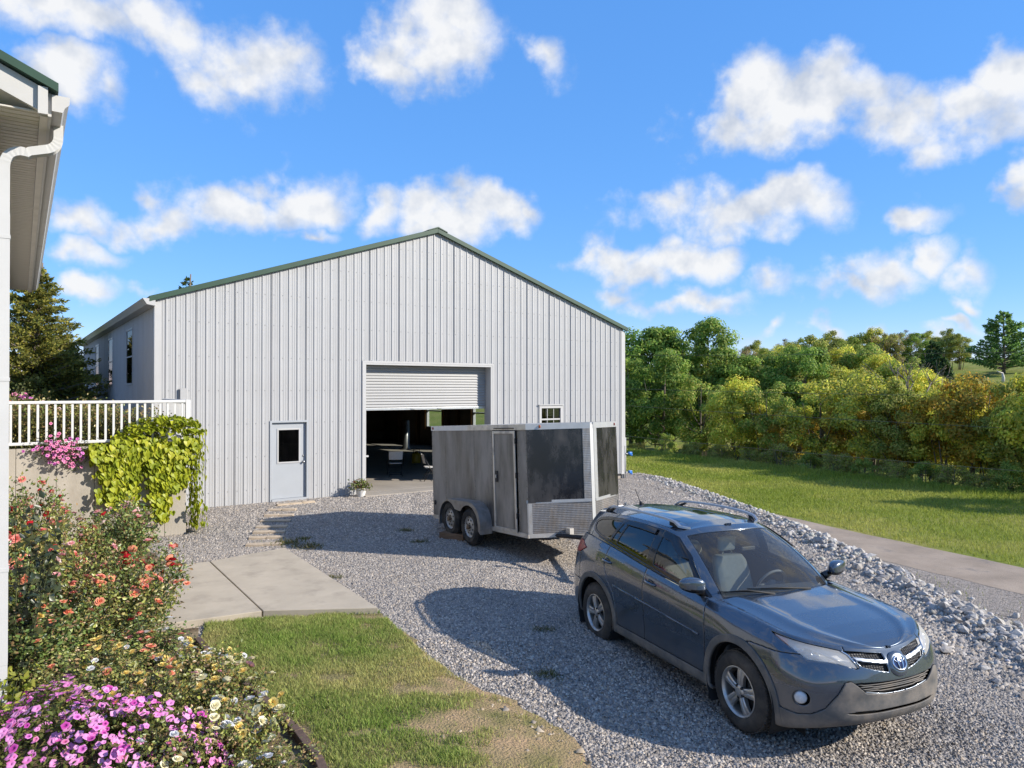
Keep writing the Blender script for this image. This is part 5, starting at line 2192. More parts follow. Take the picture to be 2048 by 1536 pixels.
MB().tube([(.08, 0, 1.2), (-.35, 0, 1.32), (-.7, 0, 1.5)], [.11, .09, .04], 7).build('limb', M_PALE, st, True)
M_WIRE = pm('cable', (.10, .10, .07), .6)
for i, (za, zb, ya, yb, xa, xb) in enumerate([(.60, -.75, 41, 25, 3.5, 29), (2.2, .9, 46, 27, 3.0, 31), (3.15, 2.5, 50, 31, 2.5, 34), (5.4, 4.9, 52, 34, 2.0, 36)]):
    pts_ = []
    for k in range(25):
        t = k / 24
        pts_.append((xa + (xb - xa) * t, ya + (yb - ya) * t, za + (zb - za) * t - 1.6 * t * (1 - t) * .35))
    o = MB().tube(pts_, .011, 5).build('cable', M_WIRE, None, True)
    tag(o, 'thin cable sagging in front of the trees, %s from the ground' % ORD[i], 'cable', 'cables strung before the trees')

# ---------------------------------------------------------------- garden plants
def bush_mesh(name, seed, H, Rb, nleaf, leaf, pal, stems=26, stemmat=None, topw=1.0, clumpy=.35):
    """upright stems with leaves along the outer two thirds; returns foliage mesh, stem mesh, list of tips"""
    r = np.random.default_rng(seed)
    P, C, tips = [], [], []
    mb = MB()
    for k in range(stems):
        a = r.uniform(0, 6.28)
        q = Rb * r.uniform(.1, 1.0) ** .7
        h = H * r.uniform(.55, 1.05) * (1.0 - .25 * q / Rb)
        p0 = np.array([math.cos(a) * q * .3, math.sin(a) * q * .3, -.03])
        p2 = np.array([math.cos(a) * q * topw, math.sin(a) * q * topw, h])
        p1 = (p0 + p2) / 2 + np.array([0, 0, .12 * h]) + r.normal(0, .05, 3)
        mb.tube([p0, p1, p2], [.008, .006, .003], 4, False)
        n = int(nleaf / stems)
        t = r.uniform(.12, 1.02, n) ** .8
        pts = ((1 - t) ** 2)[:, None] * p0 + (2 * t * (1 - t))[:, None] * p1 + (t ** 2)[:, None] * p2
        pts = pts + r.normal(0, 1, (n, 3)) * np.array([.075, .075, .06]) * (clumpy * 2.6)
        P.append(pts)
        C.append(pal_cols(r, n, pal, .3) * r.uniform(.8, 1.2))
        tips.append((p2, p1))
    P, C = np.concatenate(P), np.concatenate(C)
    P[:, 2] = np.maximum(P[:, 2], .01)
    V, F, CC = leaf_arrays(P, np.full(len(P), leaf), C, seed + 2, .62, .1)
    fm = mesh_np(name + '_foliage', V, F, False, CC)
    fm.materials.append(M_LEAFSH)
    sm = mb.mesh(name + '_stems', True)
    sm.materials.append(M_STEM)
    return fm, sm, tips, P


def rose_mesh(name, mat):
    """cupped rose of overlapping petals"""
    mb = MB()
    r = random.Random(3)
    for ring, (nn, rad, h, tilt) in enumerate(((3, .25, .55, .15), (5, .5, .5, .55), (6, .85, .34, 1.0))):
        for k in range(nn):
            a = 2 * math.pi * (k + .5 * ring) / nn + r.uniform(-.15, .15)
            w = math.pi / nn * 1.35
            ro = rad * r.uniform(.9, 1.1)
            pts = []
            for (f, hh, ww) in ((.12, 0, .6), (.7, h * .6, 1.0), (1.0, h * (1.1 - .25 * tilt), .7)):
                for s in (-1, 0, 1):
                    aa = a + s * w * ww
                    q = ro * f * (1.0 if s else 1.08)
                    pts.append((q * math.cos(aa), q * math.sin(aa), hh + (.04 if s == 0 else 0)))
            mb.add(pts, [(0, 1, 4, 3), (1, 2, 5, 4), (3, 4, 7, 6), (4, 5, 8, 7)])
    me = mb.mesh(name, True)
    me.materials.append(mat)
    return me


def petal_mat(name, c, c2=None):
    return pm(name, c, .55, var=.25, vscale=9, col2=c2, transl=.25, spec=.3)


ROSE = {'red': rose_mesh('bloom_red', petal_mat('red_petal', (.60, .02, .035))),
        'coral': rose_mesh('bloom_coral', petal_mat('coral_petal', (.82, .20, .17), (.86, .40, .33))),
        'pink': rose_mesh('bloom_pink', petal_mat('pink_petal', (.82, .36, .40), (.85, .55, .52))),
        'pale': rose_mesh('bloom_pale', petal_mat('pale_pink_petal', (.78, .55, .55), (.8, .68, .64))),
        'peach': rose_mesh('bloom_peach', petal_mat('peach_petal', (.86, .40, .24), (.86, .28, .17))),
        'yellow': rose_mesh('bloom_yellow', petal_mat('yellow_petal', (.85, .60, .12), (.85, .70, .30))),
        'cream': rose_mesh('bloom_cream', petal_mat('cream_petal', (.82, .74, .42), (.85, .80, .6))),
        'white': rose_mesh('bloom_white', petal_mat('white_petal', (.80, .79, .78)))}


def petunia_mesh(name, mat):
    mb = MB()
    n = 10
    rows = [(.06, -.5), (.22, -.16), (.45, -.03), (.75, .03), (1.0, -.02)]
    V = []
    for (q, z) in rows:
        for k in range(n):
            a = 2 * math.pi * k / n
            w = 1.0 + (.09 * math.cos(5 * a) if q > .5 else 0)
            V.append((q * w * math.cos(a), q * w * math.sin(a), z + (.10 * math.cos(5 * a + 1.2) * q if q > .4 else 0)))
    F = [(i * n + k, i * n + (k + 1) % n, (i + 1) * n + (k + 1) % n, (i + 1) * n + k) for i in range(4) for k in range(n)]
    mb.add(V, F)
    me = mb.mesh(name, True)
    me.materials.append(mat)
    return me


def throat_mat(name, rim, mid, eye):
    m = pm(name, rim, .55, transl=.25, spec=.3)
    nt = m.node_tree
    N, L = nt.nodes.new, nt.links.new
    tc = N('ShaderNodeTexCoord')
    ln = N('ShaderNodeVectorMath')
    ln.operation = 'LENGTH'
    L(tc.outputs['Object'], ln.inputs[0])
    r = N('ShaderNodeValToRGB')
    e = r.color_ramp.elements
    e[0].position, e[0].color = .22, tuple(eye) + (1,)
    e[1].position, e[1].color = .95, tuple(rim) + (1,)
    k = e.new(.5)
    k.color = tuple(mid) + (1,)
    L(ln.outputs['Value'], r.inputs[0])
    for n in nt.nodes:
        if n.type in ('BSDF_PRINCIPLED', 'BSDF_TRANSLUCENT'):
            L(r.outputs[0], n.inputs[0])
    return m


PET = {'magenta': petunia_mesh('blossom_magenta', throat_mat('magenta_petal', (.66, .12, .44), (.52, .05, .32), (.16, .01, .14))),
       'orchid': petunia_mesh('blossom_orchid', throat_mat('orchid_petal', (.76, .30, .62), (.66, .15, .50), (.22, .02, .2))),
       'rosepink': petunia_mesh('blossom_rosepink', throat_mat('rose_pink_petal', (.82, .34, .52), (.76, .18, .38), (.3, .04, .12)))}

RLEAF = [(0.086, 0.144, 0.038), (0.125, 0.192, 0.050), (0.173, 0.240, 0.058), (0.230, 0.269, 0.077), (0.307, 0.288, 0.096), (0.096, 0.125, 0.048), (0.250, 0.163, 0.077)]
RL2 = [(0.250, 0.250, 0.067), (0.192, 0.230, 0.058), (0.365, 0.317, 0.106), (0.134, 0.163, 0.048), (0.326, 0.211, 0.096), (0.288, 0.307, 0.067)]
BV = [bush_mesh('rose_a', 61, 1.25, .62, 3600, .055, RLEAF, 34), bush_mesh('rose_b', 62, 1.15, .68, 3600, .05, RL2, 36), bush_mesh('rose_c', 63, 1.0, .55, 3000, .05, RLEAF + RL2[:2], 30),
      bush_mesh('rose_d', 64, .55, .5, 2600, .04, RL2, 34)]


def add_blooms(root, base, tips, cols, n, size, seed, name='bloom', lib=None, spread=.08, low=.0):
    lib = lib or ROSE
    r = random.Random(seed)
    for k in range(n):
        p2, p1 = tips[r.randrange(len(tips))]
        f = r.uniform(low, 1)
        p = p1 * (1 - f) * .4 + p2 * (1 - (1 - f) * .4)
        o = link(name, lib[r.choice(cols)], root)
        o.location = (p[0] + r.uniform(-spread, spread), p[1] + r.uniform(-spread, spread), p[2] + r.uniform(-.02, .07))
        o.rotation_euler = (r.uniform(-.2, 1.1), r.uniform(-.5, .5), r.uniform(-.9, .9))
        s = size * r.uniform(.7, 1.2)
        o.scale = (s, s, s)


BEDZ = .10
# (x, y, variant, scale, height scale, colours, count, size, label)
RB = [(-7.75, 11.55, 0, 1.05, 1.12, ['coral', 'red', 'pink'], 14, .055, 'rose bush with red and coral blooms nearest the railing end of the wall'),
      (-6.75, 12.55, 2, .9, .95, ['pale', 'pink', 'pale'], 14, .055, 'small rose bush with pale pink blooms against the concrete wall'),
      (-7.0, 10.8, 1, 1.05, 1.0, ['red', 'coral', 'pink'], 12, .055, 'rose bush with scattered red blooms in front of the wall'),
      (-6.25, 11.6, 0, .95, .95, ['red', 'pink', 'pale'], 9, .06, 'leafy rose bush with one large red bloom beside the walk'),
      (-5.85, 8.1, 2, 1.15, 1.0, ['coral', 'peach', 'pink'], 12, .05, 'rose bush with coral blooms by the downspout'),
      (-5.2, 8.55, 1, 1.0, 1.08, ['coral', 'pink', 'coral', 'pale'], 14, .055, 'rose bush with clusters of coral pink blooms in mid bed'),
      (-4.42, 8.72, 0, .85, 1.0, ['coral', 'red', 'peach'], 18, .05, 'tall rose bush with coral blooms leaning over the concrete walk'),
      (-5.25, 7.6, 2, 1.05, 1.1, ['peach', 'coral', 'pink'], 14, .052, 'rose bush with peach and coral blooms behind the petunias'),
      (-4.3, 7.95, 1, 1.0, .85, ['coral', 'peach', 'peach'], 14, .055, 'rose bush with orange coral blooms near the lawn edge'),
      (-4.6, 7.0, 0, .95, .75, ['yellow', 'peach', 'peach'], 9, .05, 'dark leaved rose bush with few orange blooms by the petunias'),
      (-3.72, 7.45, 2, .85, .65, ['red', 'peach', 'white', 'coral'], 12, .045, 'low rose bush with red and white blooms at the lawn edge'),
      (-3.72, 6.55, 1, .85, .62, ['yellow', 'white', 'peach'], 12, .045, 'thin brownish rose bush with yellow blooms in mid bed'),
      (-3.02, 6.95, 3, .9, .9, ['white', 'cream', 'yellow'], 14, .042, 'low white flowering rose beside the edging boards'),
      (-2.55, 6.35, 3, .85, .95, ['cream', 'yellow', 'cream', 'pink'], 16, .045, 'low rose with clustered cream yellow blooms at the lawn edge'),
      (-2.95, 5.95, 3, 1.0, 1.0, ['yellow', 'peach', 'yellow'], 10, .04, 'low rose with golden blooms behind the cream one'),
      (-2.15, 5.7, 3, .85, .95, ['cream', 'white', 'yellow'], 15, .043, 'low rose with cream and white blooms nearest the lawn corner'),
      (-2.45, 5.25, 3, .95, .9, ['yellow', 'cream', 'white'], 9, .04, 'leafy low rose at the bottom edge beside the petunias'),
      (-1.72, 5.12, 3, .75, .8, ['cream', 'white'], 7, .04, 'small low rose at the near end of the edging boards')]
for i, (x, y, v, s, sh_, cols, n, size, lab) in enumerate(RB):
    fm, sm, tips, _ = BV[v]
    t = thing('rose_bush', lab, 'rose bush', (x, y, hz(x, y) + BEDZ - .03), i * 1.7, 'rose bushes in the bed')
    t.scale = (s, s, s * sh_)
    link('foliage', fm, t)
    link('stems', sm, t)
    add_blooms(t, None, tips, cols, int(n * 2.3), size * 1.05 / s, 200 + i, low=.35)
    # blooms face every way around the bush: undo the bush turn for a believable mix
# leafy shoots brushing the downspout
sp = thing('climbing_rose', 'dark leafed rose shoots brushing the white downspout', 'rose bush', (-4.62, 6.75, .1), 0)
fm, sm, tips, _ = bush_mesh('shoots', 71, 2.15, .42, 420, .085, [(.03, .045, .025), (.045, .06, .03), (.06, .07, .03)], 9)
link('foliage', fm, sp)
link('stems', sm, sp)

# petunia mound at the lower left
pet = thing('petunia_mound', 'spreading mound of magenta petunias at the lower left corner', 'petunias', (-3.30, 5.28, .08), 0)
r = np.random.default_rng(81)
n = 7000
u = rnd_dirs(r, n)
u[:, 2] = np.abs(u[:, 2])
def lump(a):
    return 1 + .13 * np.sin(3 * a + 1) + .09 * np.sin(7 * a) + .05 * np.sin(13 * a + 2)


P = u * (r.uniform(.45, 1, (n, 1)) ** .4) * np.array([.98, .78, .52]) * lump(np.arctan2(u[:, 1], u[:, 0]))[:, None]
P[:, 2] += .05 * np.sin(P[:, 0] * 7) * np.cos(P[:, 1] * 6)
V, F, CC = leaf_arrays(P, np.full(n, .045), pal_cols(r, n, [(.14, .18, .045), (.17, .2, .05), (.10, .13, .035), (.22, .19, .07)], .3), 82, .5, .3)
me = mesh_np('petunia_foliage', V, F, False, CC)
link('foliage', me, pet, M_LEAF)
rr_ = random.Random(9)
extra_v, extra_f, extra_n = [], [], 0
pm_v = np.array([tuple(v.co) for v in PET['orchid'].vertices])
pm_f = np.array([tuple(f.vertices) for f in PET['orchid'].polygons])
for k in range(1700):
    a = rr_.uniform(0, 6.28)
    e = math.asin(rr_.uniform(.05, 1))
    d = Vector((math.cos(a) * math.cos(e), math.sin(a) * math.cos(e), math.sin(e)))
    if d.y > .55 and d.z < .5:
        d.y = -d.y
    p = Vector((d.x * .99, d.y * .79, d.z * .53)) * float(lump(math.atan2(d.y, d.x))) * rr_.uniform(.94, 1.06)
    if math.sin(p.x * 9 + 1) * math.sin(p.y * 8 + p.z * 5) > .72:
        continue
    p.z += .05 * math.sin(p.x * 7) * math.cos(p.y * 6)
    nd = (d + Vector((rr_.uniform(-.5, .5), rr_.uniform(-.7, .1), rr_.uniform(-.1, .5)))).normalized()
    s = rr_.uniform(.017, .031)
    rot = nd.to_track_quat('Z', 'Y').to_matrix() @ Matrix.Rotation(rr_.uniform(0, 6), 3, 'Z')
    if k < 300:
        o = link('blossom', PET[rr_.choice(['magenta', 'orchid', 'orchid', 'magenta', 'rosepink'])], pet)
        o.location = p + d * .02
        o.rotation_euler = rot.to_euler()
        o.scale = (s, s, s)
    else:
        extra_v.append((pm_v * s) @ np.array(rot).T + np.array(p + d * rr_.uniform(-.03, .015)))
        extra_f.append(pm_f + extra_n)
        extra_n += len(pm_v)
o = link('blossoms', mesh_np('more_blossoms', np.concatenate(extra_v), np.concatenate(extra_f), True), pet, petal_mat('mixed_petal', (.70, .16, .48), (.78, .42, .64)))
o['kind'] = 'stuff'
# bright green sprig between downspout and petunias
sg_ = thing('lime_sprig', 'lime green leafy sprig beside the foot of the downspout', 'plant', (-4.28, 6.15, .08), 0)
fm, sm, tips, _ = bush_mesh('sprig', 73, .5, .3, 420, .07, [(.24, .27, .03), (.19, .22, .03), (.28, .28, .05)], 14)
link('foliage', fm, sg_)
link('stems', sm, sg_)

# pink petunias tumbling over the wall
hp = thing('hanging_petunias', 'pink petunias spilling over the concrete wall under the railing', 'petunias', (WE[0] - BU[0] * 2.17, WE[1] - BU[1] * 2.17, WTOP), BARN_TH)
r = np.random.default_rng(85)
n = 1500
P = np.column_stack([r.normal(0, .21, n), r.normal(-.06, .09, n), r.normal(-.02, .12, n)])
P[:, 2] -= .25 * np.exp(-((P[:, 0] - .2) / .2) ** 2) * r.uniform(0, 1, n)
V, F, CC = leaf_arrays(P, np.full(n, .045), pal_cols(r, n, [(.10, .12, .03), (.07, .085, .025)], .3), 86, .5, .2)
link('foliage', mesh_np('hanging_foliage', V, F, False, CC), hp, M_LEAF)
for k in range(150):
    i = rr_.randrange(n)
    o = link('blossom', PET[rr_.choice(['rosepink', 'rosepink', 'orchid'])], hp)
    q = P[i]
    o.location = (q[0] * 1.02, min(q[1], .02) - .05, q[2] + .01)
    o.rotation_euler = Vector((rr_.uniform(-.5, .5), -1, rr_.uniform(-.1, .9))).to_track_quat('Z', 'Y').to_euler()
    s = rr_.uniform(.024, .036)
    o.scale = (s, s, s)

# sweet potato vine over the end of the wall
vine = thing('sweet_potato_vine', 'lime green heart leaved vine draped over the end of the concrete wall', 'vine', (WE[0], WE[1], 0), BARN_TH)
M_VLEAF = [pm('lime_leaf_a', (.42, .46, .026), .45, var=.25, vscale=12, transl=.3, spec=.35), pm('lime_leaf_b', (.31, .37, .024), .45, var=.25, vscale=12, transl=.3, spec=.35),
           pm('lime_leaf_c', (.50, .50, .04), .45, var=.2, vscale=12, transl=.3, spec=.35)]


def heart():
    mb = MB()
    o = [(0, .10), (.22, -.06), (.46, .06), (.52, .32), (.36, .62), (0, 1.0)]
    V = [(0, .1, 0), (0, .55, -.04), (0, 1.0, -.14)]
    F = []
    for sg in (-1, 1):
        b = len(V)
        V += [(sg * .24, -.08, .03), (sg * .50, .08, .10), (sg * .50, .36, .10), (sg * .30, .68, .0)]
        F += [(0, b, b + 1), (0, b + 1, b + 2), (0, b + 2, 1), (1, b + 2, b + 3), (1, b + 3, 2)]
    mb.add(V, F)
    return mb


vme = []
for m in M_VLEAF:
    me = heart().mesh('leaf', False)
    me.materials.append(m)
    vme.append(me)
rv = random.Random(33)
spots = []


def vdrop(a, lo, hi, n, wob, front=-.06):
    """hanging curtain near wall coordinate a"""
    for _ in range(n):
        z = rv.uniform(lo, hi)
        w = wob * (.45 + .55 * (z - lo) / (hi - lo))
        spots.append((a + rv.gauss(0, w), front - rv.uniform(0, .16), z, 0))


vdrop(-1.30, .66, 1.9, 420, .22)
vdrop(-1.12, .9, 1.9, 220, .16)
vdrop(-.35, .9, 1.9, 180, .14)
vdrop(-1.02, .50, 1.9, 150, .12)
vdrop(-.52, .36, 1.9, 340, .17)
vdrop(-.80, 1.35, 1.95, 90, .18)
vdrop(-.12, 1.0, 1.95, 110, .14)
for _ in range(240):     # over the return end
    z = rv.uniform(.1, 2.0)
    spots.append((.06 + rv.uniform(0, .22), .05 + rv.gauss(.25, .22 * (.4 + z / 3)), z, 1))
for _ in range(420):     # bulging over the front of the rail foot
    a = rv.uniform(-1.70, .2)
    top = 2.0 + .42 * math.exp(-((a + .3) / .6) ** 2) - (.12 if a < -1.35 else 0)
    z = rv.uniform(1.6, top)
    spots.append((a, -.10 - rv.uniform(0, .16) * math.sqrt(max(0, 1 - ((z - 1.85) / .6) ** 2)), z, 0 if z < 2.0 else 2))
for _ in range(260):     # thick fall over the corner
    z = rv.uniform(.15, 2.15)
    spots.append((.12 + rv.gauss(.06, .09), rv.uniform(-.18, .5), z, 1))
for _ in range(520):     # mound on top
    a = rv.uniform(-1.72, .22)
    top = 1.95 + .50 * math.exp(-((a + .35) / .55) ** 2) + .12 * math.sin(a * 5)
    top = max(top, 1.93) + (.08 if a > -1.3 else -.05)
    y = rv.uniform(-.22, .5)
    z = 1.78 + (top - 1.78) * math.sqrt(max(0.05, 1 - ((y - .12) / .42) ** 2)) * rv.uniform(.75, 1.0)
    spots.append((a, y, z, 2))
vis = sorted(spots, key=lambda q: q[1] + rv.uniform(0, .1))
arrV, arrF, nv = [], [], 0
hb = heart()
hV, hF = np.array(hb.V), hb.F
hT = np.array(hF)
for i, (a, y, z, kd) in enumerate(vis):
    s = rv.uniform(.065, .13)
    if kd == 0:
        d = Vector((rv.uniform(-.5, .5), -.35, -1))
        nn = Vector((rv.uniform(-.5, .5), -1, rv.uniform(.0, .7)))
    elif kd == 1:
        d = Vector((.3, rv.uniform(-.5, .5), -1))
        nn = Vector((1, rv.uniform(-.9, .2), rv.uniform(0, .6)))
    else:
        d = Vector((rv.uniform(-.8, .8), -.8, rv.uniform(-.8, .3)))
        nn = Vector((rv.uniform(-.5, .5), rv.uniform(-1, .2), 1))
    d.normalize()
    xax = d.cross(nn).normalized()
    nn = xax.cross(d).normalized()
    Mx = Matrix((xax, d, nn)).transposed().to_4x4()
    Mx.translation = Vector((a, y, z))
    if i < 300:
        o = link('leaf', vme[rv.choice([0, 0, 1, 1, 2])], vine)
        o.matrix_local = Mx @ Matrix.Scale(s, 4)
    else:
        A = np.array(Mx @ Matrix.Scale(s, 4))
        arrV.append(hV @ A[:3, :3].T + A[:3, 3])
        arrF.append(hT + nv)
        nv += len(hV)
C = np.repeat(pal_cols(np.random.default_rng(3), len(arrV), [(.42, .46, .026), (.31, .37, .024), (.25, .31, .024), (.48, .50, .036)], .2), len(hV), axis=0)
o = link('leaves', mesh_np('vine_leaves', np.concatenate(arrV), np.concatenate(arrF), False, C), vine, M_LEAF)
o['kind'] = 'stuff'
mb = MB()
for (a, lo, hi, f) in ((-1.3, .7, 1.9, -.08), (-1.02, .6, 1.9, -.07), (-.52, .45, 1.9, -.08), (-.12, 1.1, 1.9, -.07)):
    mb.tube([(a, .1, hi + .05), (a, f, hi - .1), (a + .05, f, (lo + hi) / 2), (a - .03, f - .02, lo)], .008, 5)
mb.tube([(-.05, .3, 1.95), (.12, .3, 1.75), (.13, .28, 1.0), (.12, .25, .2)], .008, 5)
mb.build('stems', M_STEM, vine, True)

# plants on the terrace behind the railing
TPAL = [(0.216, 0.184, 0.065), (0.281, 0.248, 0.076), (0.162, 0.184, 0.054), (0.367, 0.302, 0.108), (0.194, 0.238, 0.065), (0.302, 0.194, 0.097)]
TB = bush_mesh('terrace_plant', 91, 1.15, .6, 2600, .06, TPAL, 40)
terr = [(-2.9, .75, 1.0, ['pink', 'coral'], 10), (-2.3, .9, .95, ['pink', 'pale'], 8), (-1.75, .8, .95, ['yellow', 'pale'], 8), (-1.2, .9, .9, ['pink', 'cream'], 9), (-.65, .85, .85, ['cream', 'yellow'], 8),
        (-2.6, 1.9, 1.05, ['pink'], 8), (-1.6, 2.0, 1.0, ['cream'], 6), (-3.4, 2.2, 1.15, ['pink', 'white'], 10), (-4.6, 4.2, 1.3, ['white', 'coral'], 12), (-3.2, 4.6, 1.2, ['white', 'coral'], 10)]
for i, (a, b, s, cols, n) in enumerate(terr):
    p = WE + BU * a + BN * b
    t = thing('terrace_shrub', '%s flowering shrub behind the railing, %s from the wall end in the %s row' % (('pink' if cols[0] == 'pink' else cols[0]) + (' specked' if i % 2 else ''), ORD[i % 5], 'front' if i < 5 else 'back'),
              'shrub', (p[0], p[1], 1.68), i * 1.1, 'flowering shrubs on the terrace')
    t.scale = (s, s, s)
    link('foliage', TB[0], t)
    link('stems', TB[1], t)
    add_blooms(t, None, TB[2], cols, n, .04, 300 + i, low=.5)
p = WE + BU * -3.0 + BN * 1.35
cs = thing('cosmos_clump', 'tall clump of orchid pink cosmos rising above the railing', 'cosmos', (p[0], p[1], 1.68), 0)
fm, sm, tips, _ = bush_mesh('cosmos', 95, 1.55, .62, 1700, .05, [(.10, .12, .03), (.13, .14, .04), (.08, .095, .03)], 46)
link('foliage', fm, cs)
link('stems', sm, cs)
add_blooms(cs, None, tips, ['orchid', 'orchid', 'rosepink'], 46, .05, 400, 'blossom', PET, .06, .7)

# plant in the flower pot
fm, sm, tips, _ = bush_mesh('pot_plant', 97, .26, .26, 620, .06, [(.10, .15, .03), (.14, .18, .035), (.2, .2, .05), (.16, .10, .05)], 18)
for nm, me in (('foliage', fm), ('stems', sm)):
    o = link(nm, me, pot)
    o.location = (0, 0, .2)
add_blooms(pot, None, [(t[0] + np.array([0, 0, .2]), t[1] + np.array([0, 0, .2])) for t in tips], ['pink', 'red'], 3, .03, 500)

# weeds in the gravel
M_W = M_LEAF
for i, (x, y, s, lab) in enumerate([(-4.25, 13.75, 1.0, 'weed tuft at the left tip of the trailer shadow'), (-3.75, 13.4, .9, 'dry weed tuft inside the trailer shadow beside the pavers'),
                                    (-4.05, 14.2, .5, 'tiny weed beside the stepping pavers'), (-2.2, 15.0, .6, 'flat weed in the middle of the trailer shadow'),
                                    (-1.75, 13.9, .55, 'flat weed in the shadow left of the timber block'), (-2.75, 11.3, .45, 'small weed at the edge of the concrete walk'),
                                    (.4, 9.1, .5, 'small weed in the car shadow near its upper edge'), (.35, 7.65, .55, 'small weed in the car shadow near the lawn'), (1.15, 5.75, .4, 'small weed by the front tyre')]):
    r = np.random.default_rng(600 + i)
    n = 170
    P = r.normal(0, .16, (n, 3)) * np.array([1, .7, 0]) + np.array([0, 0, .01])
    ax = rnd_dirs(r, n, 1.0)
    V, F, CC = leaf_arrays(P, np.full(n, .11), pal_cols(r, n, [(.10, .13, .03), (.17, .16, .06), (.2, .17, .08)], .3), 700 + i, .13, 0, ax, .03)
    o = link('weed', mesh_np('weed', V, F, False, CC), None, M_W)
    o.location = (x, y, hz(x, y))
    o.scale = (s, s, s)
    tag(o, lab, 'weed', 'weeds in the gravel')

# ================================================================ parked car (compact SUV)
def car_paint():
    m = bpy.data.materials.new('metallic_blue_grey_paint')
    m.use_nodes = True
    nt = m.node_tree
    b = nt.nodes['Principled BSDF']
    N, L = nt.nodes.new, nt.links.new
    b.inputs['Metallic'].default_value = .55
    b.inputs['Roughness'].default_value = .34
    b.inputs['Coat Weight'].default_value = 1.0
    b.inputs['Coat IOR'].default_value = 1.7
    b.inputs['Coat Roughness'].default_value = .03
    tc = N('ShaderNodeTexCoord')
    sep = N('ShaderNodeSeparateXYZ')
    L(tc.outputs['Object'], sep.inputs[0])
    # road dust settles thicker on the lower body
    n = N('ShaderNodeTexNoise')
    n.inputs['Scale'].default_value = 5
    n.inputs['Detail'].default_value = 6
    L(tc.outputs['Object'], n.inputs['Vector'])
    mr = N('ShaderNodeMapRange')
    mr.inputs['From Min'].default_value = .62
    mr.inputs['From Max'].default_value = .20
    mr.inputs['To Min'].default_value = 0.05
    mr.inputs['To Max'].default_value = .75
    L(sep.outputs['Z'], mr.inputs['Value'])
    mu = N('ShaderNodeMath')
    mu.operation = 'MULTIPLY'
    L(mr.outputs[0], mu.inputs[0])
    L(n.outputs['Fac'], mu.inputs[1])
    mx = N('ShaderNodeMix')
    mx.data_type = 'RGBA'
    L(mu.outputs[0], mx.inputs['Factor'])
    mx.inputs['A'].default_value = (.060, .080, .108, 1)
    mx.inputs['B'].default_value = (.26, .22, .18, 1)
    L(mx.outputs['Result'], b.inputs['Base Color'])
    mr2 = N('ShaderNodeMapRange')
    mr2.inputs['To Min'].default_value = .26
    mr2.inputs['To Max'].default_value = .75
    L(mu.outputs[0], mr2.inputs['Value'])
    L(mr2.outputs[0], b.inputs['Roughness'])
    mr3 = N('ShaderNodeMapRange')
    mr3.inputs['To Min'].default_value = 1.0
    mr3.inputs['To Max'].default_value = 0.1
    L(mu.outputs[0], mr3.inputs['Value'])
    L(mr3.outputs[0], b.inputs['Coat Weight'])
    return m


M_PAINT = car_paint()
M_CLAD = pm('grey_cladding', (.10, .098, .094), .7, var=.15, vscale=6, mottle=((.25, .21, .17), 5, .40, .68, .7))
M_GLOSSB = pm('gloss_black', (.012, .012, .013), .12, spec=.6)
M_MATTEB = pm('matte_black', (.012, .012, .012), .7)
M_CHROME = pm('chrome', (.75, .76, .78), .12, metal=1.0)
M_ALLOY = pm('alloy_wheel', (.50, .49, .47), .35, metal=.75, var=.15, vscale=8, mottle=((.24, .20, .16), 6, .48, .72, .6))
M_WIND = glass('windscreen_glass', (.90, .95, .93), .01, 1.0, .04)
M_TINT = glass('tinted_glass', (.20, .22, .23), .01, 1.6)
M_TINTR = glass('privacy_glass', (.06, .065, .07), .01, 1.7)
M_LENS = glass('lamp_lens', (.96, .96, .95), .08, .9, .48)
M_LAMPIN = pm('lamp_reflector', (.86, .85, .83), .35, metal=.1, var=.25, vscale=16)
M_SEAT = pm('seat_cloth', (.46, .46, .40), .9, var=.1, vscale=20, bump=.1, bscale=200)
M_DASH = pm('dash_plastic', (.10, .10, .10), .8)
M_CTYRE = pm('car_tyre', (.028, .026, .024), .85, var=.25, vscale=7, mottle=((.11, .09, .07), 4, .45, .70, .8))
M_SILV = pm('silver_rail', (.30, .33, .37), .35, metal=.7)

ZC = 0.0
car = thing('parked_car', 'dusty blue grey compact SUV parked on the gravel in front of the trailer', 'car', (2.393, 8.23, -.2137), 0, rot=(0, -.0116, -1.17678))


def spline(Pk, tk, t):
    """non-uniform Catmull-Rom through rows Pk (k, ...) at knots tk"""
    Pk = np.asarray(Pk, float)
    tk = np.asarray(tk, float)
    m = np.zeros_like(Pk)
    h = np.diff(tk)
    sh = (slice(None),) + (None,) * (Pk.ndim - 1)
    d = np.diff(Pk, axis=0) / h[sh]
    m[1:-1] = (d[:-1] * h[1:][sh] + d[1:] * h[:-1][sh]) / (h[:-1] + h[1:])[sh]
    m[0], m[-1] = d[0], d[-1]
    i = np.clip(np.searchsorted(tk, t, 'right') - 1, 0, len(tk) - 2)
    u = (t - tk[i]) / h[i]
    us, hs = u[sh], h[i][sh]
    return ((2 * us ** 3 - 3 * us ** 2 + 1) * Pk[i] + (us ** 3 - 2 * us ** 2 + us) * hs * m[i] + (-2 * us ** 3 + 3 * us ** 2) * Pk[i + 1] + (us ** 3 - us ** 2) * hs * m[i + 1])


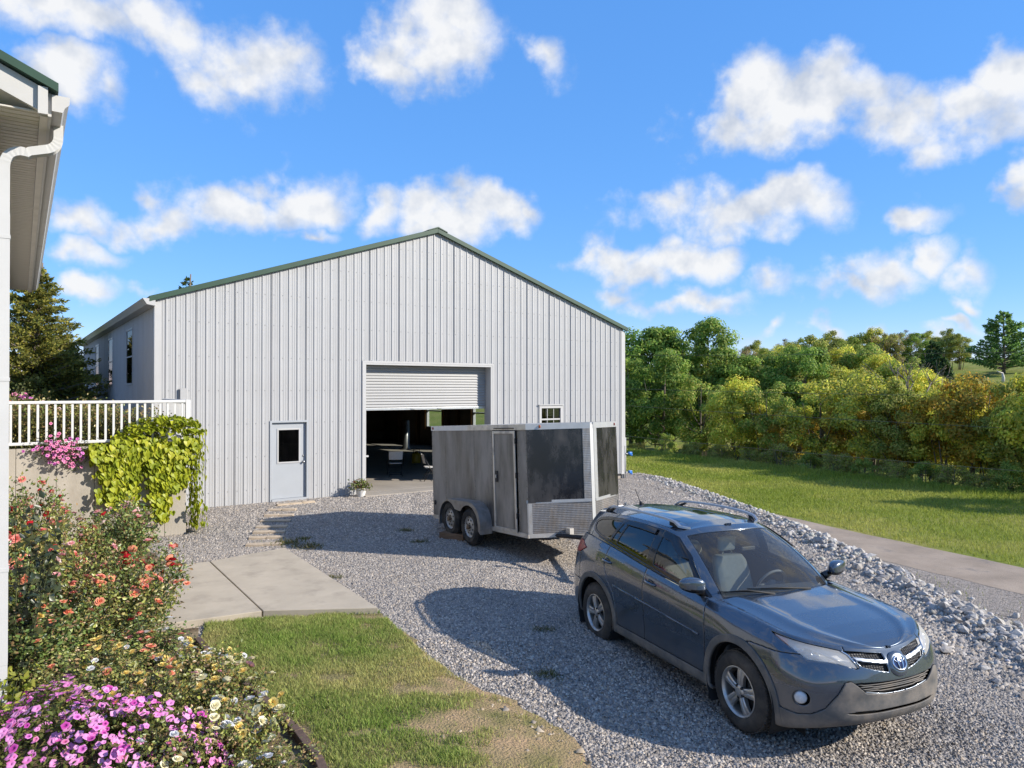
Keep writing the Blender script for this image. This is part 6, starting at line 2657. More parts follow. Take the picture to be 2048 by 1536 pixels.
# ---- lower body: rows run front centre -> rear centre, columns underside -> shoulder
KEYS = [
    [(2.03, 0, .30), (2.18, 0, .32), (2.245, 0, .375), (2.27, 0, .45), (2.275, 0, .55), (2.295, 0, .645), (2.285, 0, .72), (2.255, 0, .815), (2.17, 0, .912)],
    [(2.01, .30, .295), (2.16, .30, .315), (2.225, .30, .37), (2.25, .30, .445), (2.255, .30, .55), (2.270, .30, .645), (2.258, .30, .725), (2.225, .30, .825), (2.135, .29, .928)],
    [(1.94, .54, .28), (2.08, .55, .30), (2.145, .55, .355), (2.17, .56, .44), (2.18, .56, .54), (2.19, .56, .64), (2.175, .56, .735), (2.13, .55, .845), (2.03, .52, .958)],
    [(1.85, .68, .25), (1.955, .73, .27), (2.01, .735, .335), (2.04, .745, .43), (2.05, .75, .54), (2.055, .75, .64), (2.03, .745, .745), (1.975, .73, .865), (1.865, .69, .988)],
    [(1.74, .72, .22), (1.80, .82, .235), (1.845, .845, .32), (1.87, .86, .43), (1.875, .865, .54), (1.875, .87, .645), (1.85, .865, .76), (1.79, .845, .885), (1.68, .765, 1.008)],
    [(1.60, .74, .215), (1.62, .855, .235), (1.64, .89, .33), (1.65, .90, .45), (1.65, .908, .56), (1.65, .912, .67), (1.63, .905, .785), (1.58, .875, .91), (1.48, .775, 1.028)],
    [(1.33, .74, .22), (1.33, .87, .245), (1.33, .90, .34), (1.33, .915, .46), (1.33, .925, .58), (1.33, .930, .71), (1.32, .922, .83), (1.28, .882, .95), (1.20, .785, 1.048)],
    [(.93, .76, .225), (.93, .875, .25), (.93, .895, .36), (.93, .90, .50), (.93, .908, .64), (.93, .915, .76), (.93, .908, .885), (.92, .885, .98), (.90, .825, 1.058)],
    [(.35, .77, .225), (.35, .875, .25), (.35, .89, .36), (.35, .893, .50), (.35, .905, .65), (.35, .916, .79), (.35, .912, .92), (.35, .893, 1.01), (.35, .850, 1.092)],
    [(-.35, .77, .225), (-.35, .875, .25), (-.35, .89, .36), (-.35, .893, .50), (-.35, .905, .66), (-.35, .917, .82), (-.35, .914, .955), (-.35, .893, 1.065), (-.35, .848, 1.158)],
    [(-.92, .76, .23), (-.92, .875, .255), (-.92, .895, .36), (-.92, .902, .50), (-.92, .912, .66), (-.92, .92, .83), (-.92, .917, .985), (-.92, .893, 1.115), (-.92, .838, 1.222)],
    [(-1.33, .74, .23), (-1.33, .87, .255), (-1.33, .90, .36), (-1.33, .915, .50), (-1.33, .925, .66), (-1.33, .930, .83), (-1.33, .920, .995), (-1.33, .888, 1.14), (-1.33, .822, 1.255)],
    [(-1.72, .72, .26), (-1.73, .86, .285), (-1.74, .885, .38), (-1.75, .893, .51), (-1.75, .895, .66), (-1.75, .89, .82), (-1.74, .88, .98), (-1.73, .848, 1.14), (-1.72, .775, 1.27)],
    [(-1.98, .66, .28), (-2.05, .76, .31), (-2.09, .785, .40), (-2.10, .795, .52), (-2.10, .795, .66), (-2.08, .785, .82), (-2.06, .77, .97), (-2.02, .735, 1.12), (-1.965, .675, 1.25)],
    [(-2.12, .45, .28), (-2.21, .52, .31), (-2.25, .53, .40), (-2.265, .53, .52), (-2.26, .53, .66), (-2.22, .53, .81), (-2.19, .52, .95), (-2.15, .50, 1.10), (-2.10, .46, 1.21)],
    [(-2.16, 0, .28), (-2.25, 0, .31), (-2.29, 0, .40), (-2.305, 0, .52), (-2.30, 0, .66), (-2.26, 0, .81), (-2.225, 0, .95), (-2.19, 0, 1.08), (-2.14, 0, 1.19)],
]
K = np.array(KEYS)
# mirrored ghosts give a smooth centre line
Kx = np.concatenate([K[1:2] * [1, -1, 1], K, K[-2:-1] * [1, -1, 1]])
ref = Kx[:, 4, :]
su = np.concatenate([[0], np.cumsum(np.linalg.norm(np.diff(ref, axis=0), axis=1))])
su -= su[1]
S_END = su[-2]
NU, NV = 420, 92
sg_ = np.linspace(0, S_END, NU)
rows = spline(Kx, su, sg_)                            # (NU, 9, 3)
vk = np.array([0, .1, .2, .32, .44, .56, .68, .82, 1.0])
vg = np.linspace(0, 1, NV)
A3 = np.stack([spline(rows[i], vk, vg) for i in range(NU)])      # (NU, NV, 3)
A3[0, :, 1] = 0
A3[-1, :, 1] = 0


def grid_tris(nu, nv, flip=False):
    i = np.arange(nu * nv).reshape(nu, nv)
    Q = np.stack([i[:-1, :-1].ravel(), i[1:, :-1].ravel(), i[1:, 1:].ravel(), i[:-1, 1:].ravel()], 1)
    T = tri(Q)
    return T[:, ::-1] if flip else T


def grid_normals(G):
    du = np.gradient(G, axis=0)
    dv = np.gradient(G, axis=1)
    n = np.cross(du, dv)
    ln = np.linalg.norm(n, axis=2, keepdims=True)
    return n / np.maximum(ln, 1e-9)


NA = grid_normals(A3)
mid = NA[NU // 2, NV // 2]
if mid[1] < 0:
    NA = -NA
Sg = np.repeat(sg_[:, None], NV, 1)
# columns: x y z nx ny nz s
AV = np.concatenate([A3, NA, Sg[..., None]], 2).reshape(-1, 7)
AT = grid_tris(NU, NV)
# s as a function of x along the side, for outlines given in side view
xs_side = rows[:, 4, 0]


def s_of_x(x):
    return float(np.interp(-x, -xs_side[5:-5], sg_[5:-5]))


def sd_poly(P, poly):
    return loop_dist(P, poly) * np.where(in_poly(P, poly), -1.0, 1.0)


def sz(poly):      # side view outline -> (s, z)
    return [(s_of_x(x), z) for x, z in poly]


def circ_sd(V, cx, r, cz=.372):
    return np.hypot(V[:, 0] - cx, V[:, 2] - cz) - r


def refine_clip(V, T, fn):
    return clip_iso(V, T, fn(V))


def finish(name, V, T, mat, off=0.0, thick=.012, parent=None, mirror=True, smooth=True):
    """build a panel from clipped shell pieces, pushed out by off, both sides of the car"""
    P = V[:, :3] + V[:, 3:6] * off
    objs = []
    me = bpy.data.meshes.new(name)
    PV, TT = P, T
    if mirror == 'join':
        n = len(P)
        P2 = P * [1, -1, 1]
        PV = np.concatenate([P, P2])
        TT = np.concatenate([T, T[:, ::-1] + n])
    me = mesh_np(name, PV, TT, smooth)
    bm = bmesh.new()
    bm.from_mesh(me)
    bmesh.ops.remove_doubles(bm, verts=bm.verts, dist=.0004)
    bmesh.ops.dissolve_degenerate(bm, edges=bm.edges, dist=.0003)
    bm.to_mesh(me)
    bm.free()
    if smooth:
        me.polygons.foreach_set('use_smooth', [True] * len(me.polygons))
    o = link(name, me, parent or car, mat)
    if thick:
        md = o.modifiers.new('rim', 'SOLIDIFY')
        md.thickness = thick
        md.offset = -1
        md.use_even_offset = False
    objs.append(o)
    if mirror is True:
        m2 = mesh_np(name, P * [1, -1, 1], T[:, ::-1], smooth)
        bm = bmesh.new()
        bm.from_mesh(m2)
        bmesh.ops.remove_doubles(bm, verts=bm.verts, dist=.0004)
        bmesh.ops.dissolve_degenerate(bm, edges=bm.edges, dist=.0003)
        bm.to_mesh(m2)
        bm.free()
        if smooth:
            m2.polygons.foreach_set('use_smooth', [True] * len(m2.polygons))
        o2 = link(name, m2, parent or car, mat)
        if thick:
            md = o2.modifiers.new('rim', 'SOLIDIFY')
            md.thickness = thick
            md.offset = -1
        objs.append(o2)
    return objs


# triangles of the grid wind outwards?
_n = np.cross(AV[AT[5000, 1], :3] - AV[AT[5000, 0], :3], AV[AT[5000, 2], :3] - AV[AT[5000, 0], :3])
if np.dot(_n, AV[AT[5000, 0], 3:6]) < 0:
    AT = AT[:, ::-1]

WB = 1.33
ARCH = .435
# arches cut first
V0, T0 = AV, AT
for cx in (WB, -WB):
    V0, T0 = refine_clip(V0, T0, lambda V: -np.where(V[:, 1] > .5, circ_sd(V, cx, ARCH), 1.0))

S = s_of_x
HEAD = [(1.075, .992), (.93, .978), (.80, .962), (.615, .938), (.49, .918), (.433, .893), (.382, .803), (.41, .793), (.587, .838), (.70, .841), (.79, .848), (.87, .898), (.95, .942)]
GRU = [(.112, .842), (.112, .880), (.30, .902), (.465, .916), (.425, .882), (.30, .866)]
GRL = [(.112, .752), (.112, .806), (.30, .831), (.386, .846), (.36, .811), (.25, .781)]
LOWG = [(-.1, .575), (.15, .582), (.36, .612), (.462, .684), (.40, .688), (.168, .681), (-.1, .677)]
GUARD = [(-.1, .20), (-.1, .566), (.15, .573), (.352, .603), (.448, .68), (.482, .703), (.535, .692), (.60, .585), (.685, .475), (.79, .415), (.91, .395), (1.06, .42), (S(1.735), .43), (S(1.70), .19)]
SLOT = [(-.1, .425), (-.1, .452), (.42, .452), (.52, .438), (.42, .425)]
FOG_S, FOG_Z, FOG_R = .868, .538, .052
F_BUMP = [(-.1, .1), (-.1, 1.0), (.46, 1.0), (.46, .908), (.80, .8785), (1.0, .8690), (S(1.52), .8690), (S(1.2), .60), (S(1.2), .1)]
FENDER = sz([(1.52, .8695), (1.0, .60), (.93, .1), (.805, .1), (.842, .50), (.862, .745), (.840, 1.0), (.82, 1.3), (1.7, 1.3)]) + [(.46, 1.3), (.466, .912), (.80, .8790), (1.0, .8695)]
FDOOR = sz([(.805, .365), (.833, .50), (.853, .745), (.832, 1.0), (.81, 1.3), (-.235, 1.3), (-.235, .365)])
RDOOR = sz([(-.243, .365), (-.243, 1.3), (-1.06, 1.3), (-1.075, 1.0), (-1.0, .86), (-.88, .72), (-.83, .55), (-.81, .365)])
QUART = sz([(-1.068, 1.3), (-1.083, 1.0), (-1.008, .86), (-.888, .72), (-.838, .55), (-.818, .365), (-.818, .1), (-1.3, .1), (-1.3, .70), (-1.78, .70)]) + [(S(-1.78), 1.3)]
ROCK = sz([(.93, .1), (.93, .357), (-.93, .357), (-.93, .1)])
sQ = S(-1.78)
RB_ = [(sQ - .5, .1), (sQ - .5, .692), (sQ, .692), (S_END + .1, .692), (S_END + .1, .1)]
TAILG = [(sQ + .30, .70), (sQ + .30, 1.3), (S_END + .1, 1.3), (S_END + .1, .70)]
CORNER = [(sQ + .006, .70), (sQ + .006, 1.3), (sQ + .294, 1.3), (sQ + .294, .70)]
TAILL = [(S(-1.60), 1.125), (sQ + .02, 1.185), (sQ + .34, 1.175), (sQ + .34, 1.02), (sQ + .16, 1.01), (sQ + .06, 1.03)]


def panel(name, polys_in, polys_out, mat, gap=.0025, off=0.0, thick=.014, V=None, T=None, mirror=True):
    V = V0 if V is None else V
    T = T0 if T is None else T
    for p in polys_in:
        V, T = refine_clip(V, T, lambda V: sd_poly(V[:, [6, 2]], p) + gap)
    for p in polys_out:
        V, T = refine_clip(V, T, lambda V: -(sd_poly(V[:, [6, 2]], p)) + gap)
    return finish(name, V, T, mat, off, thick, mirror=mirror)


def no_fog(V):
    return FOG_R + .012 - np.hypot(V[:, 6] - FOG_S, V[:, 2] - FOG_Z)


Vb, Tb = refine_clip(V0, T0, no_fog)
panel('front_bumper', [F_BUMP], [HEAD, GRU, GRL, LOWG, GUARD], M_PAINT, V=Vb, T=Tb, mirror='join')
panel('bumper_guard', [GUARD], [SLOT], M_CLAD, .001, .010, mirror='join')
panel('air_slot', [SLOT], [], M_MATTEB, .0, -.03, mirror='join')
panel('lower_grille', [LOWG], [], M_MATTEB, -.004, -.05, .004, mirror='join')
panel('fender', [FENDER], [HEAD], M_PAINT)
fd = panel('front_door', [FDOOR], [], M_PAINT)
rdr = panel('rear_door', [RDOOR], [], M_PAINT)
panel('quarter_panel', [QUART], [TAILL], M_PAINT)
panel('rocker', [ROCK], [], M_CLAD, .002, .004)
panel('rear_bumper', [RB_], [], M_PAINT, mirror='join')
panel('tailgate', [TAILG], [TAILL], M_PAINT, mirror='join')
panel('rear_corner', [CORNER], [TAILL], M_PAINT)
panel('tail_light', [TAILL], [], M_RED, .002, .006)
# dark inner liner behind the joints
AV2 = np.concatenate([A3, NA, Sg[..., None]], 2)[::3, ::3]
if (NU - 1) % 3:
    AV2 = np.concatenate([AV2, np.concatenate([A3, NA, Sg[..., None]], 2)[-1:, ::3]], 0)
Vl, Tl = AV2.reshape(-1, 7), grid_tris(AV2.shape[0], AV2.shape[1])
for cx in (WB, -WB):
    Vl, Tl = refine_clip(Vl, Tl, lambda V: -np.where(V[:, 1] > .5, circ_sd(V, cx, ARCH - .004), 1.0))
for p in (HEAD,):
    Vl, Tl = refine_clip(Vl, Tl, lambda V: -sd_poly(V[:, [6, 2]], p))
finish('inner_liner', Vl, Tl, M_MATTEB, -.075, 0, mirror='join')
# arch mouldings
for cx in (WB, -WB):
    Vr, Tr = refine_clip(AV, AT, lambda V: np.where(V[:, 1] > .5, circ_sd(V, cx, .497), 1.0))
    Vr, Tr = refine_clip(Vr, Tr, lambda V: -circ_sd(V, cx, ARCH - .006))
    Vr, Tr = refine_clip(Vr, Tr, lambda V: (.262 - V[:, 2]) if cx < 0 else (.24 - V[:, 2]))
    finish('arch_moulding', Vr, Tr, M_CLAD, .013, .03)
    # wheel well
    for sg in (-1, 1):
        mb = MB()
        n = 28
        V, F = [], []
        for k in range(n + 1):
            a = R(-32) + R(244) * k / n
            V += [(cx + .45 * math.cos(a), sg * .91, .372 + .45 * math.sin(a)), (cx + .45 * math.cos(a), sg * .56, .372 + .45 * math.sin(a))]
        F = [(2 * k, 2 * k + 2, 2 * k + 3, 2 * k + 1) for k in range(n)]
        mb.add(V, F)
        mb.add([(cx - .46, sg * .56, .1), (cx + .46, sg * .56, .1), (cx + .46, sg * .56, .82), (cx - .46, sg * .56, .82)], [(0, 1, 2, 3)])
        mb.build('wheel_well', M_MATTEB, car)
# door mouldings and handles
MOLD = sz([(.76, .705), (.77, .727), (-.86, .822), (-.88, .806)])
panel('door_moulding', [MOLD], [], M_PAINT, .0, .014, .016)
for (hx, hz_) in ((-.10, 1.015), (-1.03, 1.065)):
    for sg in (-1, 1):
        i = int(np.argmin(np.abs(xs_side - hx)))
        j = int(np.argmin(np.abs(A3[i, :, 2] - hz_)))
        y0 = A3[i, j, 1]
        mb = MB()
        mb.tube([(hx + .105, sg * (y0 - .002), hz_ - .004), (hx + .07, sg * (y0 + .026), hz_), (hx - .06, sg * (y0 + .028), hz_ + .008), (hx - .10, sg * (y0 - .002), hz_ + .008)], [.012, .016, .016, .012], 8)
        mb.build('door_handle', M_PAINT, car, True)
        mb = MB()
        Mx = Matrix.Translation((hx - .01, sg * (y0 + .001), hz_)) @ Matrix.Rotation(R(90), 4, 'X') @ Matrix.Diagonal((1.35, .75, 1, 1))
        mb.lathe([(.055, -.003), (.05, .003), (.001, .002)], 20, Mx)
        mb.build('handle_recess', M_GLOSSB, car, True)

# ---- bonnet
L8 = rows[:, 8, :]
i7 = int(np.argmin(np.abs(sg_ - su[1 + 7]))) + 30
NB = 48
t = np.linspace(0, 1, NB)
edge = L8[:i7]
xc = edge[:, 0]


def zc_hood(x):
    return np.interp(x, [.3, .62, .95, 1.2, 1.5, 1.8, 2.0, 2.10, 2.17], [1.160, 1.140, 1.108, 1.088, 1.058, 1.015, .975, .945, .912])


B3 = np.zeros((i7, NB, 3))
for j, tt in enumerate(t):
    y = edge[:, 1] * (1 - tt)
    # section: rises quickly from the shoulder, gently crowned, with a soft crease at about 60 % out
    f = 1 - (1 - tt) ** 2.0
    crease = .012 * np.exp(-((tt - .30) / .10) ** 2) * smoothstep(0, .5, edge[:, 1])
    z = edge[:, 2] + (zc_hood(xc) - edge[:, 2]) * f + crease
    B3[:, j] = np.stack([xc, y, z], 1)
NBn = grid_normals(B3)
NBn[NBn[:, :, 2] < 0] *= -1
NBn[0] = NBn[1]
BVv = np.concatenate([B3, NBn, np.repeat(sg_[:i7, None], NB, 1)[..., None]], 2).reshape(-1, 7)
BT = grid_tris(i7, NB)
_k = len(BT) // 2
_n = np.cross(BVv[BT[_k, 1], :3] - BVv[BT[_k, 0], :3], BVv[BT[_k, 2], :3] - BVv[BT[_k, 0], :3])
if _n[2] < 0:
    BT = BT[:, ::-1]


def cowl(V):       # keep what lies ahead of the windscreen foot
    return (1.035 - .17 * (V[:, 1] / .78) ** 2) - V[:, 0]


def seam(V):       # >0 outside the bonnet: the seam runs from the headlamp top to the cowl corner
    ys = np.interp(V[:, 0], [.8, 1.2, 1.5, 1.75, 1.95, 2.2], [.745, .735, .745, .725, 2, 2])
    return V[:, 1] - ys


Vh, Th = refine_clip(BVv, BT, cowl)
Vh1, Th1 = refine_clip(Vh, Th, lambda V: seam(V) + .0025)
finish('bonnet', Vh1, Th1, M_PAINT, 0, .014, mirror='join')
Vh2, Th2 = refine_clip(BVv, BT, lambda V: .79 - V[:, 0])
Vh2, Th2 = refine_clip(Vh2, Th2, lambda V: -seam(V) + .0025)
finish('fender_top', Vh2, Th2, M_PAINT, 0, .014)
finish('engine_bay', *refine_clip(BVv, BT, lambda V: .7 - V[:, 0]), M_MATTEB, -.045, 0, mirror='join')

# ---- greenhouse
bx = lambda x: (float(np.interp(-x, -L8[5:-5, 0], L8[5:-5, 1])), float(np.interp(-x, -L8[5:-5, 0], L8[5:-5, 2])))


def gkey(base, top, bulge):
    b, t_ = np.array(base, float), np.array(top, float)
    out = np.array(bulge, float)
    o = []
    for f in (0, .25, .5, .75, .92, 1.0):
        q = b + (t_ - b) * f + out * 4 * f * (1 - f)
        if f == 1.0:
            q = q + np.array([0, 0, 0])
        o.append(q)
    return o


def side(xb, xt, zt, yt, bl=.028):
    y, z = bx(xb)
    return gkey((xb, y - .012, z - .012), (xt, yt, zt), (0, bl, .012))


G = np.array([
    gkey((1.04, 0, 1.065), (.10, 0, 1.625), (.035, 0, .035)),
    gkey((.98, .42, 1.065), (.06, .36, 1.612), (.035, .01, .035)),
    gkey((.83, .76, 1.035), (-.03, .575, 1.572), (.03, .025, .03)),
    side(.62, -.16, 1.585, .605, .032),
    side(.20, -.36, 1.598, .622, .030),
    side(-.35, -.62, 1.602, .63, .030),
    side(-.95, -1.0, 1.594, .625, .030),
    side(-1.40, -1.38, 1.573, .605, .030),
    side(-1.72, -1.72, 1.545, .57, .028),
    gkey((-1.99, .665, 1.165), (-1.93, .48, 1.525), (-.01, .03, .01)),
    gkey((-2.10, .42, 1.15), (-2.03, .33, 1.53), (-.02, .01, .02)),
    gkey((-2.13, 0, 1.145), (-2.06, 0, 1.535), (-.03, 0, .02)),
])
Gx = np.concatenate([G[1:2] * [1, -1, 1], G, G[-2:-1] * [1, -1, 1]])
gk = np.arange(-1, 13).astype(float)
NG, NGV = 420, 60
gg = np.linspace(0, 11, NG)
Grow = spline(Gx, gk, gg)
gv_k = np.array([0, .25, .5, .75, .92, 1.0])
gvg = np.linspace(0, 1, NGV)
C3 = np.stack([spline(Grow[i], gv_k, gvg) for i in range(NG)])
# roof, continuing the grid from the roof edge to the centre line
NR = 40
ro = C3[:, -1, :]
roofc = lambda x: np.interp(x, [-2.06, -1.7, -1.3, -.8, -.4, -.1, .10], [1.535, 1.612, 1.642, 1.656, 1.660, 1.652, 1.625])
D3 = np.zeros((NG, NR, 3))
for j in range(NR):
    tt = (j + 1) / NR
    f = 1 - (1 - tt) ** 2.4
    D3[:, j] = np.stack([ro[:, 0], ro[:, 1] * (1 - tt), ro[:, 2] + (roofc(ro[:, 0]) - ro[:, 2]) * f], 1)
E3 = np.concatenate([C3, D3], 1)
NE = grid_normals(E3)
cen = np.array([-.6, 0, 1.0])
flipm = ((E3 - cen) * NE).sum(2) < 0
NE[flipm] *= -1
tcol = np.concatenate([gvg, 1 + (np.arange(NR) + 1) / NR])
EV = np.concatenate([E3, NE, np.repeat(gg[:, None], NGV + NR, 1)[..., None], np.repeat(tcol[None], NG, 0)[..., None]], 2).reshape(-1, 8)
ET = grid_tris(NG, NGV + NR)
_k = 40000
_n = np.cross(EV[ET[_k, 1], :3] - EV[ET[_k, 0], :3], EV[ET[_k, 2], :3] - EV[ET[_k, 0], :3])
if np.dot(_n, EV[ET[_k, 0], 3:6]) < 0:
    ET = ET[:, ::-1]
DLO = [(.80, 1.062), (.52, 1.262), (.35, 1.385), (.06, 1.525), (-.18, 1.562), (-.6, 1.573), (-1.05, 1.562), (-1.42, 1.532), (-1.60, 1.50), (-1.665, 1.45), (-1.655, 1.385), (-1.58, 1.335), (-1.42, 1.298), (-.95, 1.252), (-.3, 1.178), (.3, 1.108), (.6, 1.074)]
FG = [(.60, 1.125), (.47, 1.255), (.31, 1.37), (.03, 1.492), (-.165, 1.53), (-.165, 1.200)]
FGT = [(.66, 1.09), (.73, 1.085), (.65, 1.145), (.62, 1.155)]
RG = [(-.295, 1.214), (-.295, 1.535), (-.6, 1.545), (-.86, 1.538), (-.965, 1.285)]
RG2 = [(-.995, 1.288), (-.895, 1.537), (-.97, 1.534), (-1.10, 1.296)]
QG = [(-1.150, 1.302), (-1.03, 1.530), (-1.38, 1.508), (-1.555, 1.478), (-1.622, 1.44), (-1.615, 1.39), (-1.54, 1.352), (-1.40, 1.325)]


def side_only(V, poly, gap=0.0):
    sd = sd_poly(V[:, [0, 2]], poly) + gap
    return np.where((V[:, 6] > 1.97) & (V[:, 6] < 9.2) & (V[:, 7] < 1.0), sd, .3)


def windsh(V, m=0.0):
    return np.maximum.reduce([(V[:, 6] - 1.68) * .36, (.045 - V[:, 7]) * .9, (V[:, 7] - .895) * .9]) + m


def rearw(V, m=0.0):
    return np.maximum.reduce([(9.25 - V[:, 6]) * .3, (.08 - V[:, 7]) * .4, (V[:, 7] - .80) * .4]) + m


def sunroof(V, m=0.0):
    return np.maximum.reduce([np.abs(V[:, 0] + .46) - .36, np.abs(V[:, 1]) - .40, (1.02 - V[:, 7])]) + m


Vg, Tg = EV, ET
for fn in (lambda V: -side_only(V, DLO), lambda V: -windsh(V, -.012), lambda V: -rearw(V, -.01), lambda V: -sunroof(V, -.006)):
    Vg, Tg = refine_clip(Vg, Tg, fn)
Vg, Tg = refine_clip(Vg, Tg, lambda V: .02 - V[:, 7])
finish('roof_and_pillars', Vg, Tg, M_PAINT, 0, .02, mirror='join')
# black trim between the panes
Vd, Td = refine_clip(EV, ET, lambda V: side_only(V, DLO, .001))
for p in (FG, FGT, RG, RG2, QG):
    Vd, Td = refine_clip(Vd, Td, lambda V: -side_only(V, p))
finish('window_trim', Vd, Td, M_GLOSSB, -.002, .016)
for (nm, p, m) in (('front_door_glass', FG, M_TINT), ('mirror_corner_glass', FGT, M_GLOSSB), ('rear_door_glass', RG, M_TINTR), ('rear_vent_glass', RG2, M_TINTR), ('quarter_glass', QG, M_TINTR)):
    V_, T_ = refine_clip(EV, ET, lambda V: side_only(V, p, -.003))
    finish(nm, V_, T_, m, -.008, 0)
# visors above the side windows
for p in ([(.36, 1.345), (.12, 1.478), (-.02, 1.535), (-.165, 1.555), (-.165, 1.495), (-.0, 1.465), (.22, 1.355)], [(-.29, 1.556), (-.6, 1.566), (-.90, 1.558), (-.96, 1.51), (-.6, 1.512), (-.29, 1.50)]):
    V_, T_ = refine_clip(EV, ET, lambda V: side_only(V, p))
    finish('rain_visor', V_, T_, M_GLOSSB, .018, .004)
V_, T_ = refine_clip(EV, ET, lambda V: windsh(V, .004))
finish('windscreen', V_, T_, M_WIND, -.004, 0, mirror='join')
V_, T_ = refine_clip(EV, ET, lambda V: windsh(V, -.011))
V_, T_ = refine_clip(V_, T_, lambda V: -windsh(V, .003))
finish('windscreen_seal', V_, T_, M_GLOSSB, -.002, .01, mirror='join')
V_, T_ = refine_clip(EV, ET, lambda V: rearw(V))
finish('rear_window', V_, T_, M_TINTR, -.004, 0, mirror='join')
V_, T_ = refine_clip(EV, ET, lambda V: sunroof(V))
finish('sunroof', V_, T_, pm('sunroof_glass', (.010, .014, .022), .04, spec=.8, coat=.6), -.002, .01, mirror='join')

# chrome-like belt strip
STR = [(.72, 1.058), (.3, 1.095), (-.3, 1.163), (-.95, 1.238), (-1.42, 1.284), (-1.42, 1.297), (-.95, 1.251), (-.3, 1.177), (.3, 1.107), (.72, 1.069)]
V_, T_ = refine_clip(EV, ET, lambda V: side_only(V, STR))
finish('belt_strip', V_, T_, M_GLOSSB, .006, .01)

# ---- front details
def surf(s, z, off=0.0):
    i = int(np.clip(np.searchsorted(sg_, s), 0, NU - 1))
    j = int(np.argmin(np.abs(A3[i, :, 2] - z) + (np.arange(NV) < 8) * 9))
    return Vector(A3[i, j] + NA[i, j] * off), Vector(NA[i, j])


# headlamps: bowl, amber corner, lens
for nm, fn, m, off in (('headlamp_bowl', HEAD, M_LAMPIN, -.05),):
    V_, T_ = refine_clip(AV, AT, lambda V: sd_poly(V[:, [6, 2]], fn))
    finish(nm, V_, T_, m, off, 0)
V_, T_ = refine_clip(AV, AT, lambda V: sd_poly(V[:, [6, 2]], HEAD) + .004)
Va, Ta = refine_clip(V_, T_, lambda V: (.915 + (.94 - V[:, 2]) * .12) - V[:, 6])
finish('turn_signal', Va, Ta, M_ORANGE, -.008, .006)
lens_o = finish('headlamp_lens', V_, T_, M_LENS, -.001, 0)
# parts inside the lamp: projector rings and a dark divider
for sg in (-1, 1):
    for (s_, z_, r_) in ((.83, .918, .040), (.71, .893, .034)):
        p, nrm = surf(s_, z_, -.028)
        M_ = Matrix.Translation(p) @ nrm.to_track_quat('Z', 'Y').to_matrix().to_4x4()
        mb = MB()
        mb.lathe([(r_, -.02), (r_, .012), (r_ * .8, .012), (r_ * .6, -.01), (.001, -.014)], 20, M_)
        if sg < 0:
            mb.V = [(v[0], -v[1], v[2]) for v in mb.V]
        mb.build('projector', M_CHROME, car, True)
    pts_ = [surf(s_, z_, -.02)[0] for s_, z_ in ((.86, .945), (.75, .93), (.66, .91), (.58, .88), (.48, .835))]
    mb = MB()
    mb.tube([(p.x, sg * p.y, p.z) for p in pts_], .010, 6)
    mb.build('lamp_divider', M_CHROME, car, True)
    # chrome strip at the grille side of the lamp
    pts_ = [surf(s_, z_, .002)[0] for s_, z_ in ((.478, .914), (.438, .892), (.41, .85), (.385, .803))]
    mb = MB()
    mb.tube([(p.x, sg * p.y, p.z) for p in pts_], .006, 6)
    mb.build('lamp_trim', M_CHROME, car, True)


def mesh_grille():
    m = pm('honeycomb_grille', (.02, .02, .022), .5)
    nt = m.node_tree
    N, L = nt.nodes.new, nt.links.new
    tc = N('ShaderNodeTexCoord')
    v = N('ShaderNodeTexVoronoi')
    v.inputs['Scale'].default_value = 55
    v.inputs['Randomness'].default_value = 0.15
    mp = N('ShaderNodeMapping')
    mp.inputs['Scale'].default_value = (.2, .75, 1.2)
    L(tc.outputs['Object'], mp.inputs['Vector'])
    L(mp.outputs[0], v.inputs['Vector'])
    bp = N('ShaderNodeBump')
    bp.inputs['Strength'].default_value = 1
    bp.inputs['Distance'].default_value = .02
    L(v.outputs['Distance'], bp.inputs['Height'])
    L(bp.outputs[0], nt.nodes['Principled BSDF'].inputs['Normal'])
    return m


M_HONEY = mesh_grille()
panel('upper_grille', [GRU], [], M_HONEY, -.003, -.022, .004)
panel('upper_grille', [GRL], [], M_HONEY, -.003, -.022, .004)
# bright bar between the two grille bands
BAR = [(.112, .812), (.112, .836), (.30, .860), (.418, .876), (.395, .852), (.30, .837)]
panel('grille_bar', [BAR], [], M_SILV, .0, .008, .012)
for k, z_ in enumerate((.598, .618, .638, .658)):
    w = .34 + .030 * k
    pts_ = [surf(max(s_, .001), z_ + .012 * (s_ / .5) ** 2, -.022)[0] for s_ in np.linspace(0, w, 12)]
    full = [(p.x, -p.y, p.z) for p in pts_[::-1]] + [(p.x, p.y, p.z) for p in pts_[1:]]
    MB().tube(full, .0055, 6).build('grille_slat', M_CLAD, car, True)
for sg in (-1, 1):
    p, nrm = surf(FOG_S, FOG_Z, -.012)
    p2 = Vector((p.x, sg * p.y, p.z))
    n2 = Vector((nrm.x + .6, sg * nrm.y, nrm.z)).normalized()
    M_ = Matrix.Translation(p2) @ n2.to_track_quat('Z', 'Y').to_matrix().to_4x4()
    mb = MB()
    mb.lathe([(FOG_R + .016, .008), (FOG_R + .012, -.03), (FOG_R, -.03)], 26, M_)
    mb.build('fog_bezel', M_GLOSSB, car, True)
    mb = MB()
    mb.lathe([(FOG_R, -.025), (FOG_R, .01), (FOG_R * .8, .022), (FOG_R * .4, .029), (.001, .031)], 26, M_)
    mb.build('fog_lamp', pm('fog_lens', (.62, .62, .62), .12, spec=.8, var=.2, vscale=30), car, True)

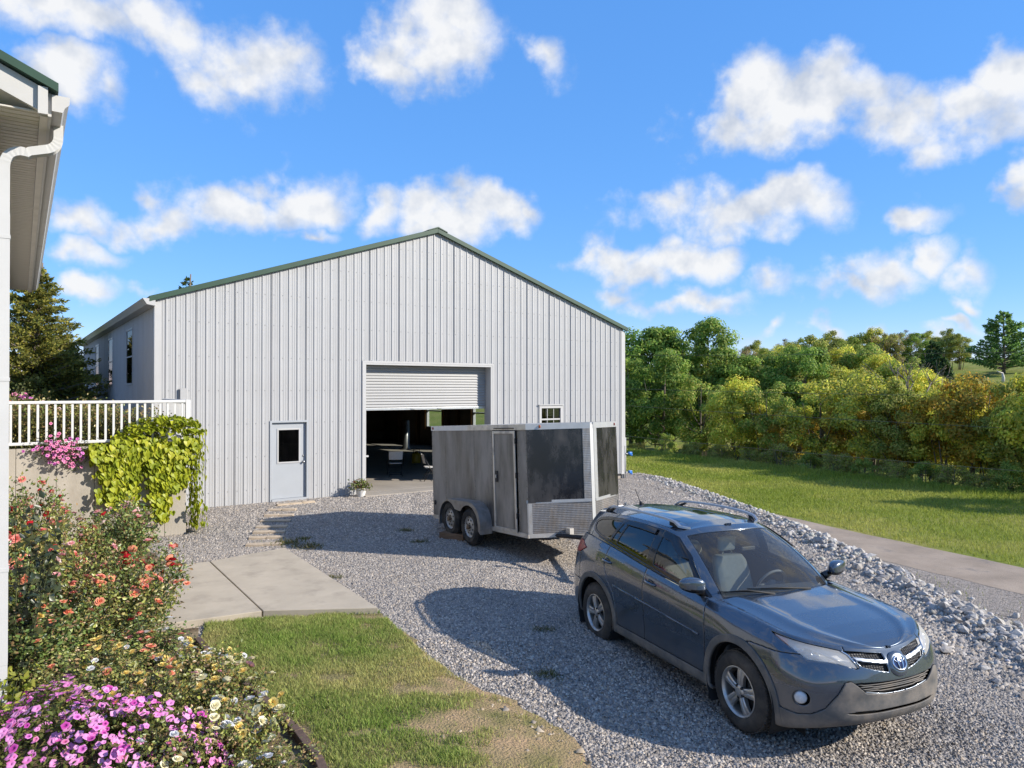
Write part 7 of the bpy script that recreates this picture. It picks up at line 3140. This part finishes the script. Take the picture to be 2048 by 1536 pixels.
# badge: three interlocking ovals on a dark disc
p, nrm = surf(.0005, .806, .006)
nrm = Vector((nrm.x, 0, nrm.z)).normalized()
bz = Vector((0, 0, 1))
by = Vector((0, 1, 0))
bup = (bz - nrm * bz.dot(nrm)).normalized()
EMB = .071
mb = MB()
n = 32
V = [p + nrm * .018] + [p + nrm * (.018 - .012 * f) + by * (EMB * f * math.cos(a)) + bup * (EMB * .80 * f * math.sin(a)) for f in (.5, 1.0) for a in [2 * math.pi * k / n for k in range(n)]]
F = [(0, 1 + k, 1 + (k + 1) % n) for k in range(n)] + [(1 + k, 1 + n + k, 1 + n + (k + 1) % n, 1 + (k + 1) % n) for k in range(n)]
mb.add(V, F)
emb = mb.build('badge', pm('badge_blue', (.02, .025, .09), .15, spec=.7), car, True)


def oval(a, b, cz, r, lift):
    pts_ = []
    for k in range(41):
        q = 2 * math.pi * k / 40
        y_, z_ = a * math.cos(q), cz + b * math.sin(q)
        d = .018 - .012 * min(1, math.hypot(y_, z_ / .86) / EMB) + lift
        pts_.append(p + by * y_ + bup * z_ + nrm * d)
    return MB().tube(pts_, r, 8, False).build('badge_oval', M_CHROME, emb, True)


oval(EMB, EMB * .80, 0, .0075, .003)
oval(EMB * .34, EMB * .78, 0, .006, .004)
oval(EMB * .72, EMB * .30, EMB * .42, .006, .004)
# badge housing in body colour
mb = MB()
n = 28
ring = lambda rr, d: [p + by * ((EMB + rr) * math.cos(a)) + bup * ((EMB * .82 + rr) * math.sin(a) - .004) + nrm * d for a in [2 * math.pi * k / n for k in range(n)]]
V = ring(.006, .006) + ring(.026, .006) + ring(.044, -.012)
mb.add(V, [(i * n + k, i * n + (k + 1) % n, (i + 1) * n + (k + 1) % n, (i + 1) * n + k) for i in range(2) for k in range(n)])
mb.build('badge_surround', M_PAINT, car, True)

# wipers and cowl
mb = MB()
V, F = [], []
for k in range(25):
    y_ = -.74 + 1.48 * k / 24
    xa = 1.06 - .17 * (y_ / .78) ** 2
    V += [(xa, y_, 1.052 - .02 * (y_ / .78) ** 2), (xa - .16, y_, 1.075 - .02 * (y_ / .78) ** 2)]
mb.add(V, [(2 * k, 2 * k + 2, 2 * k + 3, 2 * k + 1) for k in range(24)])
mb.build('cowl_panel', M_MATTEB, car)
gsurf = lambda g, t_: Vector(C3[int(np.clip(round(g / 11 * (NG - 1)), 0, NG - 1)), int(round(t_ * (NGV - 1)))])


def wsp(y_, t_, off=.016):
    """point on the windscreen at signed y"""
    row = C3[:int(NG * 2.2 / 11), int(round(t_ * (NGV - 1)))]
    i = int(np.argmin(np.abs(row[:, 1] - abs(y_))))
    return Vector((row[i, 0] + off * .6, y_, row[i, 2] + off))


for (y0, y1) in ((.30, -.42), (-.18, -.70)):
    mb = MB()
    mb.tube([wsp(y0, .02, .02), wsp((y0 + y1) / 2, .06, .03), wsp(y1 * .9 + y0 * .1, .09, .022)], [.013, .009, .006], 6)
    mb.build('wiper_arm', M_MATTEB, car, True)
    mb = MB()
    mb.tube([wsp(y0 * .75 + y1 * .25, .05, .015), wsp((y0 + y1) / 2, .075, .015), wsp(y1, .10, .013)], .006, 6)
    mb.build('wiper_blade', M_MATTEB, car, True)

# door mirrors
for sg in (-1, 1):
    mb = MB()
    nu, nv = 24, 16
    V = []
    for i in range(nv + 1):
        th = math.pi * i / nv
        for k in range(nu):
            a = 2 * math.pi * k / nu
            ex = .62
            cx_ = math.copysign(abs(math.cos(a)) ** ex, math.cos(a)) * math.sin(th) ** .75
            cz_ = math.copysign(abs(math.sin(a)) ** ex, math.sin(a)) * math.sin(th) ** .75
            yy = -math.cos(th)
            taper = 1 - .18 * (yy * .5 + .5)
            x_ = .060 * cx_ * taper - .025 * yy
            if x_ < -.035:
                x_ = -.035 + (x_ + .035) * .2
            V.append((.73 + x_ * 1.2, sg * (.955 + .130 * yy), 1.195 + .084 * cz_ * taper + .012 * yy))
    F = [(i * nu + k, i * nu + (k + 1) % nu, (i + 1) * nu + (k + 1) % nu, (i + 1) * nu + k) for i in range(nv) for k in range(nu)]
    top = [f for f in F if sum(V[j][2] for j in f) / 4 > 1.162]
    bot = [f for f in F if sum(V[j][2] for j in f) / 4 <= 1.162]
    mb.add(V, top)
    mir = mb.build('door_mirror', M_PAINT, car, True)
    mb = MB()
    mb.add(V, bot)
    mb.build('mirror_base', M_GLOSSB, mir, True)
    MB().tube([(.68, sg * .80, 1.10), (.69, sg * .90, 1.140)], [.045, .036], 8).build('mirror_arm', M_GLOSSB, mir, True)

# roof rails, aerial, spoiler
for sg in (-1, 1):
    i_l = []
    for x_ in np.linspace(.03, -1.66, 24):
        i = int(np.argmin(np.abs(E3[:, NGV + 2, 0] - x_) + (np.arange(NG) < 60) * 9))
        q = E3[i, NGV + 2]
        f = (x_ - .03) / (-1.69)
        lift = .062 * smoothstep(0, .10, f) * (1 - smoothstep(.93, 1.0, f)) + .008
        i_l.append((q[0], sg * (q[1] - .005), q[2] + lift))
    mb = MB()
    V, F = [], []
    for (x_, y_, z_) in i_l:
        for (dy, dz) in ((-.022, -.010), (-.016, .010), (.016, .012), (.022, -.008)):
            V.append((x_, y_ + dy, z_ + dz))
    for k in range(23):
        for j in range(4):
            F.append((k * 4 + j, k * 4 + (j + 1) % 4, (k + 1) * 4 + (j + 1) % 4, (k + 1) * 4 + j))
    mb.add(V, F + [(0, 1, 2, 3), (92, 93, 94, 95)])
    rr_o = mb.build('roof_rail', M_SILV, car, autosmooth=50)
    for (k0, k1) in ((0, 3), (20, 23)):
        mb = MB()
        a, b = Vector(i_l[k0]), Vector(i_l[k1])
        mb.prism([(a.x, a.y - .02, a.z - .03), (b.x, b.y - .02, b.z - .055), (b.x, b.y - .02, b.z - .012), (a.x, a.y - .02, a.z - .011)], (0, .04, 0))
        mb.build('rail_foot', M_MATTEB, rr_o)
mb = MB()
mb.tube([(-1.66, 0, 1.61), (-1.70, 0, 1.645)], [.035, .014], 10)
mb.tube([(-1.70, 0, 1.64), (-1.82, 0, 1.80)], [.006, .004], 6)
mb.build('aerial', M_MATTEB, car, True)
mb = MB()
sp_ = [(-1.98, 1.552), (-2.07, 1.545), (-2.12, 1.528), (-2.08, 1.518), (-2.0, 1.525)]
V, F = [], []
for k in range(13):
    y_ = -.40 + .8 * k / 12
    q = 1 - .35 * (y_ / .4) ** 2
    for (x_, z_) in sp_:
        V.append((-1.98 + (x_ + 1.98) * q, y_, z_ - .03 * (y_ / .5) ** 2))
for k in range(12):
    for j in range(5):
        F.append((k * 5 + j, k * 5 + (j + 1) % 5, (k + 1) * 5 + (j + 1) % 5, (k + 1) * 5 + j))
mb.add(V, F)
mb.build('spoiler', M_PAINT, car, True)
# mud flaps
for cx in (WB, -WB):
    for sg in (-1, 1):
        MB().box(cx - .445, cx - .435, sg * .80 - .09, sg * .80 + .09, .13, .36).build('mud_flap', M_MATTEB, car)
# underside
MB().box(-2.05, 1.95, -.55, .55, .21, .30).build('underbody', M_MATTEB, car)
MB().box(-.85, .85, -.80, .80, .232, .29).build('floor_pan', M_MATTEB, car)

# ---- interior
MB().box(-1.9, 1.0, -.78, .78, .40, .44).build('cabin_floor', M_DASH, car)
mb = MB()
mb.prism([(.98, -.74, .55), (1.0, -.74, 1.03), (.62, -.74, 1.045), (.48, -.74, .98), (.46, -.74, .75), (.60, -.74, .55)], (0, 1.48, 0))
mb.build('dashboard', M_DASH, car, bevel=.03)


def seat(x, y, w):
    mb = MB()
    prof = [(x + .28, .52), (x + .30, .62), (x + .24, .66), (x - .20, .61), (x - .26, .55), (x - .25, .50)]
    mb.prism([(a, y - w, b) for a, b in prof], (0, 2 * w, 0))
    s1 = mb.build('seat_cushion', M_SEAT, car, bevel=.03)
    mb = MB()
    V, F = [], []
    prof = [(-.16, .58, .92), (-.22, .75, 1.0), (-.29, .95, 1.0), (-.345, 1.10, .92), (-.37, 1.17, .74)]
    for (dx, z_, ww) in prof:
        V += [(x + dx + .02, y - w * ww, z_), (x + dx + .055, y - w * ww * .72, z_), (x + dx + .04, y, z_), (x + dx + .055, y + w * ww * .72, z_), (x + dx + .02, y + w * ww, z_),
              (x + dx - .09, y + w * ww * .9, z_), (x + dx - .09, y - w * ww * .9, z_)]
    for k in range(4):
        for j in range(7):
            F.append((k * 7 + j, k * 7 + (j + 1) % 7, (k + 1) * 7 + (j + 1) % 7, (k + 1) * 7 + j))
    F += [tuple(range(7)), tuple(range(28, 35))]
    mb.add(V, F)
    mb.build('seat_back', M_SEAT, car, bevel=.02, autosmooth=60)
    mb = MB()
    mb.prism([(x - .36, y - .13, 1.215), (x - .44, y - .13, 1.215), (x - .47, y - .10, 1.38), (x - .39, y - .10, 1.39)], (0, .24, 0))
    mb.build('headrest', M_SEAT, car, bevel=.03)
    for dy in (-.06, .06):
        MB().tube([(x - .39, y + dy, 1.15), (x - .40, y + dy, 1.23)], .007, 6).build('headrest_post', M_CHROME, car)


seat(.02, -.37, .25)
seat(.02, .37, .25)
for y_ in (-.42, 0, .42):
    seat(-.85, y_, .20)
mb = MB()
Mw = Matrix.Translation((.36, .37, .985)) @ Matrix.Rotation(R(-62), 4, 'Y')
nn_, mm_ = 32, 8
V = []
for i in range(nn_):
    a = 2 * math.pi * i / nn_
    for k in range(mm_):
        b = 2 * math.pi * k / mm_
        V.append(Mw @ Vector(((.185 + .014 * math.cos(b)) * math.cos(a), (.185 + .014 * math.cos(b)) * math.sin(a), .014 * math.sin(b))))
F = [(i * mm_ + k, ((i + 1) % nn_) * mm_ + k, ((i + 1) % nn_) * mm_ + (k + 1) % mm_, i * mm_ + (k + 1) % mm_) for i in range(nn_) for k in range(mm_)]
mb.add(V, F)
for a in (0, 180, 90):
    M2 = Mw @ Matrix.Rotation(R(a + 90), 4, 'Z')
    mb.box(.03, .18, -.018, .018, -.012, .006, M2)
mb.lathe([(.001, .02), (.05, .015), (.065, -.01), (.03, -.06)], 18, Mw)
mb.build('steering_wheel', M_DASH, car, True)
mb = MB()
mb.box(.42, .44, -.09, .09, 1.40, 1.445)
mb.build('rear_view_mirror', M_MATTEB, car, bevel=.012)

# ---- wheels
def car_wheel():
    """built in its own frame: axis +z is the outer side"""
    root = []
    mb = MB()
    h = .1125
    mb.lathe([(.218, -h + .01), (.232, -h), (.285, -h - .006), (.325, -h + .006), (.348, -h + .03), (.360, -h + .06), (.362, 0), (.360, h - .06), (.348, h - .03), (.325, h - .006), (.285, h + .006), (.240, h + .002), (.222, h - .008), (.218, h - .03)], 64)
    ty = mb.mesh('tyre')
    ty.polygons.foreach_set('use_smooth', [True] * len(ty.polygons))
    ty.materials.append(M_CTYRE)
    mb = MB()
    for k in range(52):
        for rw, wd in ((-.066, .05), (-.022, .036), (.022, .036), (.066, .05)):
            a = 2 * math.pi * (k + (.5 if abs(rw) < .04 else 0)) / 52
            Mk = Matrix.Rotation(a, 4, 'Z') @ Matrix.Translation((.3625 - (.006 if abs(rw) > .05 else 0), 0, rw)) @ Matrix.Rotation(.3 if rw > 0 else -.3, 4, 'X')
            mb.box(-.006, .005, -.016, .016, -wd * .42, wd * .42, Mk)
    td = mb.mesh('tread')
    td.materials.append(M_CTYRE)
    mb = MB()
    mb.lathe([(.224, h - .012), (.226, h - .002), (.219, h + .001), (.207, h - .010), (.200, h - .035), (.196, -h + .03), (.19, -h + .03), (.194, h - .04)], 64)
    ns = 5
    for k in range(ns):
        a0 = 2 * math.pi * k / ns + math.pi / 2
        Mk = Matrix.Rotation(a0, 4, 'Z')
        # two-ridge spoke, wider at the rim
        secs = []
        for (rr, w, zt, zb) in ((.035, .030, h - .022, h - .07), (.075, .034, h - .012, h - .06), (.14, .041, h - .008, h - .05), (.19, .050, h - .016, h - .05), (.207, .058, h - .022, h - .05)):
            secs.append([(rr, -w, zb), (rr, -w, zt - .008), (rr, -w * .72, zt), (rr, -w * .18, zt - .002), (rr, 0, zt - .010), (rr, w * .18, zt - .002), (rr, w * .72, zt), (rr, w, zt - .008), (rr, w, zb)])
        V, F = [], []
        for s_ in secs:
            V += [Mk @ Vector(q) for q in s_]
        for i in range(len(secs) - 1):
            for j in range(8):
                F.append((i * 9 + j, i * 9 + j + 1, (i + 1) * 9 + j + 1, (i + 1) * 9 + j))
        mb.add(V, F)
    mb.lathe([(.060, h - .05), (.060, h - .022), (.05, h - .012), (.032, h - .008), (.030, h - .002), (.001, h)], 30)
    rim = mb.mesh('rim')
    bm = bmesh.new()
    bm.from_mesh(rim)
    bmesh.ops.recalc_face_normals(bm, faces=bm.faces)
    bm.to_mesh(rim)
    bm.free()
    rim.polygons.foreach_set('use_smooth', [True] * len(rim.polygons))
    rim.set_sharp_from_angle(angle=R(38))
    rim.materials.append(M_ALLOY)
    mb = MB()
    mb.lathe([(.001, h - .085), (.155, h - .085), (.155, h - .10), (.198, h - .10), (.198, h - .12)], 40)
    disc = mb.mesh('brake_disc', True)
    disc.materials.append(pm('dark_brake_metal', (.045, .04, .037), .6, metal=.4, var=.3, vscale=12))  # dark mottled metal, the disc's own colour
    mb = MB()
    mb.lathe([(.0125, h - .03), (.0125, h - .008), (.006, h - .005), (.001, h - .005)], 8)
    nuts = mb.mesh('lug_nut', True)
    nuts.materials.append(M_MATTEB)
    return ty, td, rim, disc, nuts


ty, td, rim, disc, nuts = car_wheel()
for cx in (WB, -WB):
    for sg in (-1, 1):
        w = link('wheel', ty, car)
        steer = R(0)
        w.matrix_local = Matrix.Translation((cx, sg * .795, .362)) @ Matrix.Rotation(R(90) * (1 if sg < 0 else -1), 4, 'X') @ Matrix.Rotation(R(-8 if cx > 0 else 20), 4, 'Z')
        for nm, me in (('tread', td), ('rim', rim), ('brake_disc', disc)):
            link(nm, me, w)
        for k in range(5):
            a = 2 * math.pi * (k + .5) / 5 + math.pi / 2
            o = link('lug_nut', nuts, w)
            o.location = (.053 * math.cos(a), .053 * math.sin(a), 0)
